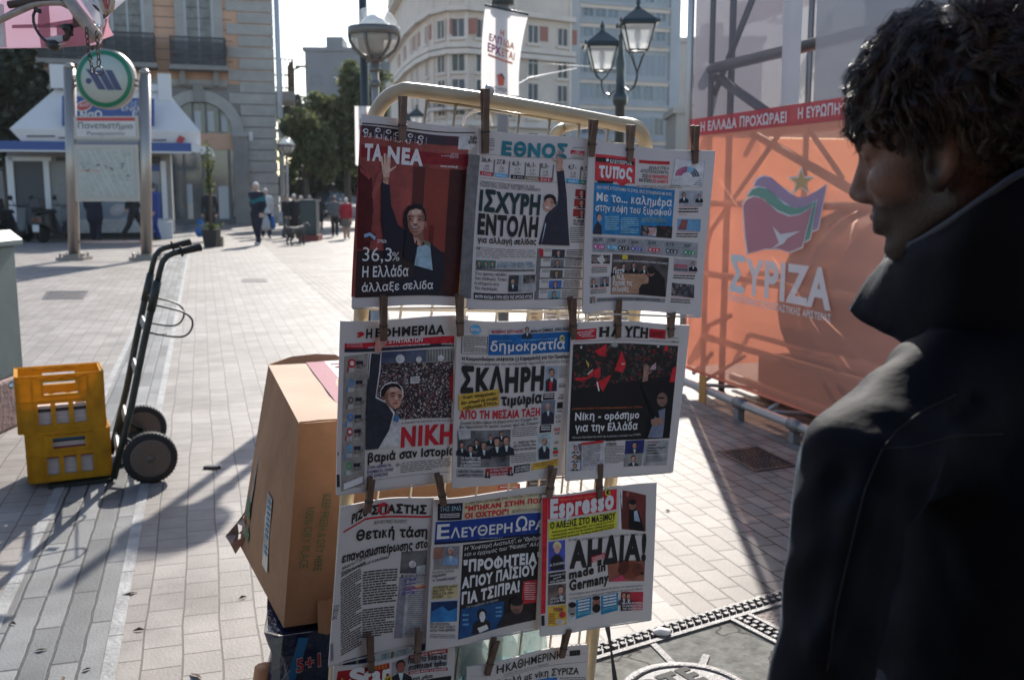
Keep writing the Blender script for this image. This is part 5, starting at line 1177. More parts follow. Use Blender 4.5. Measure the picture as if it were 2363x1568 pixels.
# ---- hand truck
htm = mat('dark_green_steel', (.022, .03, .026), .42, .2, var=.5, vscale=25, bump=.1, bscale=80); alz = mat('truck_cross_bar', (.30, .30, .29), .5, .5)
def hand_truck():
 near = gp(350, 1112); far = gp(331, 1036); ax = (far - near); ax.z = 0; tw = ax.length; ax.normalize()
 t = thing('hand_truck', 'dark green two wheeled hand truck with bent handles standing by the yellow crates', 'hand truck', near)
 A = lambda x, y: onpl(x, y, near, ax); B = lambda x, y: onpl(x, y, far, ax)
 nr = near + ax * .09; A = lambda x, y: onpl(x, y, nr, ax)
 rails = []
 railA = [A(262, 1103), A(285, 1010), A(303, 937), A(330, 800), A(348, 718), A(364, 648)]
 d = ax * (tw - .2)
 for off, nm in ((Vector((0, 0, 0)), 0), (d, 1)):
  mb = MB(); mb.tube([p + off for p in railA], .0195, htm, 10); mb.tube([p + off for p in railA[-2:]] , .023, htm, 10); ro = mb.build('rail', t)
  mb = MB(); hp = [railA[-1], A(368, 628), A(375, 604), A(386, 591), A(400, 584), A(430, 577)]; mb.tube([p + off for p in hp], .0165, htm, 10); ho = mb.build('handle', t)
  mb = MB(); g0, g1 = A(416, 580) + off, A(463, 570) + off; gd = (g1 - g0).normalized(); mb.lathe(g0, [(.03, 0), (.03, .008), (.021, .012), (.021, (g1 - g0).length - .01), (.024, (g1 - g0).length), (.012, (g1 - g0).length + .006)], mat('rubber', (.014, .014, .015), .75), 12, axis=gd); mb.build('grip', ho)
 def cross(p, w_=.022, m=alz, th=.006):
  q = [p + ax * .01, p + d - ax * .01]; mb = MB(); up = (railA[-1] - railA[0]).normalized() * w_; nn = ax.cross(up).normalized() * th
  mb.hexa([q[0] - up - nn, q[1] - up - nn, q[1] - up + nn, q[0] - up + nn] + [q[0] + up - nn, q[1] + up - nn, q[1] + up + nn, q[0] + up + nn], m); mb.build('cross_bar', t)
 for px in ((339, 762), (318, 868), (293, 985), (274, 1055)): cross(A(*px))
 # folded wire bracket
 mb = MB(); w1 = [A(352, 703), A(395, 713), A(425, 722), A(444, 738), A(443, 760), A(428, 776), A(400, 778), A(347, 769)]
 for off in (ax * .03, d - ax * .03): mb.tube(smooth([p + off for p in w1], 5), .0055, htm, 7)
 mb.tube([w1[3] + ax * .03, w1[3] + d - ax * .03], .005, htm, 6); mb.build('wire_bracket', t)
 mb = MB(); mb.box(A(375, 775) + d * .15, (.05, .03, .012), alz); mb.build('latch', t)
 # toe plate
 f = gp(262, 1104); q = [Vector((railA[0].x, railA[0].y, 0)) + o for o in (Vector((0, 0, 0)), d)]; toe = -cu * .32
 mb = MB(); mb.hexa([q[0] + Vector((0, 0, .004)), q[1] + Vector((0, 0, .004)), q[1] + toe + Vector((0, 0, .004)), q[0] + toe + Vector((0, 0, .004))] + [q[0] + Vector((0, 0, .018)), q[1] + Vector((0, 0, .018)), q[1] + toe + Vector((0, 0, .018)), q[0] + toe + Vector((0, 0, .018))], htm); mb.build('toe_plate', t)
 # wheels
 rad = .137; rim = mat('wheel_disc', (.032, .024, .019), .75, .0, spec=.2, var=.4, vscale=20); rimr = mat('rim_edge', (.12, .10, .085), .5, .4)
 cs = []
 for g in (near, far - ax * .02):
  c = Vector((g.x, g.y, rad)); cs.append(c)
  mb = MB(); mb.lathe(c, [(rad * .72, -.026), (rad * .93, -.03), (rad, -.018), (rad * 1.01, 0), (rad, .018), (rad * .93, .03), (rad * .72, .026)], rub, 40, axis=ax)
  for i in range(44):
   a = 2 * math.pi * i / 44; e1 = ax.orthogonal().normalized(); e2 = ax.cross(e1); dd = e1 * math.cos(a) + e2 * math.sin(a); tt = ax.cross(dd)
   for sg in (-1, 1): mb.box(c + dd * rad * 1.0 + ax * .013 * sg, (.006, .006, .006), rub, M=Matrix((tt, ax * 3, dd)).transposed().to_4x4())
  wo = mb.build('wheel', t)
  mb = MB(); mb.lathe(c, [(.01, -.012), (rad * .66, -.016), (rad * .7, -.024), (rad * .74, -.024), (rad * .74, .024), (rad * .7, .024), (rad * .66, .016), (.01, .012)], rim, 36, axis=ax); mb.lathe(c, [(rad * .69, -.0275), (rad * .755, -.0275), (rad * .755, -.02)], rimr, 36, axis=ax); mb.lathe(c, [(.012, -.04), (.02, -.03), (.028, -.016)], rimr, 14, axis=ax); mb.build('rim', wo)
 mb = MB(); mb.tube([cs[0], cs[1]], .011, htm, 8)
 for off, c in ((Vector((0, 0, 0)), cs[0]), (d, cs[1])):
  cc = c + (ax * .08 if c is cs[0] else -ax * .06)
  mb.tube([cc, railA[1] + off], .012, htm, 7); mb.tube([cc, railA[0] + off + Vector((0, 0, .05))], .012, htm, 7)
 mb.build('axle', t)
hand_truck()

# ---- newsstand awning corner, top left
pink = veil('pink_awning', (.66, .53, .60), .0, .62, .6); pinkd = veil('red_print', (.46, .24, .29), .0, .5, .6); wfab = mat('white_awning_cloth', (.75, .75, .78), .8, trans=.4)
rust = mat('awning_tube', (.34, .29, .25), .5, .3, var=.3, vscale=20); brown = mat('dark_bracket', (.05, .028, .022), .6)
def awning():
 Y = 3.3; A = lambda x, y, dy=0: at(x, y, Y + dy)
 t = thing('awning', 'pink newsstand awning with red print, its frame hanging into the top left corner', 'awning', A(120, 40))
 mb = MB(); mb.add([A(-120, -60), A(288, -60), A(262, -2), A(243, 78), A(233, 101), A(215, 105), A(110, 111), A(-120, 114)], [(0, 1, 2, 3, 4, 5, 6, 7)], pink); s = mb.build('cloth', t); sm = s.modifiers.new('thickness', 'SOLIDIFY'); sm.thickness = .003
 pr = MB()
 for q in (((89, 8), (112, 8), (116, 60), (117, 110), (95, 111), (87, 60)), ((130, 58), (248, 44), (252, 62), (262, 82), (292 * .675, 106), (133, 109)), ((28, 58), (100, 56), (255 * .675, 44), (253 * .675, 64), (27, 66))):
  pr.poly([A(x, y, -.012) for x, y in q][::-1], pinkd)
 pr.build('print', s)
 wf = MB(); wf.prism([A(276, -20, -.15), A(300, -10, -.15), A(352 * .675, 44 , -.15), A(345 * .675, 76, -.15), A(212, 40, -.15), A(186, 0, -.15), A(186, -20, -.15)], (0, .006, 0), wfab); wf.build('white_edge', t)
 fr = MB(); fr.tube([A(152, -10, -.12), A(180, 30, -.12), A(222, 84, -.12), A(229, 90, -.12)], [.017, .019, .021, .016], rust, 12); fr.build('arm', t)
 fr = MB(); fr.tube([A(-40, 22, -.1), A(-5, 50, -.1), A(30, 32, -.1), A(70, 14, -.1), A(100, 6, -.1), A(140, 6, -.1), A(166, 18, -.1)], .011, rust, 8); fr.tube([A(20, 12, -.1), A(80, 2, -.1), A(170, -4, -.1)], .012, brown, 8); fr.build('frame_tube', t)
 bk = MB(); bk.hexa([A(167, 26, -.1 + o) for o in (0,)] + [A(180, 26, -.1), A(186, 62, -.1), A(168, 66, -.1)] + [A(167, 26, -.06), A(180, 26, -.06), A(186, 62, -.06), A(168, 66, -.06)], mat('bracket_brown', (.11, .05, .04), .6)); bk.build('bracket', t)
 # tangle of white cables and hooks at the corner
 cb = MB(); wh = mat('white_cable', (.62, .60, .60), .45); rd = mat('red_cable', (.4, .08, .08), .4)
 for pts, m, r in ((((200, -10), (215, 8), (225, 12), (232, 20), (236, 36), (238, 56), (230, 66), (224, 58)), wh, .006), (((228, -12), (236, 14), (247, 36), (256, 26), (260, 5), (256, -12)), mat('tan_loop', (.45, .36, .28), .5), .008), (((240, -10), (244, 10), (250, 24), (254, 8), (250, -10)), rd, .006), (((205, -5), (222, 18), (236, 30), (240, 44)), mat('dark_cable', (.06, .05, .055), .5), .005), (((214, -8), (230, 10), (240, 34)), wh, .007)):
  cb.tube([A(x, y, -.2) for x, y in pts], r, m, 7)
 cb.build('cable', t)
 sl_ = MB(); sl_.box(A(2, 60, -.05), (.018, .02, .13), wh); sl_.build('strip', t)
 return A
A = awning()
# camera
def camera_box():
 c = A(182 * .0 + 180 / 1.0 * 0 + 185, 130, -.1)
 P = lambda x, y, dy=0: at(x * .1914 * .675, y * .1914 * .675, 3.2 + dy)      # from the enlarged corner of the photo
 t = thing('security_camera', 'white security camera hanging with a black cable under the pink awning', 'security camera', P(980, 740))
 mb = MB(); q = [P(745, 690), P(935, 830), P(1185, 790), P(1140, 630)]; q2 = [P(745, 690, .09), P(935, 830, .09), P(1185, 790, .09), P(1140, 630, .09)]; low = [p + Vector((0, 0, -.012)) for p in q]
 top = [P(745, 680), P(1085, 612), P(1150, 700), P(905, 795)]
 mb.hexa([P(750, 705), P(905, 800), P(1165, 745), P(1130, 640)] + [P(750, 690, .09), P(905, 760, .09), P(1160, 705, .09), P(1120, 610, .09)], mat('camera_shell', (.47, .46, .42), .45)); mb.build('body', t, bevel=.004)
 mb = MB(); mb.lathe(P(950, 812), [(.012, -.02), (.018, .0), (.012, .02)], blk, 10, axis=(.9, -.2, -.3)); mb.hexa([P(905, 830, -.01), P(1180, 790, -.01), P(1180, 770, -.01), P(930, 800, -.01)] + [P(905, 830, .05), P(1180, 790, .05), P(1180, 770, .05), P(930, 800, .05)], mat('camera_shell', (.47, .46, .42), .45)); mb.build('lens_hood', t)
 mb = MB(); mb.tube([P(570, 0), P(620, 80), P(640, 170), P(700, 205), P(735, 210)], .007, blk, 7); mb.tube([P(630, 200), P(595, 280), P(600, 400), P(640, 520), P(700, 620), P(760, 690), P(860, 770), P(930, 870)], .0045, blk, 7); mb.build('cable', t)
 mb = MB(); mb.tube([P(1280, 520), P(1160, 500), P(1130, 520)], .014, blk, 8); mb.tube([P(1200, 520), P(1215, 620), P(1180, 690), P(1140, 690)], .010, brown, 8); mb.tube([P(1270, 520), P(1285, 650)], .005, blk, 6); mb.build('mount', t)
camera_box()
def chain(label, pts, ring):
 mb = MB(); m = mat('chain_iron', (.10, .075, .07), .45, .6); pts = [Vector(p) for p in pts]; L = [0]
 for a, b in zip(pts, pts[1:]): L.append(L[-1] + (b - a).length)
 s = 0; i = 0; lk = .0165
 while s < L[-1]:
  j = max(k for k in range(len(L)) if L[k] <= s); j = min(j, len(pts) - 2); u = (s - L[j]) / (L[j + 1] - L[j]); c = pts[j].lerp(pts[j + 1], u); d = (pts[j + 1] - pts[j]).normalized()
  e = d.cross(Vector((.3, 1, .2))).normalized(); e = e if i % 2 == 0 else d.cross(e).normalized()
  e = (e + d.cross(e) * .35).normalized()
  mb.tube([c + d * (.0108 * math.cos(a)) + e * (.006 * math.sin(a)) for a in [2 * math.pi * q / 10 for q in range(10)]], .0019, m, 5, closed=True); s += lk; i += 1
 if ring: mb.tube([pts[-1] + Vector((.013 * math.cos(a), 0, -.013 + .013 * math.sin(a))) for a in [2 * math.pi * q / 14 for q in range(14)]], .002, m, 6, closed=True)
 one(mb, 'chain', label, 'chain', loc=pts[0])
P_ = lambda x, y: at(x * .1914 * .675, y * .1914 * .675, 3.15)
chain('left of the two thin chains hanging over the green metro disc', [P_(1545, 550), P_(1560, 700), P_(1590, 960), P_(1650, 1260)], False)
chain('right thin chain ending in a ring over the green metro disc', [P_(1730, 620), P_(1755, 850), P_(1765, 1100), P_(1760, 1190)], True)

# ================================================================== CARTON AND WATER PACKS BEHIND THE RACK
cardb = mat('cardboard', (.355, .195, .11), .85, spec=.1, var=.24, vscale=3, bump=.12, bscale=30); card_e = mat('cardboard_edge', (.20, .12, .075), .9, var=.3, vscale=30)
tape = mat('clear_tape', (.42, .37, .33), .18, spec=.8, var=.3, vscale=40); gprint = mat('green_print', (.09, .16, .07), .8); bprint = mat('blue_print', (.02, .22, .33), .6)
def carton():
 FL_t, FL_b = at(690, 977, 2.45), at(654, 1447, 2.52); ztop = FL_t.z; zbot = FL_b.z
 BL_t = gp(619, 842, ztop); BL_b = gp(552, 1262, zbot); BL_b = at(552, 1255, BL_t.y - .12)
 fr = Vector((.92, .34, 0)).normalized(); W = .62
 FR_t = FL_t + fr * W; FR_b = FL_b + fr * W; BR_t = BL_t + fr * W; BR_b = BL_b + fr * W
 t = thing('cardboard_box', 'big brown cardboard box with a torn corner, standing behind the newspaper rack', 'box', FL_b)
 def sheet(name, a, b, c, d, bulge, m, n=14, seed=0):
  """a bottom-left, b bottom-right, c top-right, d top-left"""
  mb = MB(); nn = (b - a).cross(d - a).normalized(); vs = []
  for j in range(n + 1):
   for i in range(n + 1):
    u, v = i / n, j / n; p = (a * (1 - u) + b * u) * (1 - v) + (d * (1 - u) + c * u) * v
    k = math.sin(math.pi * u) * math.sin(math.pi * v); vs.append(p + nn * (bulge * k + .009 * mnoise.noise(Vector((u * 4 + seed, v * 4, 0)))* (1 if 0 < i < n and 0 < j < n else 0)))
  mb.add(vs, [(j * (n + 1) + i, j * (n + 1) + i + 1, (j + 1) * (n + 1) + i + 1, (j + 1) * (n + 1) + i) for j in range(n) for i in range(n)], m, True); return mb.build(name, t), lambda u, v, e=0.0: ((a * (1 - u) + b * u) * (1 - v) + (d * (1 - u) + c * u) * v) + nn * (bulge * math.sin(math.pi * u) * math.sin(math.pi * v) + e)
 left, PL = sheet('side_panel', BL_b, FL_b, FL_t, BL_t, .012, cardb, seed=1)
 front, PF = sheet('front_panel', FL_b, FR_b, FR_t, FL_t, .01, cardb, seed=2)
 sheet('back_panel', BR_b, BL_b, BL_t, BR_t, .0, cardb, seed=3); sheet('side_panel', FR_b, BR_b, BR_t, FR_t, .0, cardb, seed=4); sheet('bottom_panel', BL_b, BR_b, FR_b, FL_b, .0, cardb)
 topo, PT = sheet('top_flap', FL_t, FR_t, BR_t, BL_t, .006, mat('cardboard_sunlit', (.46, .33, .235), .85, var=.08, vscale=3), seed=5)  # sunlit top of the box painted paler than its shaded sides
 for a_, b_, o_, h_ in ((FL_t, FR_t, fr.cross(Vector((0, 0, 1))) * .012, .012),):
  mb = MB(); n = 12; vs = []
  for i in range(n + 1):
   s = i / n; p = a_.lerp(b_, s); w_ = (.5 + .5 * math.sin(i * 1.7 + h_ * 90)) ** 2 * math.sin(math.pi * s) ** .5; vs += [p + Vector((0, 0, .001)), p + o_ * w_ + Vector((0, 0, h_ * w_))]
  mb.add(vs, [(2 * i, 2 * i + 2, 2 * i + 3, 2 * i + 1) for i in range(n)], cardb); fo_ = mb.build('flap_edge', t); sm = fo_.modifiers.new('thickness', 'SOLIDIFY'); sm.thickness = .004
 # raised back flap edge, magenta label
 mb = MB(); e = [BL_t + (BR_t - BL_t) * u for u in (.0, .12, .25, .36, .4)]; hts = (.002, .022, .026, .02, .004)
 vs = [p for p in e] + [p + Vector((0, .02, h)) for p, h in zip(e, hts)]; mb.add(vs, [(i, i + 1, 6 + i, 5 + i) for i in range(4)], cardb); mb.build('flap_edge', t)
 mg = mat('magenta_print', (.21, .012, .05), .7, var=.5, vscale=90); wt = mat('white_label', (.58, .52, .52), .7)
 mb = MB(); q = lambda u, v: PT(u, v, .004)
 mb.add([q(.20, .05), q(.30, .05), q(.30, .99), q(.20, .99)], [(0, 1, 2, 3)], mg); mb.add([q(.30, .05), q(.8, .05), q(.8, .99), q(.30, .99)], [(0, 1, 2, 3)], wt)
 for i in range(9): mb.add([PT(.32 + .01 * (i % 3), .9 - i * .07, .0045), PT(.46, .9 - i * .07, .0045), PT(.46, .925 - i * .07, .0045), PT(.32 + .01 * (i % 3), .925 - i * .07, .0045)], [(0, 1, 2, 3)], mg)
 mb.build('label', topo)
 # tape strips, lettering and printing
 mb = MB()
 def strip(P, a, b, w_, m, e=.003, n=8):
  vs = []
  for i in range(n + 1):
   s = i / n; u, v = a[0] + (b[0] - a[0]) * s, a[1] + (b[1] - a[1]) * s; j = .006 * math.sin(i * 2.3); vs += [P(u - w_ + j, v, e), P(u + w_ + j * .4, v, e)]
  mb.add(vs, [(2 * i, 2 * i + 1, 2 * i + 3, 2 * i + 2) for i in range(n)], m)
 strip(PL, (.62, .12), (.62, .50), .055, tape); mb.build('tape', left); mb = MB(); strip(PL, (.13, .2), (.20, .58), .03, tape); mb.build('tape', left)
 mb = MB(); r2 = random.Random(2)
 for i in range(12):
  v = .14 + i * .029; 
  if r2.random() < .75: mb.add([PL(.60, v, .0042), PL(.66, v + .004, .0042), PL(.65, v + .017, .0042), PL(.60, v + .013, .0042)], [(0, 1, 2, 3)], bprint)
 mb.build('lettering', left); mb = MB()
 for a, b_, c_ in ((.16, .10, .22), (.12, .2, .13), (.10, .24, .09)): mb.add([PL(a - .05, b_, .0042), PL(a + .05, b_ - .02, .0042), PL(a + .07, b_ + .04, .0042), PL(a - .03, b_ + .06, .0042)], [(0, 1, 2, 3)], gprint)
 mb.build('tape_print', left)
 mb = MB(); U = (PF(.2, .5) - PF(.0, .5)).normalized(); Vv = (PF(.1, .9) - PF(.1, .1)).normalized()
 text3(mb, 'KEEP FRESH & DRY HERE', PF(.12, .66, .006), PF(.105, .28, .006), .022, gprint, up=U); text3(mb, '100% DRY PLACE', PF(.055, .60, .006), PF(.045, .30, .006), .022, gprint, up=U)
 mb.build('lettering', front)
 # torn corner
 mb = MB(); c = BL_b + Vector((0, 0, .04)); K = at(520, 1235, c.y - .02); k2 = at(545, 1275, c.y - .03); k3 = at(548, 1205, c.y); k4 = at(568, 1215, c.y - .05); k5 = at(533, 1252, c.y - .06)
 mb.add([c, k3, K, k5, k2, k4, c + Vector((.04, -.02, .1)), at(560, 1190, c.y), at(572, 1232, c.y - .04)], [(0, 1, 2, 3), (0, 3, 4), (1, 7, 5), (0, 5, 8), (6, 7, 1), (3, 8, 4)], mat('torn_card', (.36, .25, .20), .9, var=.3, vscale=30)); so = mb.build('torn_edge', t); sm = so.modifiers.new('thickness', 'SOLIDIFY'); sm.thickness = .004
 # crushed lower edge
 mb = MB(); a = FL_b + fr * .09; b_ = FR_b; n = 26; vs = []
 for i in range(n + 1):
  p = a.lerp(b_, i / n); o = fr.cross(Vector((0, 0, 1))); wv = .006 * math.sin(i * 1.9); vs += [p + o * (.012 + wv) + Vector((0, 0, .07)), p + o * (.014 + wv) + Vector((0, 0, -.02 - .01 * math.sin(i * .7)))]
 mb.add(vs, [(2 * i, 2 * i + 2, 2 * i + 3, 2 * i + 1) for i in range(n)], mat('cardboard', (.33, .205, .12))); so = mb.build('bottom_flap', t); sm = so.modifiers.new('thickness', 'SOLIDIFY'); sm.thickness = .006
 return FL_b, fr, BL_b, zbot
FLb, frd, BLb, zb = carton()
# pack of bottles under the carton
film_b = mat('printed_film', (.012, .02, .05), .2, spec=.8, bump=.5, bscale=26); film_l = mat('film_pale', (.30, .33, .32), .15, spec=.8, bump=.5, bscale=30); film_blue = mat('film_blue', (.01, .13, .30), .2, spec=.8)
def pack():
 o = FLb + Vector((-.03, -.01, -zb)); fo = frd.cross(Vector((0, 0, 1)))
 t = thing('drinks_pack', 'shrink wrapped drinks pack in dark printed film marked 5+1 under the cardboard box', 'drinks pack', o)
 bk = Vector((-.12, .56, 0)); W = .6; H = zb - .02
 P = lambda u, v, z: o + frd * u + bk * v + Vector((0, 0, z))
 mb = MB(); n = 10; vs = []; path = [(-.012, 1), (-.02, .7), (-.018, .35), (-.01, .06), (.03, -.008), (.12, -.012), (.25, -.004), (.38, -.012), (.52, -.006), (W, 0)]
 for j in range(n + 1):
  for (u, v) in path: vs.append(P(u + .012 * math.sin(j * 1.7 + v * 9), v, H * j / n))
 k = len(path); mb.add(vs, [(j * k + i, j * k + i + 1, (j + 1) * k + i + 1, (j + 1) * k + i) for j in range(n) for i in range(k - 1)], film_b, True)
 mb.add([P(u, v, H) for u, v in path] + [P(W, 1, H)], [tuple(range(k + 1))], film_b); bo = mb.build('film', t)
 pr = MB(); F_ = lambda u, z: P(u, -.02, z)
 pr.add([F_(-.0, H), F_(.03, H), F_(.018, H * .8), F_(.02, .02), F_(-.012, .02)], [(0, 4, 3, 2, 1)], film_l)
 fp_ = lambda x, y, e=.004: onpl(x, y, o - bk * .04 + fo * e, fo)
 pr.build('print', bo); pr = MB(); pr.poly([fp_(689, 1470), fp_(711, 1470), fp_(700, 1510), fp_(680, 1568), fp_(676, 1640), fp_(652, 1640), fp_(660, 1562), fp_(680, 1505)][::-1], film_blue); pr.build('print', bo)
 tx = MB(); text3(tx, '5+1', fp_(683, 1550, .010), fp_(741, 1534, .010), .036, mat('pack_white', (.5, .42, .42), .4), up=(0, 0, 1), bold=.06); tx.build('lettering', bo); tx = MB(); text3(tx, '5+1', fp_(684.5, 1549, .014), fp_(739.5, 1533.5, .014), .034, mat('pack_red', (.30, .012, .02), .4), up=(0, 0, 1), bold=.02); tx.build('lettering', bo)
 for i in range(6):
  mb = MB(); mb.tube([fp_(644 + i * 5, 1500 + i * 9, .006), fp_(668 - i * 4, 1568, .006)], .0008, film_l, 4); mb.build('stripe', bo)
pack()
mb = MB(); p = at(613, 1545, FLb.y + .05); mb.tube([p + Vector((0, 0, -.35)), p + Vector((-.005, 0, -.1)), p + Vector((0, 0, .01))], [.05, .045, .03], mat('orange_net', (.55, .22, .08), .6), 10); one(mb, 'orange_bundle', 'orange edge of a bundle peeping out left of the dark drinks pack', 'bundle', loc=p)
# ================================================================== NEWSPAPER RACK
RP0 = ray(835, 268); RP0 = CAM + RP0 * 2.1
RU = Vector((.903, .426, -.059)).normalized(); RV = Vector((-.095, .0577, -.993)); RV = (RV - RU * RV.dot(RU)).normalized()
RN = RV.cross(RU).normalized()
if RN.y > 0: RN = -RN
def rp(x, y, out=0.0): return onpl(x, y, RP0 + RN * out, RN)
cream = mat('cream_paint', (.50, .385, .225), .38, var=.14, vscale=9, coat=.25, bump=.03, bscale=60)
chrome = mat('rack_wire', (.46, .40, .30), .3, .5)
def rack(label, shift, s=1.0, front=True):
 t = thing('newspaper_rack', label, 'rack', Vector((rp(1100, 1500).x, rp(1100, 1500).y, 0)) + shift)
 Q = lambda x, y, o=-.03: rp(x, y, o) + shift
 mb = MB(); path = [Q(768, 1640), Q(800, 1150), Q(834, 715), Q(858, 330), Q(862, 285), Q(872, 253), Q(893, 226), Q(922, 211), Q(955, 209), Q(1120, 231), Q(1300, 262), Q(1430, 287), Q(1464, 297), Q(1483, 316), Q(1490, 345), Q(1489, 390), Q(1463, 720), Q(1411, 1095), Q(1362, 1500), Q(1354, 1640)]
 foot0 = path[0] + RV * (path[0].z / -RV.z * 1.0); foot1 = path[-1] + RV * (path[-1].z / -RV.z)
 full = [foot0] + path + [foot1]; core = [full[0], full[1]] + smooth(full[1:-1], 5)[1:] + [full[-1]]
 mb.tube(core, .0165, cream, 16); mb.build('frame', t)
 # wires
 lw = [rp(985, 232, -.03), rp(1455, 304, -.03)]
 hz = [(232, 304), (300, 350), (500, 520), (712, 722), (905, 905), (1090, 1085), (1290, 1250), (1470, 1410), (1620, 1540)]
 L = lambda y: Q(866 - (y - 250) * .0685, y, -.034); Rr = lambda y: Q(1492 - (y - 330) * .108, y, -.034)
 for i, (a, b) in enumerate(hz):
  mb = MB(); p0, p1 = (Q(985, 232, -.034), Q(1458, 305, -.034)) if i == 0 else (L(a), Rr(b)); mb.tube([p0, p1], .0038, chrome, 8); mb.build('cross_wire', t)
 for k in range(8):
  u = (k + .5) / 8; p0 = Q(985, 232, -.031).lerp(Q(1458, 305, -.031), min(1, max(0, (u - .08) / .84))) if True else None; p1 = L(1620).lerp(Rr(1540), u)
  mb = MB(); mb.tube([p0, p1], .0032, chrome, 8); mb.build('upright_wire', t)
 return t
rack('cream tubular newspaper rack in front, hung with eleven newspapers', Vector((0, 0, 0)))
def side_rack():
 t = thing('newspaper_rack', 'second cream tubular rack standing at an angle behind the right half of the first', 'rack', Vector((rp(1200, 1500, -.5).x, rp(1200, 1500, -.5).y, 0)))
 f, n = -.52, -.06
 top = [rp(1488, 345, n), rp(1486, 312, n), rp(1470, 292, n), rp(1440, 284, n - .05), rp(1380, 283, -.28), rp(1312, 291, f), rp(1286, 302, f), rp(1272, 322, f), rp(1266, 350, f)]
 near = [rp(1355, 1600, n), rp(1411, 1095, n), rp(1463, 720, n)]; far = [rp(1228, 715, f), rp(1185, 1095, f), rp(1150, 1480, f)]
 pts = near + smooth(top, 4) + far; pts = [near[0] + RV * (near[0].z / -RV.z)] + pts + [far[-1] + RV * (far[-1].z / -RV.z)]
 mb = MB(); mb.tube(pts, .0145, cream, 14); mb.build('frame', t)
 for y0, y1 in ((330, 338), (505, 520), (700, 712), (728, 742), (900, 912), (1095, 1105), (1300, 1300)):
  mb = MB(); mb.tube([rp(1490 - (y0 - 340) * .075, y0, n), rp(1268 - (y1 - 330) * .105, y1, f)], .0032, chrome, 7); mb.build('cross_wire', t)
 for k in range(5):
  u = (k + .7) / 5.4; mb = MB(); mb.tube([rp(1488, 320, n).lerp(rp(1274, 325, f), u), rp(1405, 1300, n).lerp(rp(1170, 1300, f), u)], .003, chrome, 7); mb.build('upright_wire', t)
side_rack()
# magazines held in the second rack
def mags():
 r2 = random.Random(5); cols = [mat('cover_tan', (.42, .32, .22), .5, var=.4, vscale=30), mat('cover_dark', (.06, .055, .06), .5, var=.5, vscale=25), mat('cover_red', (.35, .07, .06), .5, var=.4, vscale=25), mat('cover_white', (.55, .52, .50), .5, var=.3, vscale=40), mat('cover_teal', (.06, .2, .24), .5, var=.4, vscale=25)]
 names = {0: 'tan', 1: 'dark', 2: 'red', 3: 'pale', 4: 'teal'}
 for (x0, y0, x1, y1, c, lab) in ((1222, 708, 1252, 880, 0, 'tan magazine in the second rack, seen under the paper with the teal title'), (1258, 708, 1300, 880, 3, 'pale magazine beside a tan one in the second rack'), (1352, 712, 1382, 880, 1, 'dark magazine with white letters in the second rack'), (1386, 720, 1412, 880, 0, 'tan spined magazine right of the dark lettered one'), (1066, 1112, 1110, 1290, 4, 'teal magazine low in the second rack under the middle papers'), (1150, 1116, 1200, 1290, 2, 'red brown magazine low in the second rack'), (1220, 1090, 1262, 1260, 1, 'dark magazine low in the second rack beside the right papers'), (1290, 712, 1325, 880, 3, 'pale ruled booklet in the second rack above the middle row')):
  o = -.26 - .02 * r2.random(); q = [rp(x0, y1, o), rp(x1, y1, o), rp(x1, y0, o), rp(x0, y0, o)]; mb = MB(); mb.prism(q, -RN * .008, cols[c])
  h = one(mb, 'magazine', lab, 'magazine', loc=q[0])
  p = MB(); e = RN * .002
  for i in range(9):
   a = rp(x0 + 3, y0 + 6 + i * 9, o) + e; b = rp(x1 - 4 - r2.random() * 12, y0 + 6 + i * 9, o) + e; p.tube([a, b], .0012, cols[1] if c in (0, 3) else cols[3], 4)
  if c == 1 and x0 == 1352: text3(p, 'ΝΟΜΕΝ', rp(1354, 726, o) + e * 2, rp(1384, 738, o) + e * 2, .02, cols[3], up=-RV, bold=.02)
  p.build('lettering', h)
mags()
# thin wire hoop and the strap
mb = MB(); mb.tube(smooth([rp(1068, 290, -.06), rp(1072, 272, -.06), rp(1088, 260, -.06), rp(1110, 256, -.06), rp(1128, 264, -.06), rp(1136, 290, -.06)], 5), .0035, mat('bright_wire', (.62, .60, .56), .3, .5), 7); one(mb, 'wire_hook', 'thin bright wire hoop behind the top wires of the front rack', 'hook', loc=rp(1068, 290, -.06))
mb = MB(); st_ = smooth([rp(1397, 1425, -.045), rp(1403, 1455, -.045), rp(1410, 1500, -.05), rp(1418, 1560, -.05), rp(1428, 1640, -.055)], 4); q = []
for i, c in enumerate(st_): wd = RU * (.0055 + .0022 * math.sin(i * .6)); q += [c - wd, c + wd, c + wd - RN * .0012, c - wd - RN * .0012]
mb.add(q, [(4 * i + e, 4 * i + (e + 1) % 4, 4 * i + 4 + (e + 1) % 4, 4 * i + 4 + e) for i in range(len(st_) - 1) for e in range(4)], mat('grey_strap', (.05, .05, .052), .7))
one(mb, 'strap', 'dark strap hanging down beside the right leg of the front rack', 'strap', loc=st_[0])
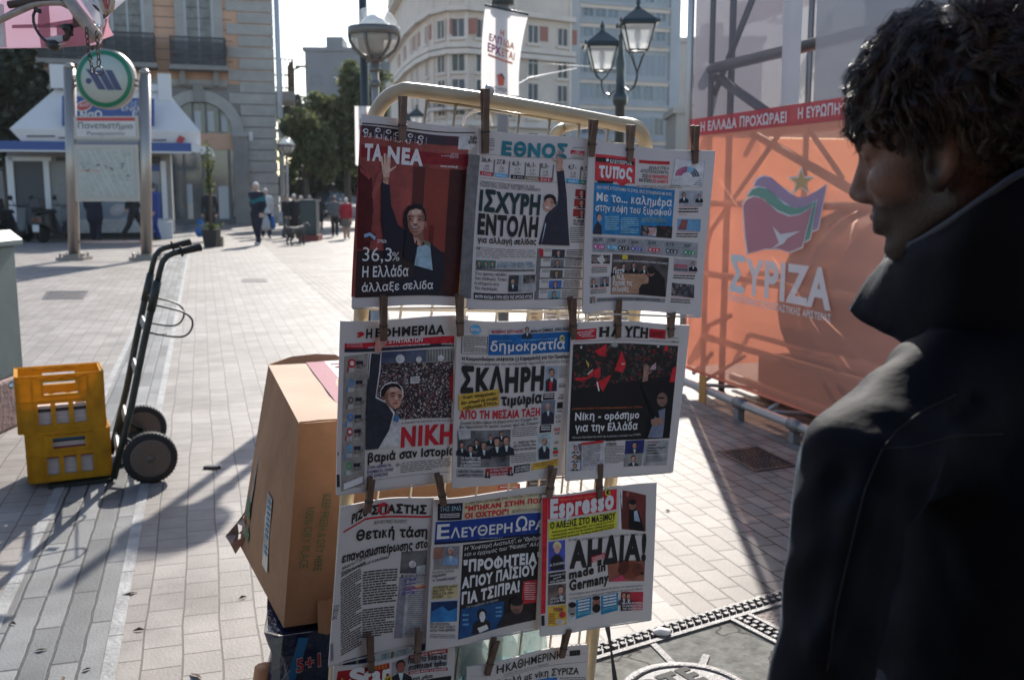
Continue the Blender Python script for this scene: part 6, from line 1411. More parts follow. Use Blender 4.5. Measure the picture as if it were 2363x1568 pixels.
# water bottles behind the lower part
petm = glassm('pet_plastic', (.60, .66, .66), .08, .35, (.80, .88, .88)); wlab = mat('bottle_label', (.30, .52, .55), .4, var=.3, vscale=30); capb = mat('bottle_cap', (.02, .16, .38), .4)
def bottle(x, y, label, o=-.14, first=None):
 c = rp(x, y, o); b = Vector((c.x, c.y, c.z - .31)); t = thing('water_bottle', label, 'bottle', b, 'water bottles behind the rack')
 mb = MB(); mb.lathe(b, [(.03, 0), (.042, .006), (.043, .05), (.040, .06), (.043, .07), (.043, .20), (.040, .21), (.043, .22), (.040, .255), (.022, .29), (.014, .305), (.014, .315)], petm, 18); mb.build('body', t)
 mb = MB(); mb.lathe(b, [(.0436, .09), (.0442, .10), (.0442, .185), (.0436, .195)], wlab, 18)
 lo = mb.build('label', t); mb = MB(); f = Vector((0, -1, 0)); text3(mb, 'ZAGO', b + Vector((-.028, -.046, .13)), b + Vector((.03, -.046, .13)), .022, mat('bottle_ink', (.03, .12, .2), .5), up=(0, 0, 1), bold=.02); mb.build('lettering', lo)
 mb = MB(); mb.lathe(b, [(.016, .30), (.017, .302), (.017, .322), (.015, .324)], capb, 14); mb.build('cap', t)
for i, (x, y, lab) in enumerate(((1228, 1425, 'water bottle with a pale blue label, rightmost behind the lower rack wires'), (1160, 1440, 'second water bottle from the right behind the lower rack wires'), (1092, 1452, 'water bottle at the middle of the row behind the lower wires'), (1028, 1462, 'water bottle showing between the two lowest rows of papers'), (925, 1462, 'water bottle showing left, above the paper with the red masthead'), (893, 1470, 'leftmost water bottle behind the front rack'))): bottle(x, y, lab)
fp = MB(); q = [rp(1040, 1480, -.11), rp(1250, 1446, -.11), rp(1250, 1600, -.11), rp(1035, 1640, -.11)]
flm = glassm('shrink_film', (.6, .66, .66), .12, .22, (.86, .92, .92)); n = 10; vs = []
for j in range(n + 1):
 for i in range(n + 1):
  u, v = i / n, j / n; p = (q[0] * (1 - u) + q[1] * u) * (1 - v) + (q[3] * (1 - u) + q[2] * u) * v; vs.append(p + RN * (.012 * mnoise.noise(Vector((u * 6, v * 5, 3)))))
fp.add(vs, [(j * (n + 1) + i, j * (n + 1) + i + 1, (j + 1) * (n + 1) + i + 1, (j + 1) * (n + 1) + i) for j in range(n) for i in range(n)], flm, True); o = one(fp, 'shrink_wrap', 'wrinkled clear wrap around the water bottles behind the rack', 'plastic wrap', loc=q[0]); sm = o.modifiers.new('thickness', 'SOLIDIFY'); sm.thickness = .001

# ------------------------------------------------------------------ pegs
wood = mat('peg_wood', (.15, .095, .065), .75, var=.3, vscale=60)
wood2 = mat('peg_wood_pale', (.20, .14, .105), .75, var=.3, vscale=60)
PEGS = 'wooden pegs clipping the papers to the rack'
def peg(x0, y0, x1, y1, label, i):
 a, b = rp(x0, y0, .030), rp(x1, y1, .024); d = (b - a); L = d.length; d.normalize(); sx = d.cross(RN).normalized(); t = thing('clothes_peg', label, 'clothes peg', a.lerp(b, .5), PEGS)
 w0, w1 = .0062, .0072; m = wood if i % 3 else wood2
 for sg in (1, -1):
  mb = MB(); sec = [(0, .010 * sg + .0, .0042), (.55 * L, .0035 * sg, .0045), (.70 * L, .0040 * sg, .0042), (L, .0028 * sg, .0020)]; vs = []
  for s, off, th in sec:
   c = a + d * s + RN * (off - .006); hw = w0 + (w1 - w0) * s / L
   vs += [c - sx * hw - RN * th * .8, c + sx * hw - RN * th * .8, c + sx * hw + RN * th * .8, c - sx * hw + RN * th * .8]
  k = len(sec); mb.add(vs, [(0, 3, 2, 1), (4 * k - 4, 4 * k - 3, 4 * k - 2, 4 * k - 1)] + [(q * 4 + e, q * 4 + (e + 1) % 4, q * 4 + 4 + (e + 1) % 4, q * 4 + 4 + e) for q in range(k - 1) for e in range(4)], m); mb.build('prong', t)
 mb = MB(); c = a + d * (.66 * L)
 mb.tube([c - sx * .0095 - RN * .006, c + sx * .0095 - RN * .006], .0038, iron, 8); mb.tube([c - sx * .0082 + RN * .004, c + sx * .0082 + RN * .004], .0011, iron, 5); mb.build('spring', t)
PG = [(931, 222, 930, 324, 'peg at the upper left, clipped over the red cover with the raised arm'), (1121, 205, 1122, 354, 'longest peg, hooked on the top bar above the paper with the teal title'), (1372, 276, 1366, 362, 'peg between the teal titled paper and the one with a red speech bubble'), (1458, 288, 1455, 374, 'peg near the right end of the top bar, right of the red speech bubble'), (1606, 290, 1606, 378, 'peg at the far right, above the semicircle chart'),
      (886, 683, 887, 787, 'peg over the headline of the paper with a crowd and a raised fist'), (1062, 680, 1064, 776, 'peg left of the blue round badge in the middle row'), (1322, 688, 1326, 783, 'peg left of the night rally paper in the middle row'), (1427, 690, 1428, 780, 'peg splitting the black title of the night rally paper'), (1551, 720, 1550, 778, 'short peg at the right corner of the night rally paper'),
      (858, 1105, 850, 1184, 'peg on the hammer and sickle paper near its left corner'), (1013, 1096, 1026, 1168, 'slanted peg on the left corner of the paper with a blue masthead'), (1278, 1078, 1268, 1150, 'peg at the left corner of the paper with the red and yellow masthead'), (1384, 1070, 1385, 1150, 'peg over the round euro badge of the red and yellow masthead'),
      (855, 1466, 858, 1552, 'peg on the bottom left paper with the red star masthead'), (968, 1455, 964, 1530, 'peg on the bottom left paper, right of its portrait'), (1146, 1476, 1126, 1558, 'slanted peg left of the black title of the bottom right paper'), (1312, 1450, 1298, 1518, 'slanted peg near the barcode of the bottom right paper')]
for i, p in enumerate(PG): peg(*p, i)
mb = MB(); mb.tube([rp(1116, 212, -.012), rp(1122, 214, -.01), rp(1128, 216, -.012)], .0178, mat('clear_tape2', (.5, .47, .42), .2), 12); one(mb, 'tape_band', 'band of clear tape round the top bar behind the longest peg', 'tape', loc=rp(1122, 214))
# ================================================================== NEWSPAPERS
_pw=s2l(152,143,139)
def pc(r,g,b):
 c=s2l(r,g,b);return tuple(min(.9,.68*c[i]/_pw[i]) for i in range(3))
NM={}
def ink_(r,g,b):
 k='print_%d_%d_%d' % (r,g,b);return mat(k,pc(r,g,b),.55,spec=.3,var=(.0 if min(r,g,b)>170 or max(r,g,b)<34 else .3),vscale=55)
paper=mat('newsprint',(.77,.735,.71),.75,var=.05,vscale=3,bump=.10,bscale=12,spec=.3,trans=.06)
paper_e=mat('newsprint_edge',(.62,.59,.57),.8,trans=.1)
BLK,WHT=ink_(30,26,27),ink_(205,197,193);TXTG=ink_(88,82,80)
def crowd_mat(name,cols,scale,dark):
 m=bpy.data.materials.new(name);m.use_nodes=True;t=m.node_tree;b=t.nodes['Principled BSDF'];L=t.links.new
 tc=t.nodes.new('ShaderNodeTexCoord');v=t.nodes.new('ShaderNodeTexVoronoi');v.inputs['Scale'].default_value=scale;L(tc.outputs['Object'],v.inputs['Vector'])
 sp=t.nodes.new('ShaderNodeSeparateColor');L(v.outputs['Color'],sp.inputs[0]);r=t.nodes.new('ShaderNodeValToRGB');r.color_ramp.interpolation='CONSTANT'
 while len(r.color_ramp.elements)<len(cols):r.color_ramp.elements.new(.5)
 for i,(p,c) in enumerate(cols):r.color_ramp.elements[i].position=p;r.color_ramp.elements[i].color=(*c,1)
 L(sp.outputs[0],r.inputs[0])
 n=t.nodes.new('ShaderNodeTexNoise');n.inputs['Scale'].default_value=scale*.08;n.inputs['Detail'].default_value=3;L(tc.outputs['Object'],n.inputs['Vector'])
 rp=t.nodes.new('ShaderNodeValToRGB');rp.color_ramp.elements[0].position=.35;rp.color_ramp.elements[1].position=.6;rp.color_ramp.elements[0].color=(dark,dark,dark,1);L(n.outputs[0],rp.inputs[0])
 mu=t.nodes.new('ShaderNodeMixRGB');mu.blend_type='MULTIPLY';mu.inputs[0].default_value=1;L(r.outputs[0],mu.inputs[1]);L(rp.outputs[0],mu.inputs[2]);L(mu.outputs[0],b.inputs['Base Color']);b.inputs['Roughness'].default_value=.55;return m
crowd=crowd_mat('crowd_print',[(0,pc(24,22,26)),(.45,pc(70,52,52)),(.6,pc(120,100,96)),(.75,pc(40,40,52)),(.85,pc(150,140,138)),(.93,pc(100,30,36))],330,.45)
rally=crowd_mat('rally_print',[(0,pc(18,17,18)),(.6,pc(38,30,30)),(.75,pc(70,58,55)),(.86,pc(112,26,32)),(.95,pc(30,50,40))],170,.25)
photo=crowd_mat('photo_print',[(0,pc(40,36,38)),(.35,pc(80,70,70)),(.6,pc(112,96,90)),(.8,pc(60,58,66))],120,.6)
def noise_print(name,c0,c1,scale=14):
 if name in MATS:return MATS[name]
 m=bpy.data.materials.new(name);m.use_nodes=True;t=m.node_tree;b=t.nodes['Principled BSDF'];L=t.links.new;tc=t.nodes.new('ShaderNodeTexCoord');n=t.nodes.new('ShaderNodeTexNoise');n.inputs['Scale'].default_value=scale;n.inputs['Detail'].default_value=4;L(tc.outputs['Object'],n.inputs['Vector'])
 r=t.nodes.new('ShaderNodeValToRGB');r.color_ramp.elements[0].position=.35;r.color_ramp.elements[1].position=.65;r.color_ramp.elements[0].color=(*pc(*c0),1);r.color_ramp.elements[1].color=(*pc(*c1),1);L(n.outputs[0],r.inputs[0]);L(r.outputs[0],b.inputs['Base Color']);b.inputs['Roughness'].default_value=.55;MATS[name]=m;return m
SK=ink_(150,108,92);SKd=ink_(105,68,58);HAIR=ink_(24,20,22);SUIT=ink_(34,33,42);SHIRT=ink_(150,160,168);SHB=ink_(120,135,142)
class Page:
 def __init__(s,name,label,c,out,crop,disp=None,ncol=(14,16)):
  """c: the four corners tl tr br bl in full-size photo pixels; crop = (ox, oy, k): print is measured on an enlarged crop"""
  s.o=out;s.sd=len(label)*.7;s.crop=crop;s.disp=disp or (lambda a,b:0.0);s.c=[rp(x*G,y*G) for x,y in c]
  s.r2=random.Random(len(label));s.pl=[((p-RP0).dot(RU),(p-RP0).dot(RV)) for p in s.c]
  s.mb=MB();n,m=ncol;th=.0045
  gr=[[s.P(i/n,j/m,0) for i in range(n+1)] for j in range(m+1)];bk=[[s.P(i/n,j/m,0)-RN*th for i in range(n+1)] for j in range(m+1)]
  s.mb.add([p for r_ in gr for p in r_],[(j*(n+1)+i,(j+1)*(n+1)+i,(j+1)*(n+1)+i+1,j*(n+1)+i+1) for j in range(m) for i in range(n)],paper,True)
  s.mb.add([p for r_ in bk for p in r_],[(j*(n+1)+i,j*(n+1)+i+1,(j+1)*(n+1)+i+1,(j+1)*(n+1)+i) for j in range(m) for i in range(n)],paper,True)
  loop=[(i,0) for i in range(n)]+[(n,j) for j in range(m)]+[(i,m) for i in range(n,0,-1)]+[(0,j) for j in range(m,0,-1)]
  k=len(loop);vs=[gr[j][i] for i,j in loop]+[bk[j][i] for i,j in loop];s.mb.add(vs,[(a,(a+1) % k,k+(a+1) % k,k+a) for a in range(k)],paper_e)
  s.name,s.label=name,label
  # inner sheets peeping out
  for q in range(1,3):
   e=.004*q*(1 if q % 2 else-1);s.mb.add([s.P(.0+abs(e),1.0,0)-RN*.0015*q,s.P(1.0+e,1.0,0)-RN*.0015*q,s.P(1.0+e,1.0+.006*q,0)-RN*.0015*q,s.P(.0+abs(e),1.0+.005*q,0)-RN*.0015*q],[(0,1,2,3)],paper_e)
  s.H=(Vector(s.c[3])-Vector(s.c[0])).length;s.hp=(c[3][1]-c[0][1]+c[2][1]-c[1][1])/2
 def P(s,a,b,l):
  u=[0,0]
  for i in (0,1):u[i]=(s.pl[0][i]*(1-a)+s.pl[1][i]*a)*(1-b)+(s.pl[3][i]*(1-a)+s.pl[2][i]*a)*b
  u[1]+=.0035*math.sin(6*a+s.sd)*(1-b)**2+.004*math.sin(5*a+s.sd*2)*b**2
  return RP0+RU*u[0]+RV*u[1]+RN*(s.o+s.disp(a,b)+l*.0005)
 def st(s,x,y):
  p=rp((s.crop[0]+x*s.crop[2])*G,(s.crop[1]+y*s.crop[2])*G);U=((p-RP0).dot(RU),(p-RP0).dot(RV));a=b=.5
  for _ in range(6):
   f=[(s.pl[0][i]*(1-a)+s.pl[1][i]*a)*(1-b)+(s.pl[3][i]*(1-a)+s.pl[2][i]*a)*b-U[i] for i in (0,1)]
   da=[(s.pl[1][i]-s.pl[0][i])*(1-b)+(s.pl[2][i]-s.pl[3][i])*b for i in (0,1)];db=[(s.pl[3][i]-s.pl[0][i])*(1-a)+(s.pl[2][i]-s.pl[1][i])*a for i in (0,1)]
   D=da[0]*db[1]-da[1]*db[0];a-=(f[0]*db[1]-f[1]*db[0])/D;b-=(da[0]*f[1]-da[1]*f[0])/D
  return a,b
 def quad(s,q,m,l=1):
  """q: four (s,t) points tl tr br bl, laid on the curved sheet"""
  n=max(1,int(abs(q[1][0]-q[0][0])*13));k=max(1,int(abs(q[3][1]-q[0][1])*15));vs=[]
  for j in range(k+1):
   for i in range(n+1):
    u,v=i/n,j/k;vs.append(s.P(*[(q[0][e]*(1-u)+q[1][e]*u)*(1-v)+(q[3][e]*(1-u)+q[2][e]*u)*v for e in (0,1)],l))
  s.mb.add(vs,[(j*(n+1)+i,(j+1)*(n+1)+i,(j+1)*(n+1)+i+1,j*(n+1)+i+1) for j in range(k) for i in range(n)],m)
 def R(s,x0,y0,x1,y1,m,l=1):
  a,b=s.st(x0,y0),s.st(x1,y1);s.quad([(a[0],a[1]),(b[0],a[1]),(b[0],b[1]),(a[0],b[1])],m,l)
 def Q(s,pts,m,l=1):s.quad([s.st(*p) for p in pts],m,l)
 def poly(s,pts,m,l=2):
  q=[s.st(*p) for p in pts];s.mb.add([s.P(a,b,l) for a,b in q],[tuple(range(len(q)))[::-1]],m)
 def ell(s,x,y,rx,ry,m,l=2,rot=0.0,n=16):
  s.poly([(x+rx*math.cos(t)*math.cos(rot)-ry*math.sin(t)*math.sin(rot),y+rx*math.cos(t)*math.sin(rot)+ry*math.sin(t)*math.cos(rot)) for t in [2*math.pi*i/n for i in range(n)]],m,l)
 def T(s,body,x0,y0,x1,y1,h,m=None,l=3,bold=0.0,shear=0.0,sp=1.0):
  """lettering with its baseline from (x0,y0) to (x1,y1) and capital height h, all on the crop"""
  a,b=s.st(x0,y0),s.st(x1,y1);top=s.st(x0,y0-h);vx,vy=top[0]-a[0],top[1]-a[1]
  vs,fs=text2d(body,bold,shear,sp);s.mb.add([s.P(a[0]+(b[0]-a[0])*x+vx*y*0+(-.0*y),a[1]+(b[1]-a[1])*x+vy*y,l+z) for x,y,z in vs],fs,m or BLK)
 def C(s,x0,y0,x1,y1,n,m=None,l=2,w=(.05,.2),fill=.4,slope=0.0):
  """a column of small print: n lines of word marks"""
  W=x1-x0;dy=(y1-y0)/n
  for i in range(n):
   x=x0+(s.r2.random()*.05*W if i % 7==0 else 0);end=x1 if i % 6 != 5 else x0+W*s.r2.uniform(.4,.9)
   while x<end-W*.04:
    e=min(end,x+W*s.r2.uniform(*w));y=y0+i*dy;h=dy*fill;k=slope
    q=[(x,y+k*(x-x0)),(e,y+k*(e-x0)),(e,y+h+k*(e-x0)),(x,y+h+k*(x-x0))];st=[s.st(*p) for p in (q[0],q[2])]
    a,b=st;dk=s.st(e,q[1][1]);s.mb.add([s.P(a[0],a[1],l),s.P(dk[0],dk[1],l),s.P(b[0],b[1],l),s.P(a[0],a[1]+(b[1]-dk[1]),l)],[(0,3,2,1)],m or TXTG);x=e+W*.022
 def man(s,x,y,r,bg=None,suit=None,box=None,hair=None,shirt=None,sk=None,l=1):
  """small head and shoulders picture: head centre x,y, head radius r"""
  if box:s.R(*box,bg,l)
  su=suit or SUIT;yb=box[3] if box else y+3.6*r
  cl=lambda v:min(max(v,box[0]+1),box[2]-1) if box else v
  s.poly([(cl(x-r*2.1),yb),(cl(x-r*1.9),y+r*2.0),(x-r*.6,y+r*1.25),(x+r*.6,y+r*1.25),(cl(x+r*1.9),y+r*2.0),(cl(x+r*2.1),yb)],su,l+1)
  s.poly([(x-r*.45,y+r*1.2),(x+r*.45,y+r*1.2),(x+r*.2,min(yb,y+r*2.6)),(x-r*.1,min(yb,y+r*2.6))],shirt or SHIRT,l+2)
  s.ell(x,y-r*.18,r*.82,r*.98,hair or HAIR,l+2);s.poly([(x+r*a,y+r*b) for a,b in ((-.66,-.3),(-.4,-.68),(.1,-.78),(.5,-.62),(.68,-.2),(.66,.4),(.4,.95),(.0,1.15),(-.4,.95),(-.68,.35))],sk or SK,l+3);s.poly([(x+r*a,y+r*b) for a,b in ((.5,-.62),(.68,-.2),(.66,.4),(.4,.95),(.0,1.15),(.15,.8),(.4,.3),(.42,-.2))],SKd,l+4);s.ell(x-r*.05,y+r*.68,r*.3,r*.08,SKd,l+4,n=8)
  for d in (-.3,.34):s.ell(x+r*d,y+r*.0,r*.17,r*.09,SKd,l+4,n=8)
 def done(s):return one(s.mb,s.name,s.label,'newspaper','newspapers pegged to the rack',loc=s.c[0])
def wav(a1,a2=0,a3=0,ph=0.0):
 return lambda u,v:a1*(1-u)**3*(.4+.6*v)+a2*v**3*(.6+.4*math.sin(u*5+ph))+a3*math.sin(u*4.5+ph)*(.3+.7*v)+.0015*math.sin(u*11+v*6+ph)
def hand(p,x,y,s,tilt=0.0,m=None,l=4,flip=1):
 """an open printed hand: wrist at x,y"""
 m=m or SK;c,sn=math.cos(tilt),math.sin(tilt);f=lambda a,b:(x+s*(a*c-b*sn)*flip,y+s*(a*sn*flip+b*c))
 p.poly([f(-.28,.1),f(.28,.1),f(.36,-.6),f(.34,-1.0),f(-.42,-1.0),f(-.4,-.5)],m,l)
 for a0,a1,L,w_ in ((-.34,-.46,-1.85,.1),(-.12,-.16,-2.08,.1),(.1,.1,-2.0,.1),(.28,.34,-1.75,.09)):p.poly([f(a0-w_,-.9),f(a0+w_,-.9),f(a1+w_*.8,L),f(a1-w_*.8,L)],m,l)
 p.poly([f(.25,-.3),f(.36,-.65),f(.95,-1.05),f(.92,-.82)],m,l)

# ---------------- 1 red cover
p=Page('newspaper','newspaper with a dark red cover of a man waving, top left on the rack',[(1236,396),(1672,440),(1630,1044),(1199,1045)],.0,(1180,380,.4466),wav(.003,.011,.004))
D1,D2=ink_(36,30,38),ink_(104,24,30)
p.R(112,118,868,1410,noise_print('cover_red',(66,16,18),(98,28,26),9));p.Q([(125,100),(995,165),(995,172),(125,110)],BLK,2)
p.R(125,118,868,262,noise_print('cover_top',(34,28,36),(52,26,34),10),2);p.R(118,262,985,425,D2,2)
p.R(520,420,560,1200,noise_print('curtain_a',(52,18,18),(72,22,20),9),2);p.R(620,430,800,1260,noise_print('curtain_b',(92,30,24),(112,40,30),7),2);p.R(800,440,862,1405,ink_(48,20,20),3);p.R(640,870,655,1200,ink_(80,24,22),3)
p.R(85,1060,840,1415,noise_print('cover_low',(26,16,18),(36,20,20),9),2);p.poly([(95,400),(200,520),(210,760),(180,1050),(85,1050)],ink_(62,18,20),3)
for x,y in ((150,160),(243,155),(325,165),(393,180),(495,185),(575,195)):
 p.ell(x,y,22,17,WHT,4,n=9);p.ell(x+2,y+1,13,9,D1,5,n=8)
for s_,x,y in (('27,8',135,207),('6,3',226,217),('6,1',296,229),('5,5',370,237),('4,7',452,244),('4,7',540,249)):p.T(s_,x,y,x+(58 if len(s_)>3 else 50),y+4,34,WHT,4,.01)
for x in (220,288,362,434,530,615):p.R(x,130+x*.1,x+3,215+x*.06,ink_(110,100,104),4)
p.T('ΤΑ',138,378,275,384,118,WHT,4,.05);p.T('ΝΕΑ',315,395,588,408,118,WHT,4,.05)
p.T('ΔΕΥΤΕΡΑ',805,326,862,330,12,WHT,4);p.T('26 ΙΑΝΟΥΑΡΙΟΥ 2015',728,338,862,344,12,WHT,4);p.T('ΕΥΡΩ 1,30',798,352,862,357,12,WHT,4);p.T('www.tanea.gr',722,420,862,430,20,WHT,4,.03)
p.R(868,180,1000,300,ink_(160,150,146),2);p.T('Ειδικ',955,218,1020,222,26,BLK,4,.03);p.T('έκδοσ',940,248,1020,252,26,BLK,4,.03)
# second waving figure behind, then the man
p.poly([(105,430),(190,500),(180,530),(110,470)],ink_(112,48,44),4);p.poly([(190,660),(230,520),(270,430),(292,470),(270,560),(215,680)],ink_(118,58,52),4);p.poly([(135,690),(200,680),(205,720),(180,800),(120,790)],ink_(104,44,40),4)
p.poly([(270,545),(335,570),(345,720),(395,870),(470,930),(540,990),(650,1010),(745,1090),(755,1240),(700,1405),(330,1405),(290,1100),(268,850)],ink_(26,24,32),5)
p.poly([(282,585),(322,580),(330,480),(286,470)],SK,5);hand(p,308,500,82,.0,ink_(168,128,112),6)
p.poly([(540,1040),(640,1010),(660,1220),(515,1180)],SHB,6);p.poly([(508,960),(585,985),(570,1045),(520,1010)],SK,6)
F1,F2,F3,F4=ink_(150,106,90),ink_(112,74,62),ink_(78,50,44),ink_(176,134,116)
p.poly([(445,905),(432,840),(440,770),(470,728),(520,706),(565,712),(598,745),(612,800),(610,870),(590,900),(470,920)],HAIR,6)
p.poly([(462,800),(480,760),(530,742),(575,755),(596,795),(598,850),(590,900),(562,938),(525,948),(495,935),(470,890)],F1,7);p.poly([(470,890),(462,800),(482,790),(484,850),(500,900),(520,930),(495,935)],F2,8);p.poly([(575,755),(596,795),(598,850),(584,840),(574,790)],F2,8);p.poly([(495,765),(530,748),(562,760),(560,785),(500,790)],F4,8)
p.poly([(598,845),(612,838),(616,870),(604,900),(594,895)],F2,8)
for x in (488,560):p.poly([(x-26,806),(x-8,796),(x+24,800),(x+26,808),(x-6,806)],F3,9);p.poly([(x-18,824),(x,818),(x+18,824),(x,830)],HAIR,9);p.poly([(x-20,834),(x+20,834),(x+12,842),(x-12,842)],F2,9)
p.poly([(522,815),(532,815),(538,856),(528,866),(510,864),(508,854)],F4,9);p.poly([(508,858),(540,858),(532,868),(514,868)],F3,10)
p.poly([(492,884),(520,878),(556,880),(562,886),(545,898),(505,900)],F3,9);p.poly([(498,885),(524,881),(552,884),(540,891),(508,892)],ink_(190,174,166),10);p.poly([(505,916),(545,914),(535,930),(515,931)],F2,9)
p.poly([(505,945),(585,905),(590,990),(570,1045),(522,1010)],F2,6)
p.poly([(580,985),(635,1000),(640,1040),(600,1020)],ink_(88,86,66),7);p.poly([(455,905),(540,990),(530,1170),(430,1120)],ink_(22,20,28),6)
p.poly([(130,945),(225,930),(220,985),(140,1000)],ink_(72,30,32),6);p.poly([(135,940),(180,925),(225,960),(215,985),(180,950),(140,965)],ink_(110,130,160),7);p.T('ΣΥΡΙΖΑ',235,1002,305,1005,22,WHT,7,.03)
p.T('36,3',122,1138,338,1146,105,ink_(200,190,186),7,-.014);p.T('%',340,1140,398,1143,66,ink_(200,190,186),7,-.01)
p.T('Η Ελλάδα',118,1258,465,1262,80,WHT,7,.022);p.T('άλλαξε σελίδα',112,1368,658,1362,62,WHT,7,.022)
p.R(868,450,872,1205,TXTG,2);p.R(868,450,990,454,TXTG,2);p.R(850,1205,990,1209,TXTG,2);p.T('ΤΟ Κ',895,510,985,514,26);p.T('Η',890,555,918,556,30);p.C(888,575,985,1160,36,ink_(104,98,95),fill=.36,w=(.2,.5));p.T('Ε',886,708,906,709,28);p.T('Ο',874,1040,902,1041,28)
p.R(832,1232,980,1408,ink_(196,116,30),2);p.T('της',855,1308,885,1309,14,ink_(120,40,20),4,.02);p.done()

# ---------------- 2 teal title
p=Page('newspaper','newspaper with a big teal title and a waving man, top middle on the rack',[(1629,437),(2052,484),(2006,1054),(1582,1044)],.009,(1560,400,.4336),wav(.001,.012,.004,1))
TE=ink_(30,88,96);RD=ink_(140,30,38);BLU=ink_(70,124,162);GN=ink_(40,92,72)
p.T('Ε',338,280,418,290,102,TE,3,.055);p.T('ΘΝΟΣ',434,292,852,330,102,TE,3,.055);p.R(888,268,995,312,RD,2);p.T('ΠΩΣ',925,288,960,290,14,WHT);p.T('ΨΗΦΙΣΑΜΕ',897,303,988,307,14,WHT);p.C(900,250,990,262,1);p.C(896,320,990,345,3)
p.C(175,160,285,260,7);p.Q([(165,278),(1000,345),(1000,348),(165,281)],TXTG);p.Q([(165,470),(1000,535),(1000,538),(165,473)],TXTG)
for i,(a,b,lab,col,x,y) in enumerate((('36,4','149','ΣΥΡΙΖΑ',RD,180,345),('27,8','76','ΝΔ',BLU,300,357),('6,3','17','ΧΡ. ΑΥΓΗ',BLK,425,370),('6,1','17','ΠΟΤΑΜΙ',ink_(108,88,66),540,384),('5,5','15','ΚΚΕ',RD,645,398),('4,7','13','ΑΝΕΛ',ink_(50,120,150),865,416),('4,7','13','ΠΑΣΟΚ',GN,965,426))):
 w_=66 if len(a)>3 else 50;p.T(a,x,y,x+w_,y+4,34,BLK,3,.012);p.T('%',x+w_+3,y,x+w_+20,y+1,14,TXTG);p.T(b,x+24,y+44,x+60,y+46,22,TXTG);p.T('ΕΔΡΕΣ',x+18,y+66,x+66,y+69,14,TXTG);p.Q([(x-12,y+74),(x+92,y+84),(x+92,y+115),(x-12,y+105)],col,2);p.T(lab,x+2,y+101,x+78,y+108,17,WHT)
 p.R(x+100,y-20,x+101.5,y+110,TXTG)
p.T('ΣΥΝΑΝΤΗΣΗ ΤΣΙΠΡΑ ΜΕ ΚΑΜΜΕΝΟ ΓΙΑ ΤΟΝ',170,516,595,556,24,BLK,3,.0);p.T('ΣΧΗΜΑΤΙΣΜΟ ·ΣΗΜΕΡΑ· ΤΗΣ ΝΕΑΣ ΚΥΒΕΡΝΗΣΗΣ',166,540,645,582,22,BLK,3,.0)
p.T('ΙΣΧΥΡΗ',158,722,638,762,152,ink_(26,40,40),3,.05);p.T('ΕΝΤΟΛΗ',145,905,622,934,150,BLK,3,.05);p.T('για αλλαγή σελίδας',145,975,612,998,44,BLK,3,.03)
p.T('Ν',135,1032,160,1033,24);p.C(133,1012,612,1095,6,ink_(110,104,102),slope=.06)
p.poly([(775,432),(832,425),(858,640),(862,760),(876,1016),(632,1000),(690,780),(720,740),(785,690),(792,600)],SUIT,3);p.poly([(686,830),(720,880),(745,1004),(655,1000)],ink_(140,142,152),4);p.poly([(776,435),(830,425),(812,380),(775,380)],SK,4);hand(p,800,395,62,.05,SK,4,-1);p.poly([(780,300),(838,300),(830,330),(775,312)],TE,5)
p.ell(722,650,50,42,HAIR,4,.3);p.ell(712,690,42,54,SK,5,.3);p.ell(700,712,18,7,WHT,6,.35);p.ell(690,665,11,5,SKd,6);p.ell(735,672,11,5,SKd,6);p.poly([(760,640),(778,680),(770,700),(750,660)],HAIR,6)
for i,y in enumerate((572,648,726)):p.man(972,y+30,22,ink_(118,30,30),ink_(60,26,28),(928-i*9,y,1010,y+68))
p.T('ΤΟ ΠΡΟΦΙΛ',905,832,1000,836,22,BLK,3,.04);p.T('ΤΗΣ ΝΕΑΣ',902,852,995,856,13,BLK,3,.04);p.C(880,870,990,1000,8)
for i,x in enumerate((130,180,232)):p.man(x+24,1138,17,ink_(60,92,80),None,(x,1112,x+50,1165))
p.T('Ο ΣΟΥΛΤΣ ΣΤΗΝ ΑΘΗΝΑ, ΘΕΡΜΑ',292,1148,585,1158,26,ink_(90,110,118),3,.03);p.T('ΜΗΝΥΜΑΤΑ ΑΠΟ ΡΕΝΤΣΙ - ΟΛΑΝΤ',290,1172,605,1182,26,ink_(90,110,118),3,.03);p.R(125,1190,600,1192,TXTG)
for i,(s_,x1) in enumerate((('Στις πρώτες σελίδες',370),('του διεθνούς Τύπου',368),('η ιστορική νίκη',302),('της Αριστεράς',292))):p.T(s_,120-i*3,1226+i*36,x1,1232+i*37,23,BLK,3,.006)
p.R(388,1225,488,1365,ink_(120,116,116),2);p.man(418,1275,22,ink_(50,52,52),None,(390,1228,462,1355),l=3);p.R(500,1228,605,1368,ink_(130,124,122),2);p.R(508,1232,600,1300,photo,3);p.C(505,1310,600,1365,7)
p.Q([(105,1362),(585,1375),(583,1422),(103,1412)],BLK,2);p.T('ΜΑΥΡΗ ΚΗΛΙΔΑ Η ΤΡΙΤΗ ΘΕΣΗ ΤΗΣ ΧΡΥΣΗΣ ΑΥΓΗΣ',112,1402,575,1414,26,WHT,4,.03)
for i,y in enumerate((1042,1120,1204,1286,1366)):p.man(790-i*9,y+28,20,[ink_(40,40,46),ink_(90,86,84),ink_(62,60,50),ink_(60,80,130),ink_(96,120,128)][i],None,(742-i*9,y,838-i*9,y+60));p.C(852-i*9,y+6,985-i*9,y+62,4,BLK,fill=.4);p.C(680-i*9,y-4,735-i*9,y+22,2);p.R(625,y+66,980,y+67.5,TXTG)
p.poly([(638,1036),(672,1036),(670,1090),(650,1105),(640,1080)],RD,3);p.R(625,1030,628,1430,TXTG);p.R(80,290,82,1412,TXTG);p.done()

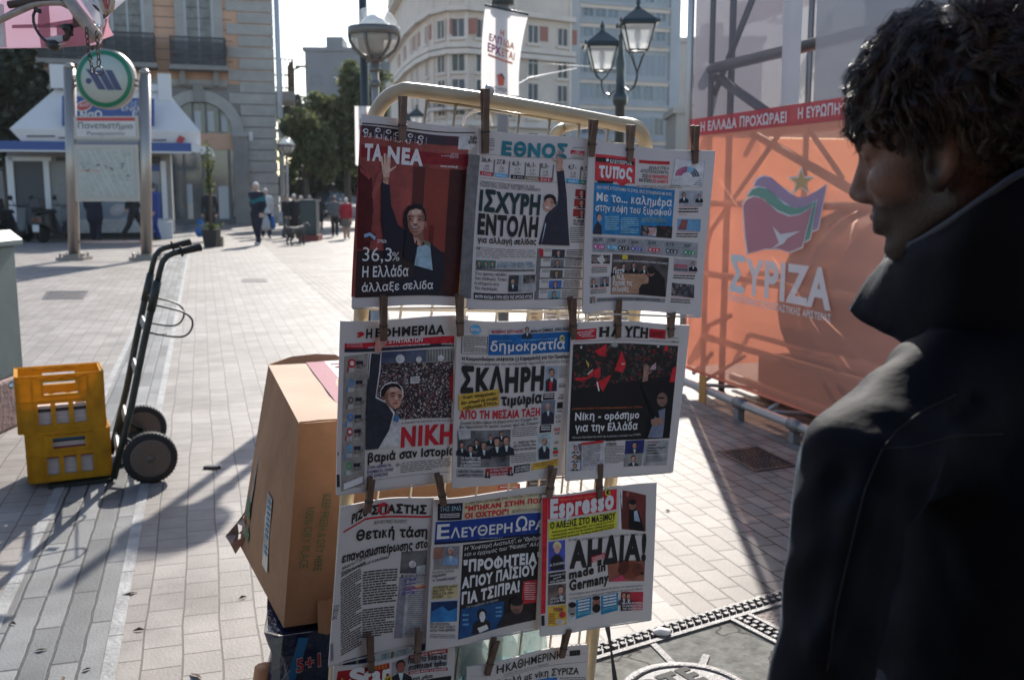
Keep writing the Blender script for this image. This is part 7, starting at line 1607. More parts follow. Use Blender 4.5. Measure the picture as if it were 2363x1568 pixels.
# ---------------- 3 red speech bubble
p=Page('newspaper','newspaper with a red speech bubble title and blue headline panel, top right of the rack',[(2000,484),(2429,518),(2374,1069),(1968,1054)],.018,(1950,460,.4146),wav(.002,.012,.004,2))
RB=ink_(168,42,48);BL=ink_(28,88,124)
p.Q([(168,165),(500,192),(494,400),(165,382)],RB,2);p.poly([(340,385),(440,395),(385,425)],RB,2);p.Q([(172,190),(488,215),(488,250),(172,228)],BLK,3);p.ell(268,215,13,13,WHT,4);p.T('ΕΛΕΥΘΕΡΟΣ',290,238,470,246,28,WHT,4,.02);p.T('τυπος',192,350,470,362,112,WHT,4,.045);p.Q([(185,378),(315,384),(315,404),(185,398)],BLK,3)
p.Q([(530,200),(785,208),(785,236),(530,226)],RB,2);p.T('ΕΙΔΙΚΟ ΕΝΘΕΤΟ: 24 ΣΕΛΙΔΕΣ',538,220,778,229,16,ink_(90,20,26))
p.T('ΑΝΑΛΥΤΙΚΑ',608,276,780,278,28,BLK);p.T('ΑΠΟΤΕΛΕΣΜΑΤΑ',538,303,775,314,28,BLK);p.T('ΣΤΙΣ',556,342,600,345,26,BLK,3,.03);p.T('58 ΠΕΡΙΦΕΡΕΙΕΣ',606,345,775,352,26,RB,3,.03);p.T('ΚΑΙ ΣΤΟΥΣ',528,378,634,383,26,BLK,3,.03);p.T('323 ΔΗΜΟΥΣ',640,383,774,390,26,RB,3,.03);p.C(505,412,890,440,2)
p.Q([(832,180),(1075,222),(1045,432),(795,410)],ink_(140,132,130),1);p.Q([(838,188),(1068,228),(1040,425),(802,404)],ink_(165,156,152),2)
n=18
for ring in range(3):
 for i in range(n):
  a0,a1=math.pi*(1-i/n),math.pi*(1-(i+.85)/n);c=ink_(140,44,84) if i<9 else (ink_(70,130,160) if i<13 else ink_(44,52,62));r0,r1=42+ring*19,42+ring*19+16
  p.poly([(928+r*math.cos(a),330+(i*.9)-r*math.sin(a)*.85) for r,a in ((r0,a0),(r1,a0),(r1,a1),(r0,a1))][::-1],c,3)
p.C(815,358,1040,420,4);p.C(840,208,990,240,3)
p.Q([(162,395),(832,448),(798,848),(142,808)],BL,1);p.T('ΝΙΚΗ ΧΩΡΙΣ ΑΥΤΟΔΥΝΑΜΙΑ ΓΙΑ ΣΥΡΙΖΑ, ΠΡΟΣ ΣΥΓΚΥΒΕΡΝΗΣΗ ΜΕ ΑΝ.ΕΛ.',178,446,805,494,26,WHT,3,.012)
p.T('Με το... καλημέρα',176,542,802,582,66,WHT,3,.03);p.T('στην κόψη του ξυραφιού',166,622,796,658,56,WHT,3,.025)
p.C(245,668,360,785,8,ink_(120,150,170));p.C(375,680,528,815,9,ink_(120,150,170));p.C(552,680,765,720,3,ink_(110,120,90));p.R(552,742,675,832,photo,2);p.R(680,742,800,846,rally,2);p.R(610,760,675,830,ink_(150,140,138),3);p.C(614,765,670,828,6,RB,4)
p.poly([(145,810),(160,740),(185,710),(215,745),(215,815)],SUIT,3);p.ell(195,665,20,24,HAIR,3);p.ell(198,680,18,30,SK,4)
p.Q([(142,832),(1015,882),(1005,1005),(138,955)],ink_(116,112,112),1)
for i,(a,b,c,x) in enumerate((('36,35','149',ink_(150,50,100),148),('27,80','76',ink_(60,130,180),258),('6,29','17',BLK,354),('6,06','17',ink_(70,66,120),468),('5,49','15',RB,612),('4,74','13',ink_(50,50,54),752),('4,67','13',ink_(40,110,70),895))):
 y=866+i*8;w_=72 if len(a)>4 else 60;p.T(a,x,y,x+w_,y+2,24,BLK);p.ell(x+14,y+44,16,19,c,2);p.ell(x+14,y+44,8,10,WHT,3,n=8);p.Q([(x+32,y+30),(x+92,y+33),(x+92,y+66),(x+32,y+63)],c,2);p.T(b,x+42,y+58,x+80,y+60,20,WHT,4,.02);p.C(x,y+72,x+60,y+80,1)
p.Q([(140,884),(1012,928),(1012,930),(140,886)],TXTG,2)
p.R(130,975,282,1055,photo,1);p.C(128,1068,260,1078,1,RB);p.C(125,1082,258,1130,3,BLK);p.man(140,1190,20,ink_(120,110,104),None,(112,1152,190,1238));p.man(235,1185,20,ink_(92,88,96),None,(195,1155,272,1238));p.C(115,1245,245,1254,1,RB);p.C(112,1258,250,1295,3,BLK);p.man(128,1330,15,ink_(110,104,100),None,(104,1312,152,1362))
p.Q([(305,975),(778,1008),(750,1332),(288,1305)],noise_print('assembly_photo',(34,28,30),(72,60,56),30),1);p.poly([(300,1130),(620,1150),(600,1250),(520,1310),(290,1300)],ink_(136,100,78),2);p.poly([(520,1150),(600,1140),(560,1230),(510,1225)],ink_(150,110,96),3);p.poly([(600,1130),(660,1090),(740,1180),(748,1328),(530,1318),(530,1235),(620,1220)],HAIR,3);p.ell(628,1125,32,40,SKd,4);p.ell(632,1112,32,32,HAIR,5)
for x,y in ((330,1090),(400,1080),(488,1075),(575,1090)):p.man(x,y,20,None,HAIR,None,l=2)
p.Q([(390,984),(436,988),(436,1024),(390,1022)],ink_(170,140,50),3);p.T('ΕΠΙΣΤΡΕΦΕΙ Η ΡΟΗ ΜΑΣ ΣΤΗΝ ΕΥΡΩΠΑΪΚΗ ΠΟΡΕΙΑ ΤΗΣ ΧΩΡΑΣ',312,1038,762,1062,14,WHT,3,.02)
for s_,x0,y0,x1,y1 in (('Γιατί',305,1132,390,1136),('η Ν.Δ.',302,1183,410,1188),('έχασε τις',300,1228,472,1240),('εκλογές',298,1280,440,1288)):p.T(s_,x0,y0,x1,y1,40,WHT,6,.035)
p.Q([(165,1325),(745,1345),(742,1378),(160,1358)],ink_(112,106,104),1);p.T('ΣΟΥΠΕΡ ΕΝΙΣΧΥΣΗ ΜΕ 1,5% ΑΠΟ ΛΕΒΕΝΤΗ ΚΑΙ ΓΚΛΕΤΣΟ',172,1352,704,1370,20,BLK)
p.Q([(868,455),(1050,462),(1048,585),(862,578)],ink_(124,120,122),1);p.man(900,490,18,None,None,None,l=2);p.man(1020,500,15,None,HAIR,None,l=2);p.C(860,585,1035,594,1,RB);p.C(857,600,1012,645,2,BLK,fill=.45);p.C(855,648,920,656,1,RB)
p.Q([(850,685),(1035,690),(1030,790),(845,782)],ink_(84,118,140),1);p.poly([(850,775),(880,690),(930,700),(915,775)],ink_(110,60,56),2);p.C(840,790,1020,798,1,RB);p.C(838,805,1015,845,2,BLK,fill=.45)
p.Q([(820,1012),(1002,1020),(998,1128),(812,1116)],ink_(132,120,120),1);p.man(970,1050,17,None,HAIR,None,l=2);p.R(818,1055,925,1085,ink_(140,70,76),2);p.R(818,1085,925,1115,ink_(80,76,76),2);p.C(810,1130,985,1138,1,RB);p.C(808,1145,990,1185,2,BLK,fill=.45)
p.Q([(800,1210),(980,1220),(975,1326),(794,1316)],photo,1);p.C(790,1330,960,1337,1,RB);p.C(788,1342,945,1380,2,BLK,fill=.45);p.done()

# ---------------- 4 crowd and raised fist
p=Page('newspaper','newspaper with a crowd photo and raised fist under a black and red title',[(1164,1096),(1602,1080),(1572,1645),(1138,1672)],.0,(1120,1060,.4211),lambda u,v:.030*(1-u)**3*v**1.5+.0015*math.sin(u*11+v*6))
RE=ink_(150,26,36);NV=ink_(30,30,40)
p.T('Η',308,212,358,210,72,BLK,3,.04);p.T('ΕΦΗΜΕΡΙΔΑ',385,206,945,200,70,BLK,3,.045);p.Q([(230,205),(285,165),(298,185),(255,212)],RE,2);p.Q([(236,172),(278,160),(285,175),(240,190)],RE,2)
p.Q([(135,262),(430,225),(1028,215),(1026,275),(430,282),(135,305)][0:1]+[(1028,214),(1026,275),(133,305)],RE,1);p.Q([(133,303),(1026,273),(1026,300),(132,335)],NV,1)
p.T('ΤΩΝ ΣΥΝΤΑΚΤΩΝ',382,262,765,258,36,WHT,3,.03);p.T('ΑΔΕΣΜΕΥΤΗ ΣΥΝΕΤΑΙΡΙΣΤΙΚΗ ΑΠΟΓΕΥΜΑΤΙΝΗ ΕΦΗΜΕΡΙΔΑ',322,298,828,287,13,WHT,3,.015);p.T('www.efsyn',920,286,1026,285,16,WHT,3,.02);p.C(152,262,285,295,2,ink_(200,120,124))
GYp=ink_(114,104,96);p.Q([(130,368),(325,340),(282,1378),(82,1432)],GYp,1)
for i,(n_,c) in enumerate((('36,34',RE),('27,84',ink_(60,108,150)),('6,30',ink_(70,66,66)),('6,04',ink_(40,90,150)),('5,47',RE),('4,73',ink_(60,120,160)),('4,67',ink_(60,120,80)))):
 x,y=192-i*6,420+i*138+(20 if i else 0)-(6*i if i>3 else 0);r_=32 if i==0 else 25;p.ell(x,y,r_,r_*1.15,c,3);p.ell(x,y,r_*.55,r_*.6,WHT if i in (0,4) else GYp,4);p.R(x+38,y-18,x+92,y+8,NV,3);p.T(n_,x+36,y+42,x+108,y+30,26,ink_(58,52,50));p.R(x-38,y+40,x+18,y+72,ink_(140,132,128),2);p.R(x-38,y+34,x-28,y+72,c,3);p.C(x+20,y+52,x+80,y+66,1,ink_(140,132,128))
p.Q([(108,1370),(268,1315),(268,1365),(104,1418)],WHT,2);p.C(116,1375,255,1405,3)
p.Q([(335,340),(1025,322),(998,878),(300,885)],crowd,1);p.Q([(440,330),(1025,320),(1022,420),(420,425)],noise_print('night_square',(40,44,64),(82,84,96),18),2);p.R(800,322,1024,420,noise_print('lit_building',(96,92,88),(124,118,110),40),3)
for x,y,r_ in ((585,390,36),(735,400,24),(915,395,26)):p.ell(x,y,r_,r_,ink_(170,165,165),4)
for j in range(5):
 for i in range(9):p.R(806+i*24,330+j*18,816+i*24,340+j*18,NV,4)
p.R(668,538,740,590,ink_(170,164,166),4);p.C(675,545,735,585,3,l=5);p.poly([(985,560),(1018,480),(1010,760),(990,680)],ink_(130,26,34),4)
p.poly([(340,330),(435,345),(425,480),(390,690),(480,740),(540,820),(500,960),(410,1110),(290,1115),(310,900),(318,640)],WHT,4);p.poly([(352,338),(428,346),(415,480),(382,700),(470,745),(525,830),(490,960),(400,1105),(293,1112),(302,900),(312,640)],ink_(36,36,42),5)
p.poly([(520,850),(590,880),(585,1090),(410,1100),(490,960)],ink_(160,154,154),5);p.poly([(540,830),(580,860),(560,900),(520,880)],ink_(60,90,120),6);p.poly([(380,330),(428,332),(440,290),(480,260),(470,215),(400,215),(378,270)],ink_(150,104,94),6);p.ell(430,235,46,38,ink_(158,112,100),6)
p.ell(515,670,96,98,WHT,4,.2);p.poly([(425,700),(428,640),(460,598),(520,582),(570,592),(594,630),(598,680),(560,660),(440,720)],HAIR,5)
p.poly([(452,690),(468,650),(500,615),(550,612),(588,640),(600,680),(592,740),(572,778),(535,792),(495,770),(465,735)],F1,6);p.poly([(452,690),(468,650),(486,660),(482,710),(505,755),(535,780),(535,792),(495,770),(465,735)],F2,7);p.poly([(495,625),(550,616),(580,640),(540,650),(500,652)],F4,7)
p.poly([(490,668),(525,655),(542,664),(520,668)],HAIR,8);p.poly([(562,672),(590,678),(594,688),(565,682)],HAIR,8);p.poly([(500,684),(520,678),(534,686),(516,690)],F3,8);p.poly([(566,692),(590,696),(584,702),(568,700)],F3,8);p.poly([(545,680),(556,684),(560,714),(548,722),(534,716)],F4,8);p.poly([(534,716),(560,716),(550,725)],F3,9);p.poly([(520,744),(545,737),(570,744),(548,750)],F3,8);p.poly([(430,690),(446,684),(450,715),(438,712)],F2,7)
p.T('ΣΤΑ ΧΕΡΙΑ ΤΗΣ ΑΡΙΣΤΕΡΑΣ Η ΤΥΧΗ ΤΗΣ ΕΛΛΑΔΑΣ',622,918,1040,904,16,BLK);p.poly([(598,905),(615,910),(598,918)],RE,3);p.Q([(585,885),(1000,880),(1000,1100),(585,1100)],paper,1)
p.T('ΝΙΚΗ',588,1100,1012,1078,150,RE,3,.05);p.T('βαριά σαν Ιστορία',312,1208,1030,1178,68,BLK,3,.04)
for i,s_ in enumerate(('ΣΤΗΝ ΑΘΗΝΑ ΤΑ','ΒΛΕΜΜΑΤΑ ΟΛΗΣ','ΤΗΣ ΕΥΡΩΠΗΣ')):p.T(s_,308-i*2,1262+i*34,(510,526,482)[i],1252+i*35,23,ink_(50,54,86),3,.03)
p.T('Φ',548,1258,578,1256,26);p.C(588,1232,1000,1320,6,slope=-.06);p.Q([(305,1355),(990,1318),(990,1321),(305,1358)],TXTG);
for i in range(16):p.R(48+i*.0,1300+i*6,74,1303+i*6+(i % 3),BLK,2)
p.R(62,1128,70,1150,BLK,2);p.done()

# ---------------- 5 blue masthead with price badge
p=Page('newspaper','newspaper with white lower case title on blue and huge black headline, centre of the rack',[(1557,1091),(1988,1093),(1956,1617),(1534,1660)],.009,(1500,1060,.4082),lambda u,v:.012*(1-u)**2*v**2+.004*math.sin(u*5)*v+.001*math.sin(u*12+v*5))
BD=ink_(22,72,118);YE=ink_(176,128,50)
p.R(405,188,1085,350,BD,1);p.T('δημοκρατία',415,325,1038,322,82,WHT,3,.025);p.ell(1014,236,22,28,ink_(180,160,100),4);p.T('1€',1002,248,1028,248,24,BLK,5,.03);p.C(480,236,600,246,1,ink_(120,150,180));p.C(670,236,955,246,1,ink_(120,150,180));p.ell(966,240,7,8,WHT,3,n=8)
p.R(405,136,1085,184,ink_(150,142,140),1);p.T('ΜΑΝΩΛΗΣ ΚΟΤΤΑΚΗΣ:',428,174,690,172,24,RE,3,.03);p.T('ΨΗΛΑ ΟΙ ΣΗΜΑΙΕΣ, ΟΠΩΣ ΠΑΛΙΑ',750,178,1085,172,24,BLK,3,.03);p.man(722,150,20,None,SUIT,None,l=2)
p.ell(292,150,46,42,BLU,2);p.T('Μπα',250,164,322,160,26,WHT,4,.03);p.R(175,205,392,208,TXTG,1);p.R(175,352,392,354,TXTG,1);p.R(175,205,178,354,TXTG,1);p.R(390,205,392,354,TXTG,1);p.C(190,216,382,345,9,fill=.45)
p.T('Η Κουμουνδούρου σκέφτεται (;) Καραμανλή για την Προεδρία',178,410,1085,398,30,BLK,3,.03);p.T('Παραδοσιακοί ψηφοφόροι της συντηρητικής παράταξης επέλεξαν Τσίπρα',174,448,1085,436,22,BLK,3,0,.2)
p.T('ΣΚΛΗΡΗ',162,672,860,650,195,BLK,3,.05);p.T('τιμωρία',498,775,845,762,84,BLK,4,.05)
p.Q([(145,698),(484,640),(486,778),(150,832)],YE,4);
for s_,x0,y0,x1,y1 in (('Χωρίς συνεργασίες',178,730,456,688),('δεν μπορεί να σταθεί',166,778,472,728),('κυβέρνηση ΣΥΡΙΖΑ',182,818,464,768)):p.T(s_,x0,y0,x1,y1,26,BLK,6,.022)
p.T('ΑΠΟ ΤΗ ΜΕΣΑΙΑ ΤΑΞΗ',152,898,832,868,66,RE,3,.04);p.T('Σωρεία λαθών έφερε τη βαριά ήττα του Σαμαρά, που',158,945,815,902,24,BLK,3,.008,.2);p.T('δεν παραιτείται! Οι πρώτες γκρίνιες πέριξ της Συγγρού',152,978,818,938,24,BLK,3,.008,.2)
p.Q([(138,1000),(582,975),(572,1280),(128,1300)],noise_print('street_photo',(40,38,40),(100,96,94),30),1)
for x,y,r_ in ((170,1115,24),(240,1140,26),(350,1110,30),(460,1075,34),(540,1065,34),(290,1085,20),(410,1040,20),(500,1010,18)):p.man(x,y,r_,None,ink_(28,28,34),None,l=2+(r_>25)*2)
p.Q([(138,1000),(240,988),(242,1055),(142,1068)],ink_(140,134,132),8)
for i,s_ in enumerate(('ΤΟ ΡΑΝΤΕΒΟΥ ΜΕ','ΤΟΝ ΚΑΜΜΕΝΟ ΚΑΙ','Ο ΘΕΟΔΩΡΑΚΗΣ')):p.T(s_,155-i*2,1230+i*30,318,1222+i*27,20,WHT,9,.03)
p.C(592,965,812,1045,5,slope=-.03);p.T('Ο... Λεβέντης πάνω',605,1095,798,1084,18,BLK,3,.02);p.T('από το ΠΑΣΟΚ στην',603,1122,798,1112,18,BLK,3,.02);p.T('έδρα του Βενιζέλου',601,1150,798,1142,18,BLK,3,.02);p.C(585,1180,800,1260,5,slope=-.05)
p.man(930,520,32,ink_(120,120,128),SUIT,(880,466,974,672));p.poly([(905,590),(935,590),(930,670),(905,665)],RE,5);p.R(862,690,952,738,BLK,2);p.C(868,696,946,732,2,WHT,l=3,w=(.3,.8));p.man(900,800,28,ink_(84,84,92),SUIT,(848,748,950,942),hair=ink_(120,116,112));p.R(832,955,925,1006,BLK,2);p.C(840,962,918,1000,2,WHT,l=3,w=(.3,.8));p.man(868,1080,34,ink_(132,140,140),SUIT,(820,1024,914,1232),hair=ink_(150,150,150))
p.C(990,468,1060,570,6);p.T('ΣΥΡΙΖΑ',992,620,1042,620,12);p.T('36,4%',990,640,1042,640,16,BLK,3,.03);p.T('Ν.Δ.',995,712,1035,712,16);p.T('27,8%',984,736,1026,736,15,BLK,3,.03);p.R(978,765,1022,815,BLK);p.T('6,3%',976,842,1012,842,15,BLK,3,.03);p.ell(985,885,20,14,TXTG,2);p.ell(985,885,13,8,paper,3);p.T('6,1%',966,928,1004,928,15,BLK,3,.03);p.T('ΚΚΕ',952,1002,998,1000,26,RE,3,.03);p.T('5,5%',955,1028,995,1028,15,BLK,3,.03);p.T('4,7%',950,1104,986,1104,15,BLK,3,.03);p.ell(962,1148,18,12,GN,2);p.R(942,1165,985,1188,RE,2);p.T('4,7%',942,1212,980,1212,15,BLK,3,.03)
p.Q([(122,1315),(352,1302),(350,1372),(120,1385)],ink_(128,120,118),1);p.T('Είδε την Περισπέρα',138,1342,340,1330,18,BLK,3,.01);p.T('κρυφά και καπηλικά',134,1372,338,1358,18,BLK,3,.01);p.Q([(362,1300),(596,1282),(592,1345),(358,1362)],ink_(128,34,42),1);p.T('Η «Τσου Λερμα»',402,1322,552,1308,19,WHT,3,.01);p.T('έδειξε την Ξηρά',398,1352,552,1338,19,WHT,3,.01);p.man(378,1330,12,None,None,None,l=3);p.man(578,1310,12,None,None,None,l=3);p.Q([(610,1275),(748,1262),(742,1322),(606,1338)],BLK,1);p.T('15 ΟΙ ΝΕΚΡΟΙ',622,1302,738,1290,18,WHT,3,.03);p.T('ΑΠΟ ΤΗ ΓΡΙΠΗ',618,1326,736,1314,18,WHT,3,.03);p.Q([(762,1262),(990,1232),(985,1292),(758,1318)],YE,1);p.C(770,1268,975,1300,2,ink_(110,70,30),slope=-.12,w=(.1,.3));p.done()

# ---------------- 6 night rally
p=Page('newspaper','newspaper with a dark night rally photo full of red flags',[(1943,1091),(2345,1102),(2290,1605),(1911,1630)],.018,(1880,1060,.3826),lambda u,v:.012*(1-u)**2*v**2+.005*math.sin(u*5+.6)*v+.001*math.sin(u*12+v*5))
def slab(p,s_,x0,y0,x1,y1,h,m=BLK,bold=.03,t=.08):
 p.T(s_,x0,y0,x1,y1,h,m,3,bold)
slab(p,'Η',402,222,490,223,80,bold=.055);slab(p,'Α',508,223,590,224,80,bold=.055);slab(p,'ΥΓΗ',622,226,832,232,85,bold=.055)
for x0,x1,y in ((400,440,222),(455,492,223),(402,440,145),(455,490,146),(505,540,224),(560,596,225),(640,690,228),(705,745,230),(748,790,231),(800,838,232),(752,790,152),(802,836,153)):p.R(x0,y-4,x1,y+4,BLK,3)
p.Q([(190,150),(382,148),(375,240),(188,245)],RE,1);p.T('ΕΚΤΗ ΕΚΔΟΣΗ',210,188,355,176,17,WHT,3,.02);p.T('40 ΣΕΛΙΔΕΣ',222,208,330,200,15,WHT,3,.02);p.C(245,212,360,226,1,WHT,l=3);p.Q([(850,150),(1000,155),(996,238),(846,232)],RE,1);p.C(858,176,975,226,3,ink_(90,16,22),l=3,w=(.2,.5),fill=.6)
p.Q([(170,255),(1118,262),(1118,266),(170,259)],TXTG);p.C(450,236,760,246,1);p.C(850,250,1110,258,1);p.T('ΤΙΜΗ 1,30',1052,266,1116,267,11,BLK,3,.03);p.C(1012,222,1115,236,1)
p.Q([(172,280),(1112,295),(1036,1120),(122,1148)],ink_(20,18,19),1);p.Q([(172,282),(1110,297),(1082,560),(152,690)],rally,2);p.ell(540,300,30,22,ink_(120,116,112),3);p.ell(240,310,10,12,ink_(160,150,150),3);p.ell(930,305,14,10,ink_(140,130,130),3)
fr_=ink_(152,30,36)
for q in (((358,350),(470,290),(462,400),(400,390)),((600,350),(642,470),(610,540),(535,525)),((350,520),(412,490),(410,590),(355,580)),((375,620),(510,560),(470,640),(430,710)),((178,580),(300,575),(350,500),(345,575),(240,615),(180,600)),((1060,500),(1095,470),(1080,620),(1030,620)),((990,300),(1020,300),(1015,345),(985,340)),((870,480),(912,445),(910,510),(850,515))):p.poly(list(q),fr_ if q[0][0] != 870 else ink_(140,110,112),4)
p.poly([(372,625),(385,620),(402,700),(390,705)],WHT,5);p.poly([(275,415),(310,460),(305,500)],YE,4);p.poly([(290,545),(345,505),(340,520),(300,560)],ink_(150,130,120),5);p.poly([(595,462),(625,455),(628,472),(600,475)],ink_(160,130,120),5)
p.poly([(785,622),(835,610),(850,480),(800,520)],ink_(120,88,74),5);hand(p,815,575,55,.1,ink_(130,96,80),5)
p.poly([(770,640),(830,610),(880,700),(1000,830),(1040,900),(1035,1118),(820,1118),(870,900)],ink_(16,15,17),4);p.poly([(920,880),(995,850),(985,1000),(970,1115),(840,1110),(880,1000)],ink_(92,92,104),5);p.ell(968,745,50,46,HAIR,5);p.ell(966,775,46,62,ink_(104,74,64),6);p.ell(955,760,34,8,HAIR,7);p.ell(958,808,18,5,SKd,7);p.poly([(868,950),(960,930),(978,985),(900,1010),(870,990)],ink_(120,88,74),6)
p.T('ΚΥΒΕΡΝΗΣΗ ΟΛΩΝ ΤΩΝ ΕΛΛΗΝΩΝ ΑΝΑΚΟΙΝΩΣΕ Ο ΑΛ. ΤΣΙΠΡΑΣ',155,864,788,848,15,ink_(150,80,44),5,.01);p.T('Νίκη - ορόσημο',176,958,760,938,66,WHT,5,.035);p.T('για την Ελλάδα',174,1058,745,1036,66,WHT,5,.035);p.T('Μήνυμα στην Ευρώπη κατά της λιτότητας η επιτυχία του ΣΥΡΙΖΑ',148,1120,775,1090,17,ink_(170,162,160),5)
p.Q([(122,1168),(430,1140),(425,1395),(105,1408)],ink_(148,138,136),1);p.Q([(232,1160),(430,1132),(430,1155),(232,1182)],RE,2)
for i,y in enumerate((1172,1252,1328)):p.man(180-i*6,y+34,22,[ink_(70,66,68),ink_(74,68,64),ink_(40,66,110)][i],None,(132-i*4,y,232-i*4,y+72))
p.C(240,1185,400,1375,13,slope=-.12);p.T('Διεθνής',455,1142,540,1138,22,BLK,3,.03);p.T('απήχηση',453,1176,550,1172,22,BLK,3,.03);p.C(440,1185,628,1340,12,slope=-.02);p.man(722,1180,28,ink_(34,36,76),None,(640,1138,805,1246));p.man(712,1295,26,ink_(110,104,98),None,(630,1255,790,1358));p.Q([(815,1140),(1030,1138),(1015,1360),(800,1358)],ink_(124,118,116),1)
p.C(845,1150,945,1160,1,RE,l=3);
for i,s_ in enumerate(('Συναντήσεις','Τσίπρα με Καμμένο,','Θεοδωράκη','και Κουβέλη')):p.T(s_,842-i*4,1184+i*24,(918,1005,925,940)[i],1182+i*24,15,BLK,3,.025)
p.C(822,1272,975,1330,5,l=3);p.done()

# ---------------- 7 hammer and sickle
p=Page('newspaper','newspaper full of small print with a hammer and sickle in its title, bottom row left',[(1161,1722),(1528,1690),(1497,2183),(1113,2262)],.0,(1100,1660,.4228),lambda u,v:.055*max(0,.48-u)**1.5*(.5+.9*v)+.0012*math.sin(u*9+v*6),(18,16))
p.T('ΡΙΖΟ',230,290,372,225,72,BLK,3,.045);p.T('ΣΠΑΣΤΗΣ',395,232,842,212,66,BLK,3,.05);p.Q([(162,345),(345,258),(345,272),(162,358)],RE,2);p.Q([(345,256),(882,230),(880,245),(345,272)],RE,2)
for a in range(14):
 t0,t1=R(-120+a*17),R(-120+(a+1.05)*17);p.poly([(497+48*math.cos(t0),190+50*math.sin(t0)),(497+48*math.cos(t1),190+50*math.sin(t1)),(500+36*math.cos(t1),188+38*math.sin(t1)),(500+36*math.cos(t0),188+38*math.sin(t0))],RE,5)
p.poly([(445,215),(465,150),(478,152),(468,222)],RE,5);p.poly([(445,150),(510,145),(512,165),(448,170)],RE,5);p.T('ΒΟΥΛΕΥΤΙΚΕΣ ΕΚΛΟΓΕΣ',420,312,685,298,26,BLK,3);p.T('Θετική τάση',268,432,850,398,78,BLK,3,.04);p.T('επανασυσπείρωσης στο',148,598,852,484,68,BLK,3,.035)
p.T('Δήλωση του Γ.Γ της ΚΕ του ΚΚΕ,',148,656,426,556,22,BLK,3,.02,.2);p.T('Δημήτρη Κουτσούμπα, για το αποτέλεσμα',142,690,540,580,22,BLK,3,.02,.2);p.T('των βουλευτικών εκλογών',140,718,350,618,22,BLK,3,.02,.2)
p.C(138,740,312,1360,32,ink_(54,48,46),slope=-.48,fill=.55);p.C(325,690,608,960,13,ink_(54,48,46),slope=-.1,fill=.55);p.C(318,990,585,1225,12,ink_(54,48,46),slope=-.1,fill=.55)
p.Q([(642,528),(855,512),(842,690),(628,702)],noise_print('desk_photo',(40,38,38),(96,92,88),22),1);p.ell(730,625,30,30,ink_(160,150,148),3);p.poly([(715,640),(770,650),(800,700),(640,700)],ink_(60,58,62),2);p.R(765,640,835,692,ink_(140,136,132),3)
p.Q([(640,712),(846,700),(846,718),(638,732)],ink_(60,56,56),2);p.T('ΒΟΥΛΕΥΤΙΚΕΣ ΕΚΛΟΓΕΣ',655,727,840,712,14,WHT,3,.02);p.Q([(628,730),(690,726),(650,1215),(582,1222)],ink_(106,100,104),1);p.Q([(690,726),(845,716),(812,1200),(650,1215)],ink_(140,132,130),1);p.C(700,735,835,790,5,slope=-.08);p.Q([(690,800),(838,785),(836,808),(688,822)],ink_(170,128,104),2);p.Q([(690,822),(838,806),(836,816),(688,834)],RE,2)
for i in range(22):p.C(700-i*1.6,845+i*16,830-i*2,852+i*16,1,ink_(50,46,46),w=(.2,.6))
st0=p.st(684,745);
for k,ch in enumerate('5102'):pass
a=p.st(650,880);b=p.st(668,742)
vs,fs=text2d('2015',.02);p.mb.add([p.P(a[0]+(b[0]-a[0])*x+.11*y-.0,a[1]+(b[1]-a[1])*x,4+z) for x,y,z in vs],fs,ink_(76,66,108))
a=p.st(62,1056);b=p.st(84,940);vs,fs=text2d('26/1/2015');p.mb.add([p.P(a[0]+(b[0]-a[0])*x+.045*y,a[1]+(b[1]-a[1])*x,3+z) for x,y,z in vs],fs,BLK)
for i in range(20):p.Q([(48,1250+i*7),(74,1240+i*7),(74,1242+i*7+i % 3),(48,1252+i*7+i % 3)],BLK,2)
p.done()

# ---------------- 8 blue masthead, prophecy
p=Page('newspaper','newspaper with a white title on a blue band above a black headline panel',[(1479,1700),(1890,1656),(1880,2139),(1445,2205)],.009,(1420,1660,.4227),lambda u,v:.010*(1-u)**2*v**2+.004*math.sin(u*5+1)*v+.001*math.sin(u*12+v*5))
ORG=ink_(188,148,116);
p.Q([(168,128),(372,112),(362,252),(165,262)],ink_(28,26,32),1);p.T('ΤΗΣ ΕΝΔ',182,186,355,170,36,ink_(120,140,150),3);p.C(185,205,350,245,3,WHT,l=3,slope=-.06)
p.Q([(382,110),(1000,55),(1000,195),(376,250)],ORG,1);p.T('Η ΑΡΙΣΤΕΡΑ ΚΑΤΕΛΑΒΕ ΤΗΝ ΕΞΟΥΣΙΑ ΣΤΗΝ ΕΛΛΑΔΑ',390,132,1040,72,22,ink_(70,50,46),3);p.T('"ΜΠΗΚΑΝ ΣΤΗΝ ΠΟΛΗ',388,182,1060,128,38,ink_(160,34,40),3,.05);p.T('ΟΙ ΟΧΤΡΟΙ"!',386,240,738,218,42,ink_(160,34,40),3,.05);p.C(765,188,1000,215,3,slope=-.06)
p.Q([(152,272),(1000,210),(990,395),(138,455)],ink_(22,44,100),1);p.T('Ε',155,408,258,398,115,WHT,3,.02);p.T('ΛΕΥΘΕΡΗ',268,398,768,362,78,WHT,3,.02);p.T('Ω',795,358,890,350,108,WHT,3,.02);p.T('ΡΑ',902,350,1030,340,76,WHT,3,.02);p.Q([(140,436),(1000,378),(1000,392),(138,452)],ink_(14,18,30),2);p.C(500,402,690,412,1,ink_(130,130,140),l=3)
p.Q([(140,475),(345,462),(335,645),(128,655)],noise_print('interview_photo',(84,84,92),(132,112,100),24),1);p.man(268,505,30,None,ink_(100,122,146),None,hair=ink_(150,146,140),l=2);p.R(135,480,205,560,ink_(120,80,66),2)
for i,s_ in enumerate(('Κώστας Πρέκας:','Κέρδισαν','οι "μικροέλληνες"')):p.T(s_,124-i*2,684+i*31,(300,232,315)[i],668+i*29,21,BLK,3,.0 if i==0 else .012)
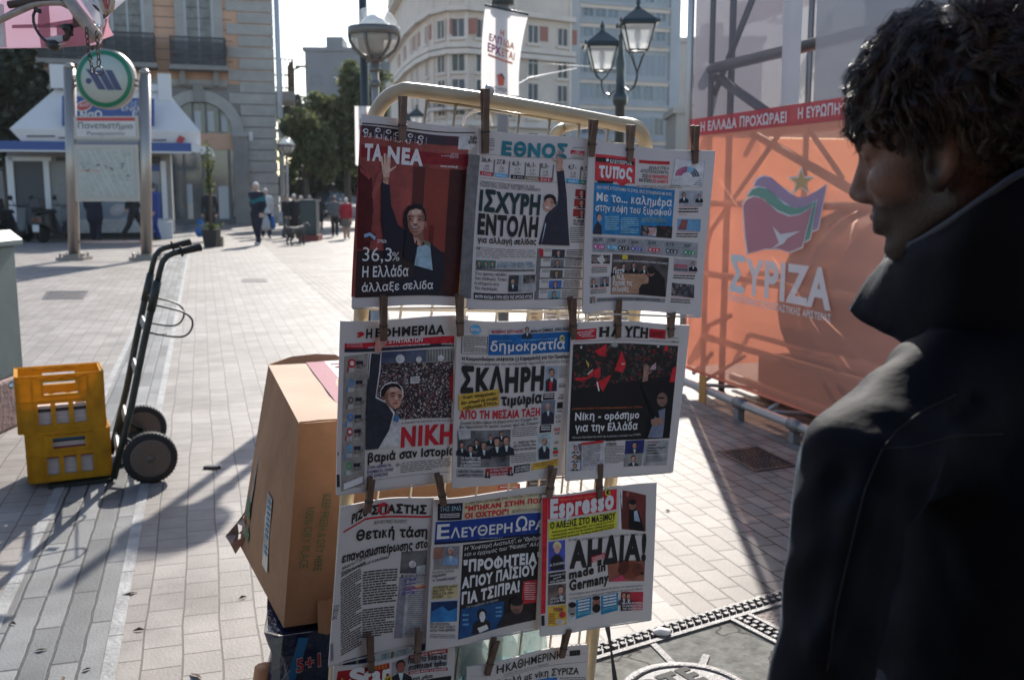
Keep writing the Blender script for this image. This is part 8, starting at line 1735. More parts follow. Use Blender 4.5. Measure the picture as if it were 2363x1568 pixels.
p.Q([(118,785),(328,768),(320,875),(110,892)],ink_(156,136,98),1)
for i,s_ in enumerate(('ΕΠΙΤΕΛΟΥΣ ΚΑΛΑ','ΝΕΑ ΑΠΟ ΤΗΝ','ΡΩΣΙΑ ΓΙΑ ΤΗΝ','ΕΛΛΑΔΑ')):p.T(s_,124-i,806+i*25,(318,278,288,210)[i],790+i*25.5,18,BLK,3,.008)
p.Q([(108,910),(322,895),(315,1058),(98,1068)],noise_print('blue_map',(16,60,100),(36,104,150),16),1);p.poly([(108,912),(320,897),(318,950),(250,980),(200,940),(110,985)],ink_(16,38,66),2)
for i,s_ in enumerate(('ΘΑ ΔΙΩΞΟΥΝ','"ΕΥΠ" ΚΑΙ "ΥΠΕΞ"','ΑΠΟ ΤΗΝ ΘΡΑΚΗ')):p.T(s_,98-i*2,1090+i*26,(252,300,298)[i],1086+i*23,18,BLK,3,.015)
p.C(92,1160,300,1195,3)
p.Q([(372,455),(990,390),(960,1080),(322,1200)],ink_(26,22,23),1);p.T('Η "Κοφτερή Ανατολή", οι "Φράγκοι"',382,500,1040,420,32,WHT,3,.0,.2);p.T('και ο ερχομός του "Μεσσία" Αλέξη',380,546,1030,470,32,WHT,3,.0,.2)
p.T('"ΠΡΟΦΗΤΕΙΑ"',370,668,1000,612,84,WHT,3,.055);p.T('ΑΓΙΟΥ ΠΑΪΣΙΟΥ',356,798,962,706,80,WHT,3,.055);p.T('ΓΙΑ ΤΣΙΠΡΑ!',352,922,830,842,84,WHT,3,.055);p.Q([(860,765),(970,748),(965,935),(845,950)],ink_(140,32,36),2);p.C(868,775,955,920,8,ink_(190,130,126),l=3,w=(.3,.6));p.T('Για το φοβητές τα έγραψε...',390,956,670,910,18,ink_(150,146,146),3,0,.2)
p.Q([(352,962),(708,918),(690,1128),(322,1195)],ink_(22,56,92),2);p.poly([(440,1165),(450,1085),(495,1050),(545,1050),(590,1080),(592,1140)],BLK,4);p.ell(522,1010,40,46,BLK,4);p.ell(522,1018,24,32,ink_(170,164,160),5);p.poly([(496,1025),(550,1025),(535,1070),(510,1068)],ink_(190,184,180),6);p.poly([(480,1115),(560,1092),(575,1130),(500,1155)],ink_(180,176,172),6)
p.poly([(640,1130),(700,1020),(780,1000),(880,1000),(930,1040),(938,1080)],ink_(34,30,32),4);p.ell(805,960,52,64,ink_(104,72,62),6);p.ell(805,925,52,34,HAIR,7);p.ell(800,1000,30,22,ink_(84,56,50),7);p.C(360,1000,410,1110,3,ink_(80,120,150),l=4);p.C(635,960,685,1060,3,ink_(80,120,150),l=4);p.done()

# ---------------- 9 red and yellow masthead
p=Page('newspaper','newspaper with white title on red, yellow strip and a dog photo, bottom row right',[(1843,1682),(2232,1641),(2215,2111),(1829,2152)],.018,(1420,1660,.4227),lambda u,v:.010*(1-u)**2*v+.003*math.sin(u*5+1)*v+.001*math.sin(u*12+v*5))
p.Q([(1000,70),(1042,66),(1012,985),(975,990)],ink_(160,26,36),1);p.Q([(1042,62),(1596,8),(1592,170),(1040,240)],ink_(168,32,42),1);p.T('Espresso',1055,222,1568,152,138,WHT,4,.06);p.C(1120,78,1450,88,1,ink_(200,120,60),l=3,slope=-.08)
p.Q([(1040,262),(1600,186),(1596,320),(1046,408)],ink_(190,160,42),2);p.T('Ο ΑΛΕΞΗΣ ΣΤΟ ΜΑΞΙΜΟΥ',1056,312,1585,244,50,BLK,4,.035)
for i,s_ in enumerate(('Βαριά ήττα της Νέας Δημοκρατίας • Και το όνομα του Κώστα','Καραμανλή στα σενάρια για την Προεδρία • Καθαρό τρίτο κόμμα','η (φυλακισμένη) Χρυσή Αυγή • Κατάφερε επικράτησή στο ΠΑΣΟΚ')):p.T(s_,1072-i*6,346+i*27,1566+i*5,268+i*24,15,BLK,4,.02)
p.ell(1520,30,20,30,ink_(180,150,50),5);p.T('€',1506,48,1534,46,34,BLK,6,.03);p.Q([(1615,14),(1640,18),(1640,335),(1612,330)],WHT,1);p.Q([(1622,16),(1834,60),(1830,352),(1636,332)],noise_print('curtain_c',(66,26,22),(92,36,30),14),1);p.poly([(1695,330),(1700,180),(1735,160),(1775,190),(1820,345)],ink_(18,16,18),3);p.ell(1722,140,30,38,ink_(110,74,60),4);p.ell(1722,115,30,20,HAIR,5);p.ell(1680,50,14,22,ink_(130,60,56),4);p.poly([(1735,190),(1760,180),(1785,272),(1738,265)],ink_(130,134,150),4)
p.T('Σε άθλια κατάσταση και ναρκωμένα τα ζώα στα κλουβιά τους',1205,412,1830,378,18,BLK,3,0,.2);p.T('ΑΗΔΙΑ!',1212,620,1830,572,198,BLK,3,.05);p.T('made in',1206,712,1506,655,66,BLK,3,.045);p.T('Germany',1208,802,1532,752,78,BLK,3,.045);p.Q([(1385,542),(1498,512),(1503,552),(1390,588)],ink_(150,40,48),4);p.T('ΤΟ ΕΜΠΟΡΙΟ',1392,562,1490,536,14,WHT,6,.02);p.T('ΤΗΣ ΦΡΙΚΗΣ',1395,580,1492,554,14,WHT,6,.02)
p.Q([(1522,588),(1825,580),(1818,750),(1535,752)],noise_print('dog_blanket',(96,50,40),(124,72,54),16),1);p.ell(1700,660,92,72,ink_(96,46,34),2);p.ell(1655,640,42,62,ink_(70,32,26),3,.3);p.ell(1765,655,46,52,ink_(84,42,32),3);p.ell(1768,640,9,7,BLK,4,n=8);p.ell(1800,685,16,12,BLK,4,n=8);p.poly([(1540,750),(1640,700),(1680,750)],ink_(150,50,70),3)
p.T('Συνελήφθησαν προς στο «Ελευθέριος Βενιζέλος» για εξαγωγή σκύλων',1205,840,1812,790,16,BLK,3,0,.2);p.T('και προορίζονταν για πάσα ανοχής υπηρεσιακών στη χώρα της Μέρκελ',1205,872,1805,818,16,BLK,3,0,.2)
p.Q([(1042,420),(1180,402),(1176,640),(1038,655)],ink_(58,62,128),1);p.ell(1112,450,36,36,ink_(176,150,104),3);p.ell(1110,475,26,34,ink_(170,126,108),4);p.poly([(1055,645),(1060,550),(1095,520),(1130,520),(1160,560),(1165,635)],BLK,3);p.T('ΑΧ, ΡΕ ΚΑΤΕΡΙΝΑ',1045,612,1172,590,18,WHT,5,.02);p.Q([(1040,668),(1180,648),(1178,730),(1036,752)],BLK,2)
for i,s_ in enumerate(('Διαμελισαν (!)','πολιτικά','λόγω απιστίας')):p.T(s_,1048+(i==1)*28,694+i*24,1170-(i==1)*30,674+i*24,15,WHT,4,.02)
p.man(1140,800,34,noise_print('party_photo',(60,50,50),(100,80,72),24),HAIR,(1036,762,1178,905));p.T('Η Ελεωνόρα',1055,875,1160,858,18,WHT,7,.02);p.T('ως Εντίθ Πιαφ',1050,900,1165,882,18,WHT,7,.02);p.Q([(1034,930),(1185,912),(1184,1066),(1032,1086)],ink_(168,126,44),1);p.ell(1118,950,42,16,ink_(120,70,50),3);p.ell(1150,990,26,24,ink_(150,40,44),3);p.ell(1130,1045,40,24,ink_(160,140,126),3);p.C(1038,985,1085,1070,5,ink_(120,60,30),l=3)
p.Q([(1200,905),(1262,890),(1260,1035),(1200,1050)],ink_(146,140,138),1);p.ell(1230,960,30,52,ink_(120,112,108),3);p.ell(1230,915,32,22,HAIR,4);p.ell(1230,985,18,7,HAIR,4)
for x0,y0,x1,y1 in ((1262,870,1390,1000),(1472,850,1612,985)):
 p.Q([(x0,y0+10),(x1,y0-8),(x1-3,y1),(x0,y1+28)],ink_(24,96,124),1)
 for i in range(4):p.C(x0+14,y0+14+i*24,x1-16,y0+32+i*24,1,WHT,l=3,w=(.2,.45),fill=.7,slope=-.12)
 p.C(x0+8,y0+112,x1-8,y0+135,2,ink_(110,150,160),l=3,slope=-.12)
p.Q([(1392,862),(1470,850),(1466,990),(1390,1005)],ink_(150,144,140),1);p.ell(1432,915,34,50,ink_(118,76,66),3);p.ell(1432,955,34,36,HAIR,4);p.ell(1430,872,34,18,HAIR,4);p.Q([(1635,838),(1812,836),(1808,986),(1630,990)],ink_(140,36,46),1);p.Q([(1632,915),(1720,912),(1716,988),(1630,990)],ink_(34,22,24),2);p.man(1655,862,22,None,ink_(60,40,44),None,l=3);p.man(1692,868,22,None,ink_(80,40,44),None,l=3)
for i,s_ in enumerate(('ΜΑΛΛΙΑ ΚΟΥΒΑΡΙΑ','ΟΙ «ΝΟΙΚΟΚΥΡΕΣ»','ΤΟΥ FACEBOOK»!')):p.T(s_,1640,932+i*22,1802,930+i*22,15,WHT,8,.025)
for i in range(16):p.R(978,1002+i*5,1004,1004+i*5+i % 3,BLK,2)
p.done()

# ---------------- 10 star masthead (runs out of the frame)
p=Page('newspaper','newspaper with a white title and yellow star on red, lowest at the left',[(1136,2272),(1553,2212),(1535,2700),(1110,2772)],.005,(1100,1660,.4228),lambda u,v:.020*max(0,.4-u)**1.3+.004*math.sin(u*6) ,(16,12))
p.Q([(118,1478),(540,1405),(532,1600),(90,1660)],ink_(122,22,26),1);p.T('S',205,1590,335,1560,128,WHT,4,.06);p.T('tar',318,1575,545,1540,128,WHT,4,.06);p.T('PRESS',380,1462,520,1440,30,ink_(176,90,40),4,.03)
pts=[(150+(30 if k % 2==0 else 13)*math.sin(k*math.pi/5),1560-(36 if k % 2==0 else 15)*math.cos(k*math.pi/5)) for k in range(10)];p.poly(pts,ink_(196,160,40),5);p.ell(528,1538,32,30,ink_(186,140,44),5);p.T('1€',510,1552,546,1548,26,BLK,6,.02)
p.Q([(560,1405),(690,1375),(690,1600),(556,1610)],ink_(120,112,110),1);p.man(632,1440,46,None,ink_(30,28,32),None,sk=ink_(128,70,60),l=2);p.Q([(690,1372),(1012,1320),(1010,1490),(690,1520)],ink_(132,126,126),1);p.Q([(695,1365),(1012,1318),(1012,1350),(695,1392)],ink_(128,34,42),2);p.T('ΑΝΤΩΝΗΣ ΣΑΜΑΡΑΣ',705,1384,995,1342,16,WHT,4,.02);p.T('Παρά τα δύσκολα',692,1428,1000,1398,42,BLK,4,.03);p.T('σταθήκαμε όρθιοι',692,1482,1000,1448,42,BLK,4,.03);p.Q([(695,1492),(1012,1468),(1012,1490),(695,1516)],ink_(128,34,42),2);p.T('ΧΑΣΑΜΕ ΜΟΝΟ 2,5 ΜΟΝΑΔΕΣ',705,1510,1000,1484,14,WHT,4,.02)
p.T('ομενη  μέρα',690,1568,890,1545,26,BLK,4,.02);p.T('Η επόμενη',600,1600,820,1580,26,BLK,4,.02);p.Q([(700,1590),(1040,1530),(1030,1900),(690,1960)],BLK,2);p.C(130,1680,640,2100,22,slope=-.06);p.done()

# ---------------- 11 black serif title (runs out of the frame)
p=Page('newspaper','pale broadsheet with a thin black title and barcode, lowest at the right',[(1589,2268),(2006,2196),(1985,2690),(1570,2790)],.005,(1420,1660,.4227),lambda u,v:.006*math.sin(u*6+1)+.004*(1-u),(14,12))
p.T('Η',640,1485,700,1478,68,BLK,3,.012);p.T('ΚΑΘΗΜΕΡΙΝΗ',718,1476,1178,1394,66,BLK,3,.012);p.T('Ημερήσια Πολιτική και Οικονομική Εφημερίδα',700,1506,1072,1448,18,TXTG,3);p.Q([(420,1505),(640,1500),(640,1502),(420,1507)],TXTG);p.Q([(690,1520),(1370,1405),(1370,1408),(690,1523)],TXTG);p.Q([(660,1470),(1360,1340),(1360,1342),(660,1472)],TXTG)
for i in range(16):p.R(1238+i*5.2,1330-i*.9,1240+i*5.2+i % 3,1372-i*.9,BLK,2)
p.T('Εντολή με νίκη ΣΥΡΙΖΑ',640,1590,1308,1508,54,BLK,3,.016);p.Q([(940,1568),(1140,1545),(1136,1640),(930,1660)],ink_(40,84,130),2);p.C(1160,1550,1370,1700,9,slope=-.1);p.C(560,1600,900,1900,18,slope=-.1);p.done()
# ================================================================== CAMPAIGN STAGE BOX
STP=gp(1577,904);STU=-SV  # front-left foot; the long side runs towards the camera
SNrm=-SU  # the long side faces left
def sp(x,y,out=0.0):return onpl(x,y,STP+SNrm*out,SNrm)
def sz(s,z,out=0.0):return STP+STU*s+SNrm*out+Vector((0,0,z))
def suv(x,y):p=sp(x,y);return ((p-STP).dot(STU),p.z)
fab_o=veil('orange_fabric',(.87,.43,.315),.22,.64,.45,(1,.72,.62));fab_r=veil('red_band',(.60,.10,.12),.10,.55,.4,(1,.25,.25));fab_c=veil('clear_grey_fabric',(.46,.45,.48),.70,.5,.35,(.86,.84,.87));fab_w=veil('white_fabric',(.46,.46,.48),.12,.42,.5)
tru=mat('truss_tube',(.34,.33,.32),.35,.6);trd=mat('dark_truss',(.10,.10,.105),.45,.5);steelp=mat('scaffold_pole',(.46,.45,.44),.4,.6)
L_=6.2
def stage():
 t=thing('stage_box','large truss stage box wrapped in orange and clear campaign fabric, right of the rack','stage',STP)
 z_or=sp(1640,302).z;zb=.20;zt=4.6
 zband0,zband1=suv(1614,314)[1],suv(1614,273)[1]
 def pane(name,s0,s1,z0,z1,m,out=0.0,n=10,wob=.012,parent=None):
  mb=MB();k=max(2,int((s1-s0)*3));vs=[]
  for j in range(n+1):
   for i in range(k+1):
    u,v=i/k,j/n;vs.append(sz(s0+(s1-s0)*u,z0+(z1-z0)*v,out+wob*math.sin(u*9+v*2)*math.sin(math.pi*v)))
  mb.add(vs,[(j*(k+1)+i,j*(k+1)+i+1,(j+1)*(k+1)+i+1,(j+1)*(k+1)+i) for j in range(n) for i in range(k)],m,True);return mb.build(name,parent or t)
 fo=pane('orange_cover',.0,L_,zb,zband0,fab_o)
 pane('red_band',.0,L_,zband0+.002,zband1,fab_r,.004,3,.002)
 s_w=suv(1818,150)[0];s_w2=suv(1850,150)[0]
 fc=pane('clear_cover',.0,s_w,zband1+.002,zt,fab_c);pane('white_cover',s_w2+.12,L_,zband1+.002,zt,fab_w,-.01);pane('white_curtain',s_w-.05,s_w2,zband1+.002,zt,mat('curtain_white',(.72,.71,.73),.8,trans=.45),.012,10,.03)
 # hem fold
 mb=MB();mb.tube([sz(0,zb,.0),sz(L_,zb,.0)],.012,fab_o,6);mb.build('hem',fo)
 # lettering
 lm=mat('banner_white',(.82,.80,.80),.6,trans=.35);Z=Vector((0,0,1));sb=lambda s0,z0,s1,z1,h,body,m=lm,out=.012,bold=.02,parent=fo,name='lettering':None
 tx=None
 def TT(body,x0,y0,x1,y1,h,m=lm,bold=.02,out=.014,shear=0.0):
  a,b=sp(x0,y0,out),sp(x1,y1,out);text3(tx,body,a,b,abs(sp(x0,y0-h,out).z-a.z),m,up=Z,bold=bold,shear=shear)
 TT0=TT
 def TT(*a,**k):
  nonlocal tx
  tx=MB();TT0(*a,**k);tx.build('lettering',fo)
 TT('ΣΥΡΙΖΑ',1682,668,1916,713,76,bold=.035);TT('ΣΥΝΑΣΠΙΣΜΟΣ ΡΙΖΟΣΠΑΣΤΙΚΗΣ ΑΡΙΣΤΕΡΑΣ',1679,692,1916,743,14,bold=.02);TT('Η ΕΛΛΑΔΑ ΠΡΟΧΩΡΑΕΙ',1616,303,1814,282,21,bold=.03);TT('Η ΕΥΡΩΠΗ ΑΛΛΑΖΕΙ',1840,274,2040,252,24,bold=.03)
 # emblem: star over three waving flags
 em=MB();cw=lm;pu=mat('flag_purple',(.50,.37,.52),.6,trans=.45);gn=mat('flag_green',(.24,.46,.37),.6,trans=.45);rd=mat('flag_red',(.62,.31,.36),.6,trans=.45);go=mat('star_gold',(.68,.50,.24),.6,trans=.45)
 K=lambda pts:[((2300+x*.5739)*G,(y*.5739)*G) for x,y in pts]
 def pg(pts,m,out):
  q=[sp(x,y,out) for x,y in K(pts)];em.poly(q,m)
 def curve(a):return a
 top=[(482,1110),(500,1070),(540,1050),(590,1060),(640,1105),(690,1150),(740,1175),(790,1172),(850,1140),(912,1102)]
 grt=[(442,1172),(470,1130),(510,1115),(560,1125),(610,1170),(660,1215),(720,1240),(780,1235),(820,1215),(852,1195)]
 rdt=[(418,1222),(440,1190),(480,1172),(520,1180),(570,1215),(620,1262),(690,1290),(750,1280),(800,1250),(830,1225)]
 def flag(tp,low,m,out):
  o=[(x,y) for x,y in tp]+low;cx=sum(x for x,y in o)/len(o);cy=sum(y for x,y in o)/len(o)
  bg_=[(x+(8 if x>cx else-8),y+(8 if y>cy else-8)) for x,y in o];q=[sp(x,y,out) for x,y in K(bg_)];em.poly(q,cw);pg(o,m,out+.003)
 flag(top,[(860,1360),(815,1380),(835,1225),(780,1240),(700,1235),(620,1180),(560,1130),(500,1115)],pu,.008)
 flag(grt,[(812,1420),(768,1445),(800,1262),(740,1290),(670,1285),(600,1245),(540,1185),(470,1172)],gn,.014)
 flag(rdt,[(765,1470),(690,1500),(620,1480),(550,1480),(445,1510),(430,1400)],rd,.020)
 pg([(595,1350),(640,1395),(760,1375),(680,1420),(660,1450),(580,1485),(630,1445),(612,1400)],cw,.027)
 c=(762,1082);st=[(c[0]+(88 if k % 2==0 else 36)*math.sin(k*math.pi/5),c[1]-(92 if k % 2==0 else 38)*math.cos(k*math.pi/5)) for k in range(10)];pg(st[::-1],cw,.008);st=[(c[0]+(70 if k % 2==0 else 28)*math.sin(k*math.pi/5),c[1]+2-(72 if k % 2==0 else 29)*math.cos(k*math.pi/5)) for k in range(10)];pg(st[::-1],go,.012)
 em.build('emblem',fo)
 # truss behind the long side and the far side
 D=2.4;B=lambda s,d,z:STP+STU*s-SNrm*d+Vector((0,0,z))
 def bar(name,pts,r,m):mb=MB();mb.tube(pts,r,m,10);return mb.build(name,t)
 zr=sp(1613,398).z;zr2=(suv(1600,505)[1])
 bar('corner_pole',[B(0,-.02,.05),B(0,-.02,zt+.2)],.026,steelp);bar('corner_pole',[B(0,.16,.05),B(0,.16,zt+.2)],.022,trd)
 bay=2.05
 for i in range(4):bar('truss_post',[B(i*bay+.05,.3,0),B(i*bay+.05,.3,zt)],.026,tru if i else trd)
 px=lambda x,y,d=.16:onpl(x,y,STP-SNrm*d,SNrm)
 for (x0,y0),(x1,y1),r,m in (((1626,469),(1982,480),.024,tru),((1612,628),(1974,694),.026,tru),((1591,767),(2004,893),.026,tru),((1613,312),(1975,262),.026,tru),((1622,163),(2040,40),.040,trd)):
  a,b=px(x0,y0),px(x1,y1);a2=a+(a-b).normalized()*.05;b2=a+(b-a).normalized()*(L_-.2);b2.z=a.z;bar('truss_rail',[a2,b2],r,m)
  if m is tru:bar('truss_rail',[a2-SNrm*.4,b2-SNrm*.4],r*.9,m)
 for (x0,y0),(x1,y1),r,m in (((1734,306),(1963,438),.030,tru),((1800,306),(1622,558),.018,tru),((1862,294),(1943,411),.017,tru),((1817,652),(2022,580),.022,tru),((1600,767),(1685,728),.020,tru),((1600,860),(1642,815),.018,tru),((1868,737),(1953,875),.022,tru),((1898,737),(2028,863),.022,tru),((1630,160),(1815,292),.034,trd),((1614,302),(1740,-12),.024,trd),((1985,-20),(2110,120),.026,trd)):
  bar('truss_brace',[px(x0,y0,.2),px(x1,y1,.2)],r,m)
 # the far side, back-lit through the cover: partial fabrics with the same name mirrored
 bk=MB();bk.add([B(.0,D,zb),B(L_,D,zb),B(L_,D,1.25),B(.0,D,1.25)],[(0,1,2,3)],veil('orange_far',(.84,.42,.31),.5,.7,.5,(1,.66,.52)));bo=bk.build('far_cover',t)
 tx2=MB();a=onpl(1995,632,STP-SNrm*(D-.02),SNrm);b=onpl(1812,606,STP-SNrm*(D-.02),SNrm);text3(tx2,'ΣΥΡΙΖΑ',a,b,.22,mat('dark_red_print',(.30,.05,.03),.7),up=Z,bold=.035);tx2.build('lettering',bo)
 # dim drapes behind the clear panel
 dr=MB();n=28;vs=[]
 for i in range(n+1):
  s=-.05+3.6*i/n;d=1.5+.07*math.sin(i*1.9)+.03*math.sin(i*4.3);vs+=[B(s,d,zband0),B(s,d,zt)]
 dr.add(vs,[(2*i,2*i+2,2*i+3,2*i+1) for i in range(n)],mat('grey_drape',(.30,.28,.31),.85,trans=.3),True);do=dr.build('inner_drape',t)
 rb=MB();rbm=mat('dull_red_banner',(.42,.09,.11),.7,trans=.3)
 x0,x1=onpl(1697,60,STP-SNrm*1.38,SNrm),onpl(1885,80,STP-SNrm*1.38,SNrm);q0=onpl(1697,12,STP-SNrm*1.38,SNrm);hh=q0.z-x0.z
 rb.poly([Vector((x0.x,x0.y,x0.z-.02)),Vector((x1.x,x1.y,x0.z-.02)),Vector((x1.x,x1.y,x0.z+hh)),Vector((x0.x,x0.y,x0.z+hh))],rbm);text3(rb,'ΗΕΛΛΑΔΑ',x0.lerp(x1,.05)+Vector((0,0,hh*.3))+SNrm*.01,x0.lerp(x1,.8)+Vector((0,0,hh*.3))+SNrm*.01,hh*.4,mat('dull_pale_print',(.5,.4,.42),.7),up=Z,bold=.03);rb.build('inner_banner',t)
 # a round water tank and ballast inside
 tk=MB();c=B(1.15,1.15,.18);ax=STU;prof=[(.0,-.78),(.30,-.77),(.52,-.70),(.62,-.55),(.66,-.3),(.66,.3),(.62,.75),(.52,.95),(.2,1.0),(.0,1.0)]
 tk.lathe(c+Vector((0,0,.58)),prof,mat('tank_plastic',(.30,.27,.25),.4,coat=.2),28,axis=ax)
 for k in (-.6,-.35,0,.35,.7):tk.lathe(c+Vector((0,0,.58)),[(.655,k-.03),(.69,k-.015),(.69,k+.015),(.655,k+.03)],mat('tank_plastic',(.30,.27,.25),.4),28,axis=ax)
 tk.build('tank',t)
 bl=MB();q=[B(.25,.5,.01),B(L_-.2,.5,.01),B(L_-.2,2.2,.01),B(.25,2.2,.01)];bl.hexa(q+[p+Vector((0,0,.3)) for p in q],mat('under_stage_shade',(.05,.045,.045),.8));bl.build('under_stage_shade',t)  # dark block added to give the black shade under the stage
 # base pipes and feet
 bar('base_pipe',[B(-.05,-.06,.11),B(L_,-.06,.11)],.03,steelp);bar('base_pipe',[B(-.05,.45,.09),B(L_,.45,.09)],.03,tru)
 for s in (.0,.95,1.62,2.5,3.3):
  mb=MB();mb.tube([B(s-.05,-.06,.11),B(s+.06,-.06,.11)],.041,mat('clamp',(.24,.22,.21),.5,.6),10);mb.box(B(s,-.06,.035),(.05,.05,.07),mat('foot_block',(.22,.2,.19),.8),SA);mb.build('clamp',t)
  bar('base_strut',[B(s+.3,-.06,.12),B(s+.5,.42,.10)],.014,tru);bar('base_strut',[B(s+.32,-.05,.12),B(s+.22,.40,.30)],.014,tru)
 mb=MB();q=B(.42,-.085,.02);mb.hexa([q+STU*a+SNrm*b for a,b in ((0,0),(.1,0),(.1,.008),(0,.008))]+[q+STU*a+SNrm*b+Vector((0,0,.2)) for a,b in ((0,0),(.1,0),(.1,.008),(0,.008))],mat('orange_tab',(.5,.22,.05),.6));mb.build('tab',t)
 for a,b,r in (((1613,412),(1700,420),.004),):pass
 # short side at the far end and roof rails so the box closes
 mb=MB();vs=[B(0,.02,zb),B(0,D,zb),B(0,D,zband0),B(0,.02,zband0)];mb.add(vs,[(0,1,2,3)],veil('orange_end',(.80,.38,.25),.10,.7,.5,(1,.66,.5)));mb.build('end_cover',t)
 mb=MB();vs=[B(0,.02,zband0+.01),B(0,D,zband0+.01),B(0,D,zt),B(0,.02,zt)];mb.add(vs,[(0,1,2,3)],veil('grey_end',(.42,.41,.44),.05,.22,.6));mb.build('end_cover',t)
 for d in (1.0,1.8,D):bar('truss_post',[B(0,d,0),B(0,d,zt)],.024,tru)
stage()
# rope coil on the clear panel is part of the drape scene: a pale cable
mb=MB();mb.tube([STP+STU*s-SNrm*1.3+Vector((0,0,z)) for s,z in ((.3,3.02),(.7,3.14),(1.3,3.2),(1.7,3.16),(1.5,3.02),(.9,2.92),(.4,2.95))],.012,mat('wire',(.5,.5,.52),.5),6);one(mb,'cable_loop','loose pale cable loop hanging inside the clear upper part of the stage box','cable',loc=STP+Vector((0,0,3)))
# ================================================================== THE MAN READING, right foreground
def reader():
 a,p_,r_=R(36),R(11),R(-10)
 Fw=Vector((-math.cos(a)*math.cos(p_),math.sin(a)*math.cos(p_),-math.sin(p_)));L0=Vector((-math.sin(a),-math.cos(a),0));U0=Fw.cross(L0)
 Lf=L0*math.cos(r_)+U0*math.sin(r_);Up=Fw.cross(Lf);O=at(2160,365,1.105)-Lf*.08
 B=np.array([list(Fw),list(Lf),list(Up)]);On=np.array(O);W=lambda v:On+np.array(v) @ B  # head frame -> world
 loc=lambda P:((P-On.astype(np.float32)) @ B.T.astype(np.float32))
 nk=W((-.045,0,-.11));sh=np.array(at(1968,1095,1.03));shr=np.array(at(2840,1080,1.12));ch=np.array(at(2370,1150,1.16));hip=Vector((.56,1.13,.92))
 def head(Q):
  d=f_ell(Q,(-.008,0,.047),(.100,.074,.083));d=smin(d,f_ell(Q,(.036,0,-.022),(.060,.060,.080)),.03)
  for s in (1,-1):
   d=smin(d,f_cap(Q,(-.012,s*.054,-.052),(.062,s*.024,-.098),.021,.016),.025)
   d=smin(d,f_ell(Q,(.060,s*.040,-.018),(.026,.024,.022)),.02)
   d=smin(d,f_cap(Q,(.072,s*.046,.026),(.090,s*.012,.026),.011,.013),.012)
  d=smin(d,f_ell(Q,(.076,0,-.106),(.020,.024,.017)),.018)
  for s in (1,-1):d=smax(d,-f_ell(Q,(.094,s*.033,.006),(.020,.018,.011)),.012)
  for s in (1,-1):d=smin(d,f_ell(Q,(.076,s*.033,.006),(.0125,.0125,.0125)),.004);d=smin(d,f_cap(Q,(.084,s*.045,.014),(.089,s*.022,.015),.004,.004),.005)
  d=smin(d,f_cap(Q,(.090,0,.018),(.112,0,-.030),.008,.0125),.012);d=smin(d,f_ell(Q,(.101,.011,-.037),(.013,.009,.009)),.007);d=smin(d,f_ell(Q,(.101,-.011,-.037),(.013,.009,.009)),.007)
  for s in (1,-1):d=smax(d,-f_ell(Q,(.107,s*.008,-.046),(.006,.0045,.004)),.004)
  d=smin(d,f_ell(Q,(.082,0,-.066),(.016,.030,.020)),.014)
  d=smin(d,f_cap(Q,(.090,-.018,-.064),(.090,.018,-.064),.006,.006),.006);d=smin(d,f_cap(Q,(.098,-.008,-.062),(.098,.008,-.062),.0055,.0055),.008);d=smin(d,f_cap(Q,(.094,-.014,-.076),(.094,.014,-.076),.008,.008),.007)
  d=smax(d,-f_cap(Q,(.104,-.022,-.0695),(.104,.022,-.0695),.0035,.0035),.004)
  for s in (1,-1):
   M=np.array([[.94,.0,.34],[0.,1.,0.],[-.34,0.,.94]]).T
   e=f_ell(Q,(-.006,s*.082,-.002),(.019,.010,.034),M);e=smax(e,-f_ell(Q,(.0,s*.092,.0),(.011,.010,.021),M),.005);e=smin(e,f_ell(Q,(.004,s*.078,-.03),(.008,.006,.010)),.006);d=smin(d,e,.008)
  return d
 def body(P):
  Q=loc(P);d=head(Q);d=smin(d,f_cap(P,W((-.030,0,-.03)),nk,.052,.048),.03);d=smin(d,f_cap(P,nk,tuple(ch+(-.06,.05,-.06)),.048,.05),.03)
  return d
 skm=mat('reader_skin',(.17,.088,.062),.5,var=.12,vscale=40,bump=.15,bscale=260,spec=.4);stub=mat('reader_stubble',(.045,.027,.021),.75,var=.4,vscale=160);lip=mat('reader_lip',(.20,.08,.065),.4)
 lo=np.minimum(On-.2,sh-.1);hi=np.maximum(On+.2,shr+.1)
 V,F=nets(body,(float(sh[0])-.02,O.y-.2,float(sh[2])-.1),(float(shr[0])+.02,O.y+.2,O.z+.17),.0042)
 def pk(C):
  Q=(C-On) @ B.T;out=np.zeros(len(C),int)
  out[(Q[:,0]>.094) & (np.abs(Q[:,2]+.069)<.013) & (np.abs(Q[:,1])<.02)]=2;return out
 nd=skm.node_tree.nodes;lk=skm.node_tree.links;pb=nd['Principled BSDF'];src=pb.inputs['Base Color'].links[0].from_socket
 av=nd.new('ShaderNodeAttribute');av.attribute_name='beard';nz=nd.new('ShaderNodeTexNoise');nz.inputs['Scale'].default_value=420;ml=nd.new('ShaderNodeMath');ml.operation='MULTIPLY_ADD';ml.inputs[1].default_value=1.2;ml.inputs[2].default_value=.5
 tcc=nd.new('ShaderNodeTexCoord');lk.new(tcc.outputs['Object'],nz.inputs['Vector']);lk.new(nz.outputs[0],ml.inputs[0]);m2=nd.new('ShaderNodeMath');m2.operation='MULTIPLY';m2.use_clamp=True;lk.new(av.outputs['Fac'],m2.inputs[0]);lk.new(ml.outputs[0],m2.inputs[1])
 mxc=nd.new('ShaderNodeMixRGB');lk.new(m2.outputs[0],mxc.inputs[0]);lk.new(src,mxc.inputs[1]);mxc.inputs[2].default_value=(.030,.018,.014,1);lk.new(mxc.outputs[0],pb.inputs['Base Color'])
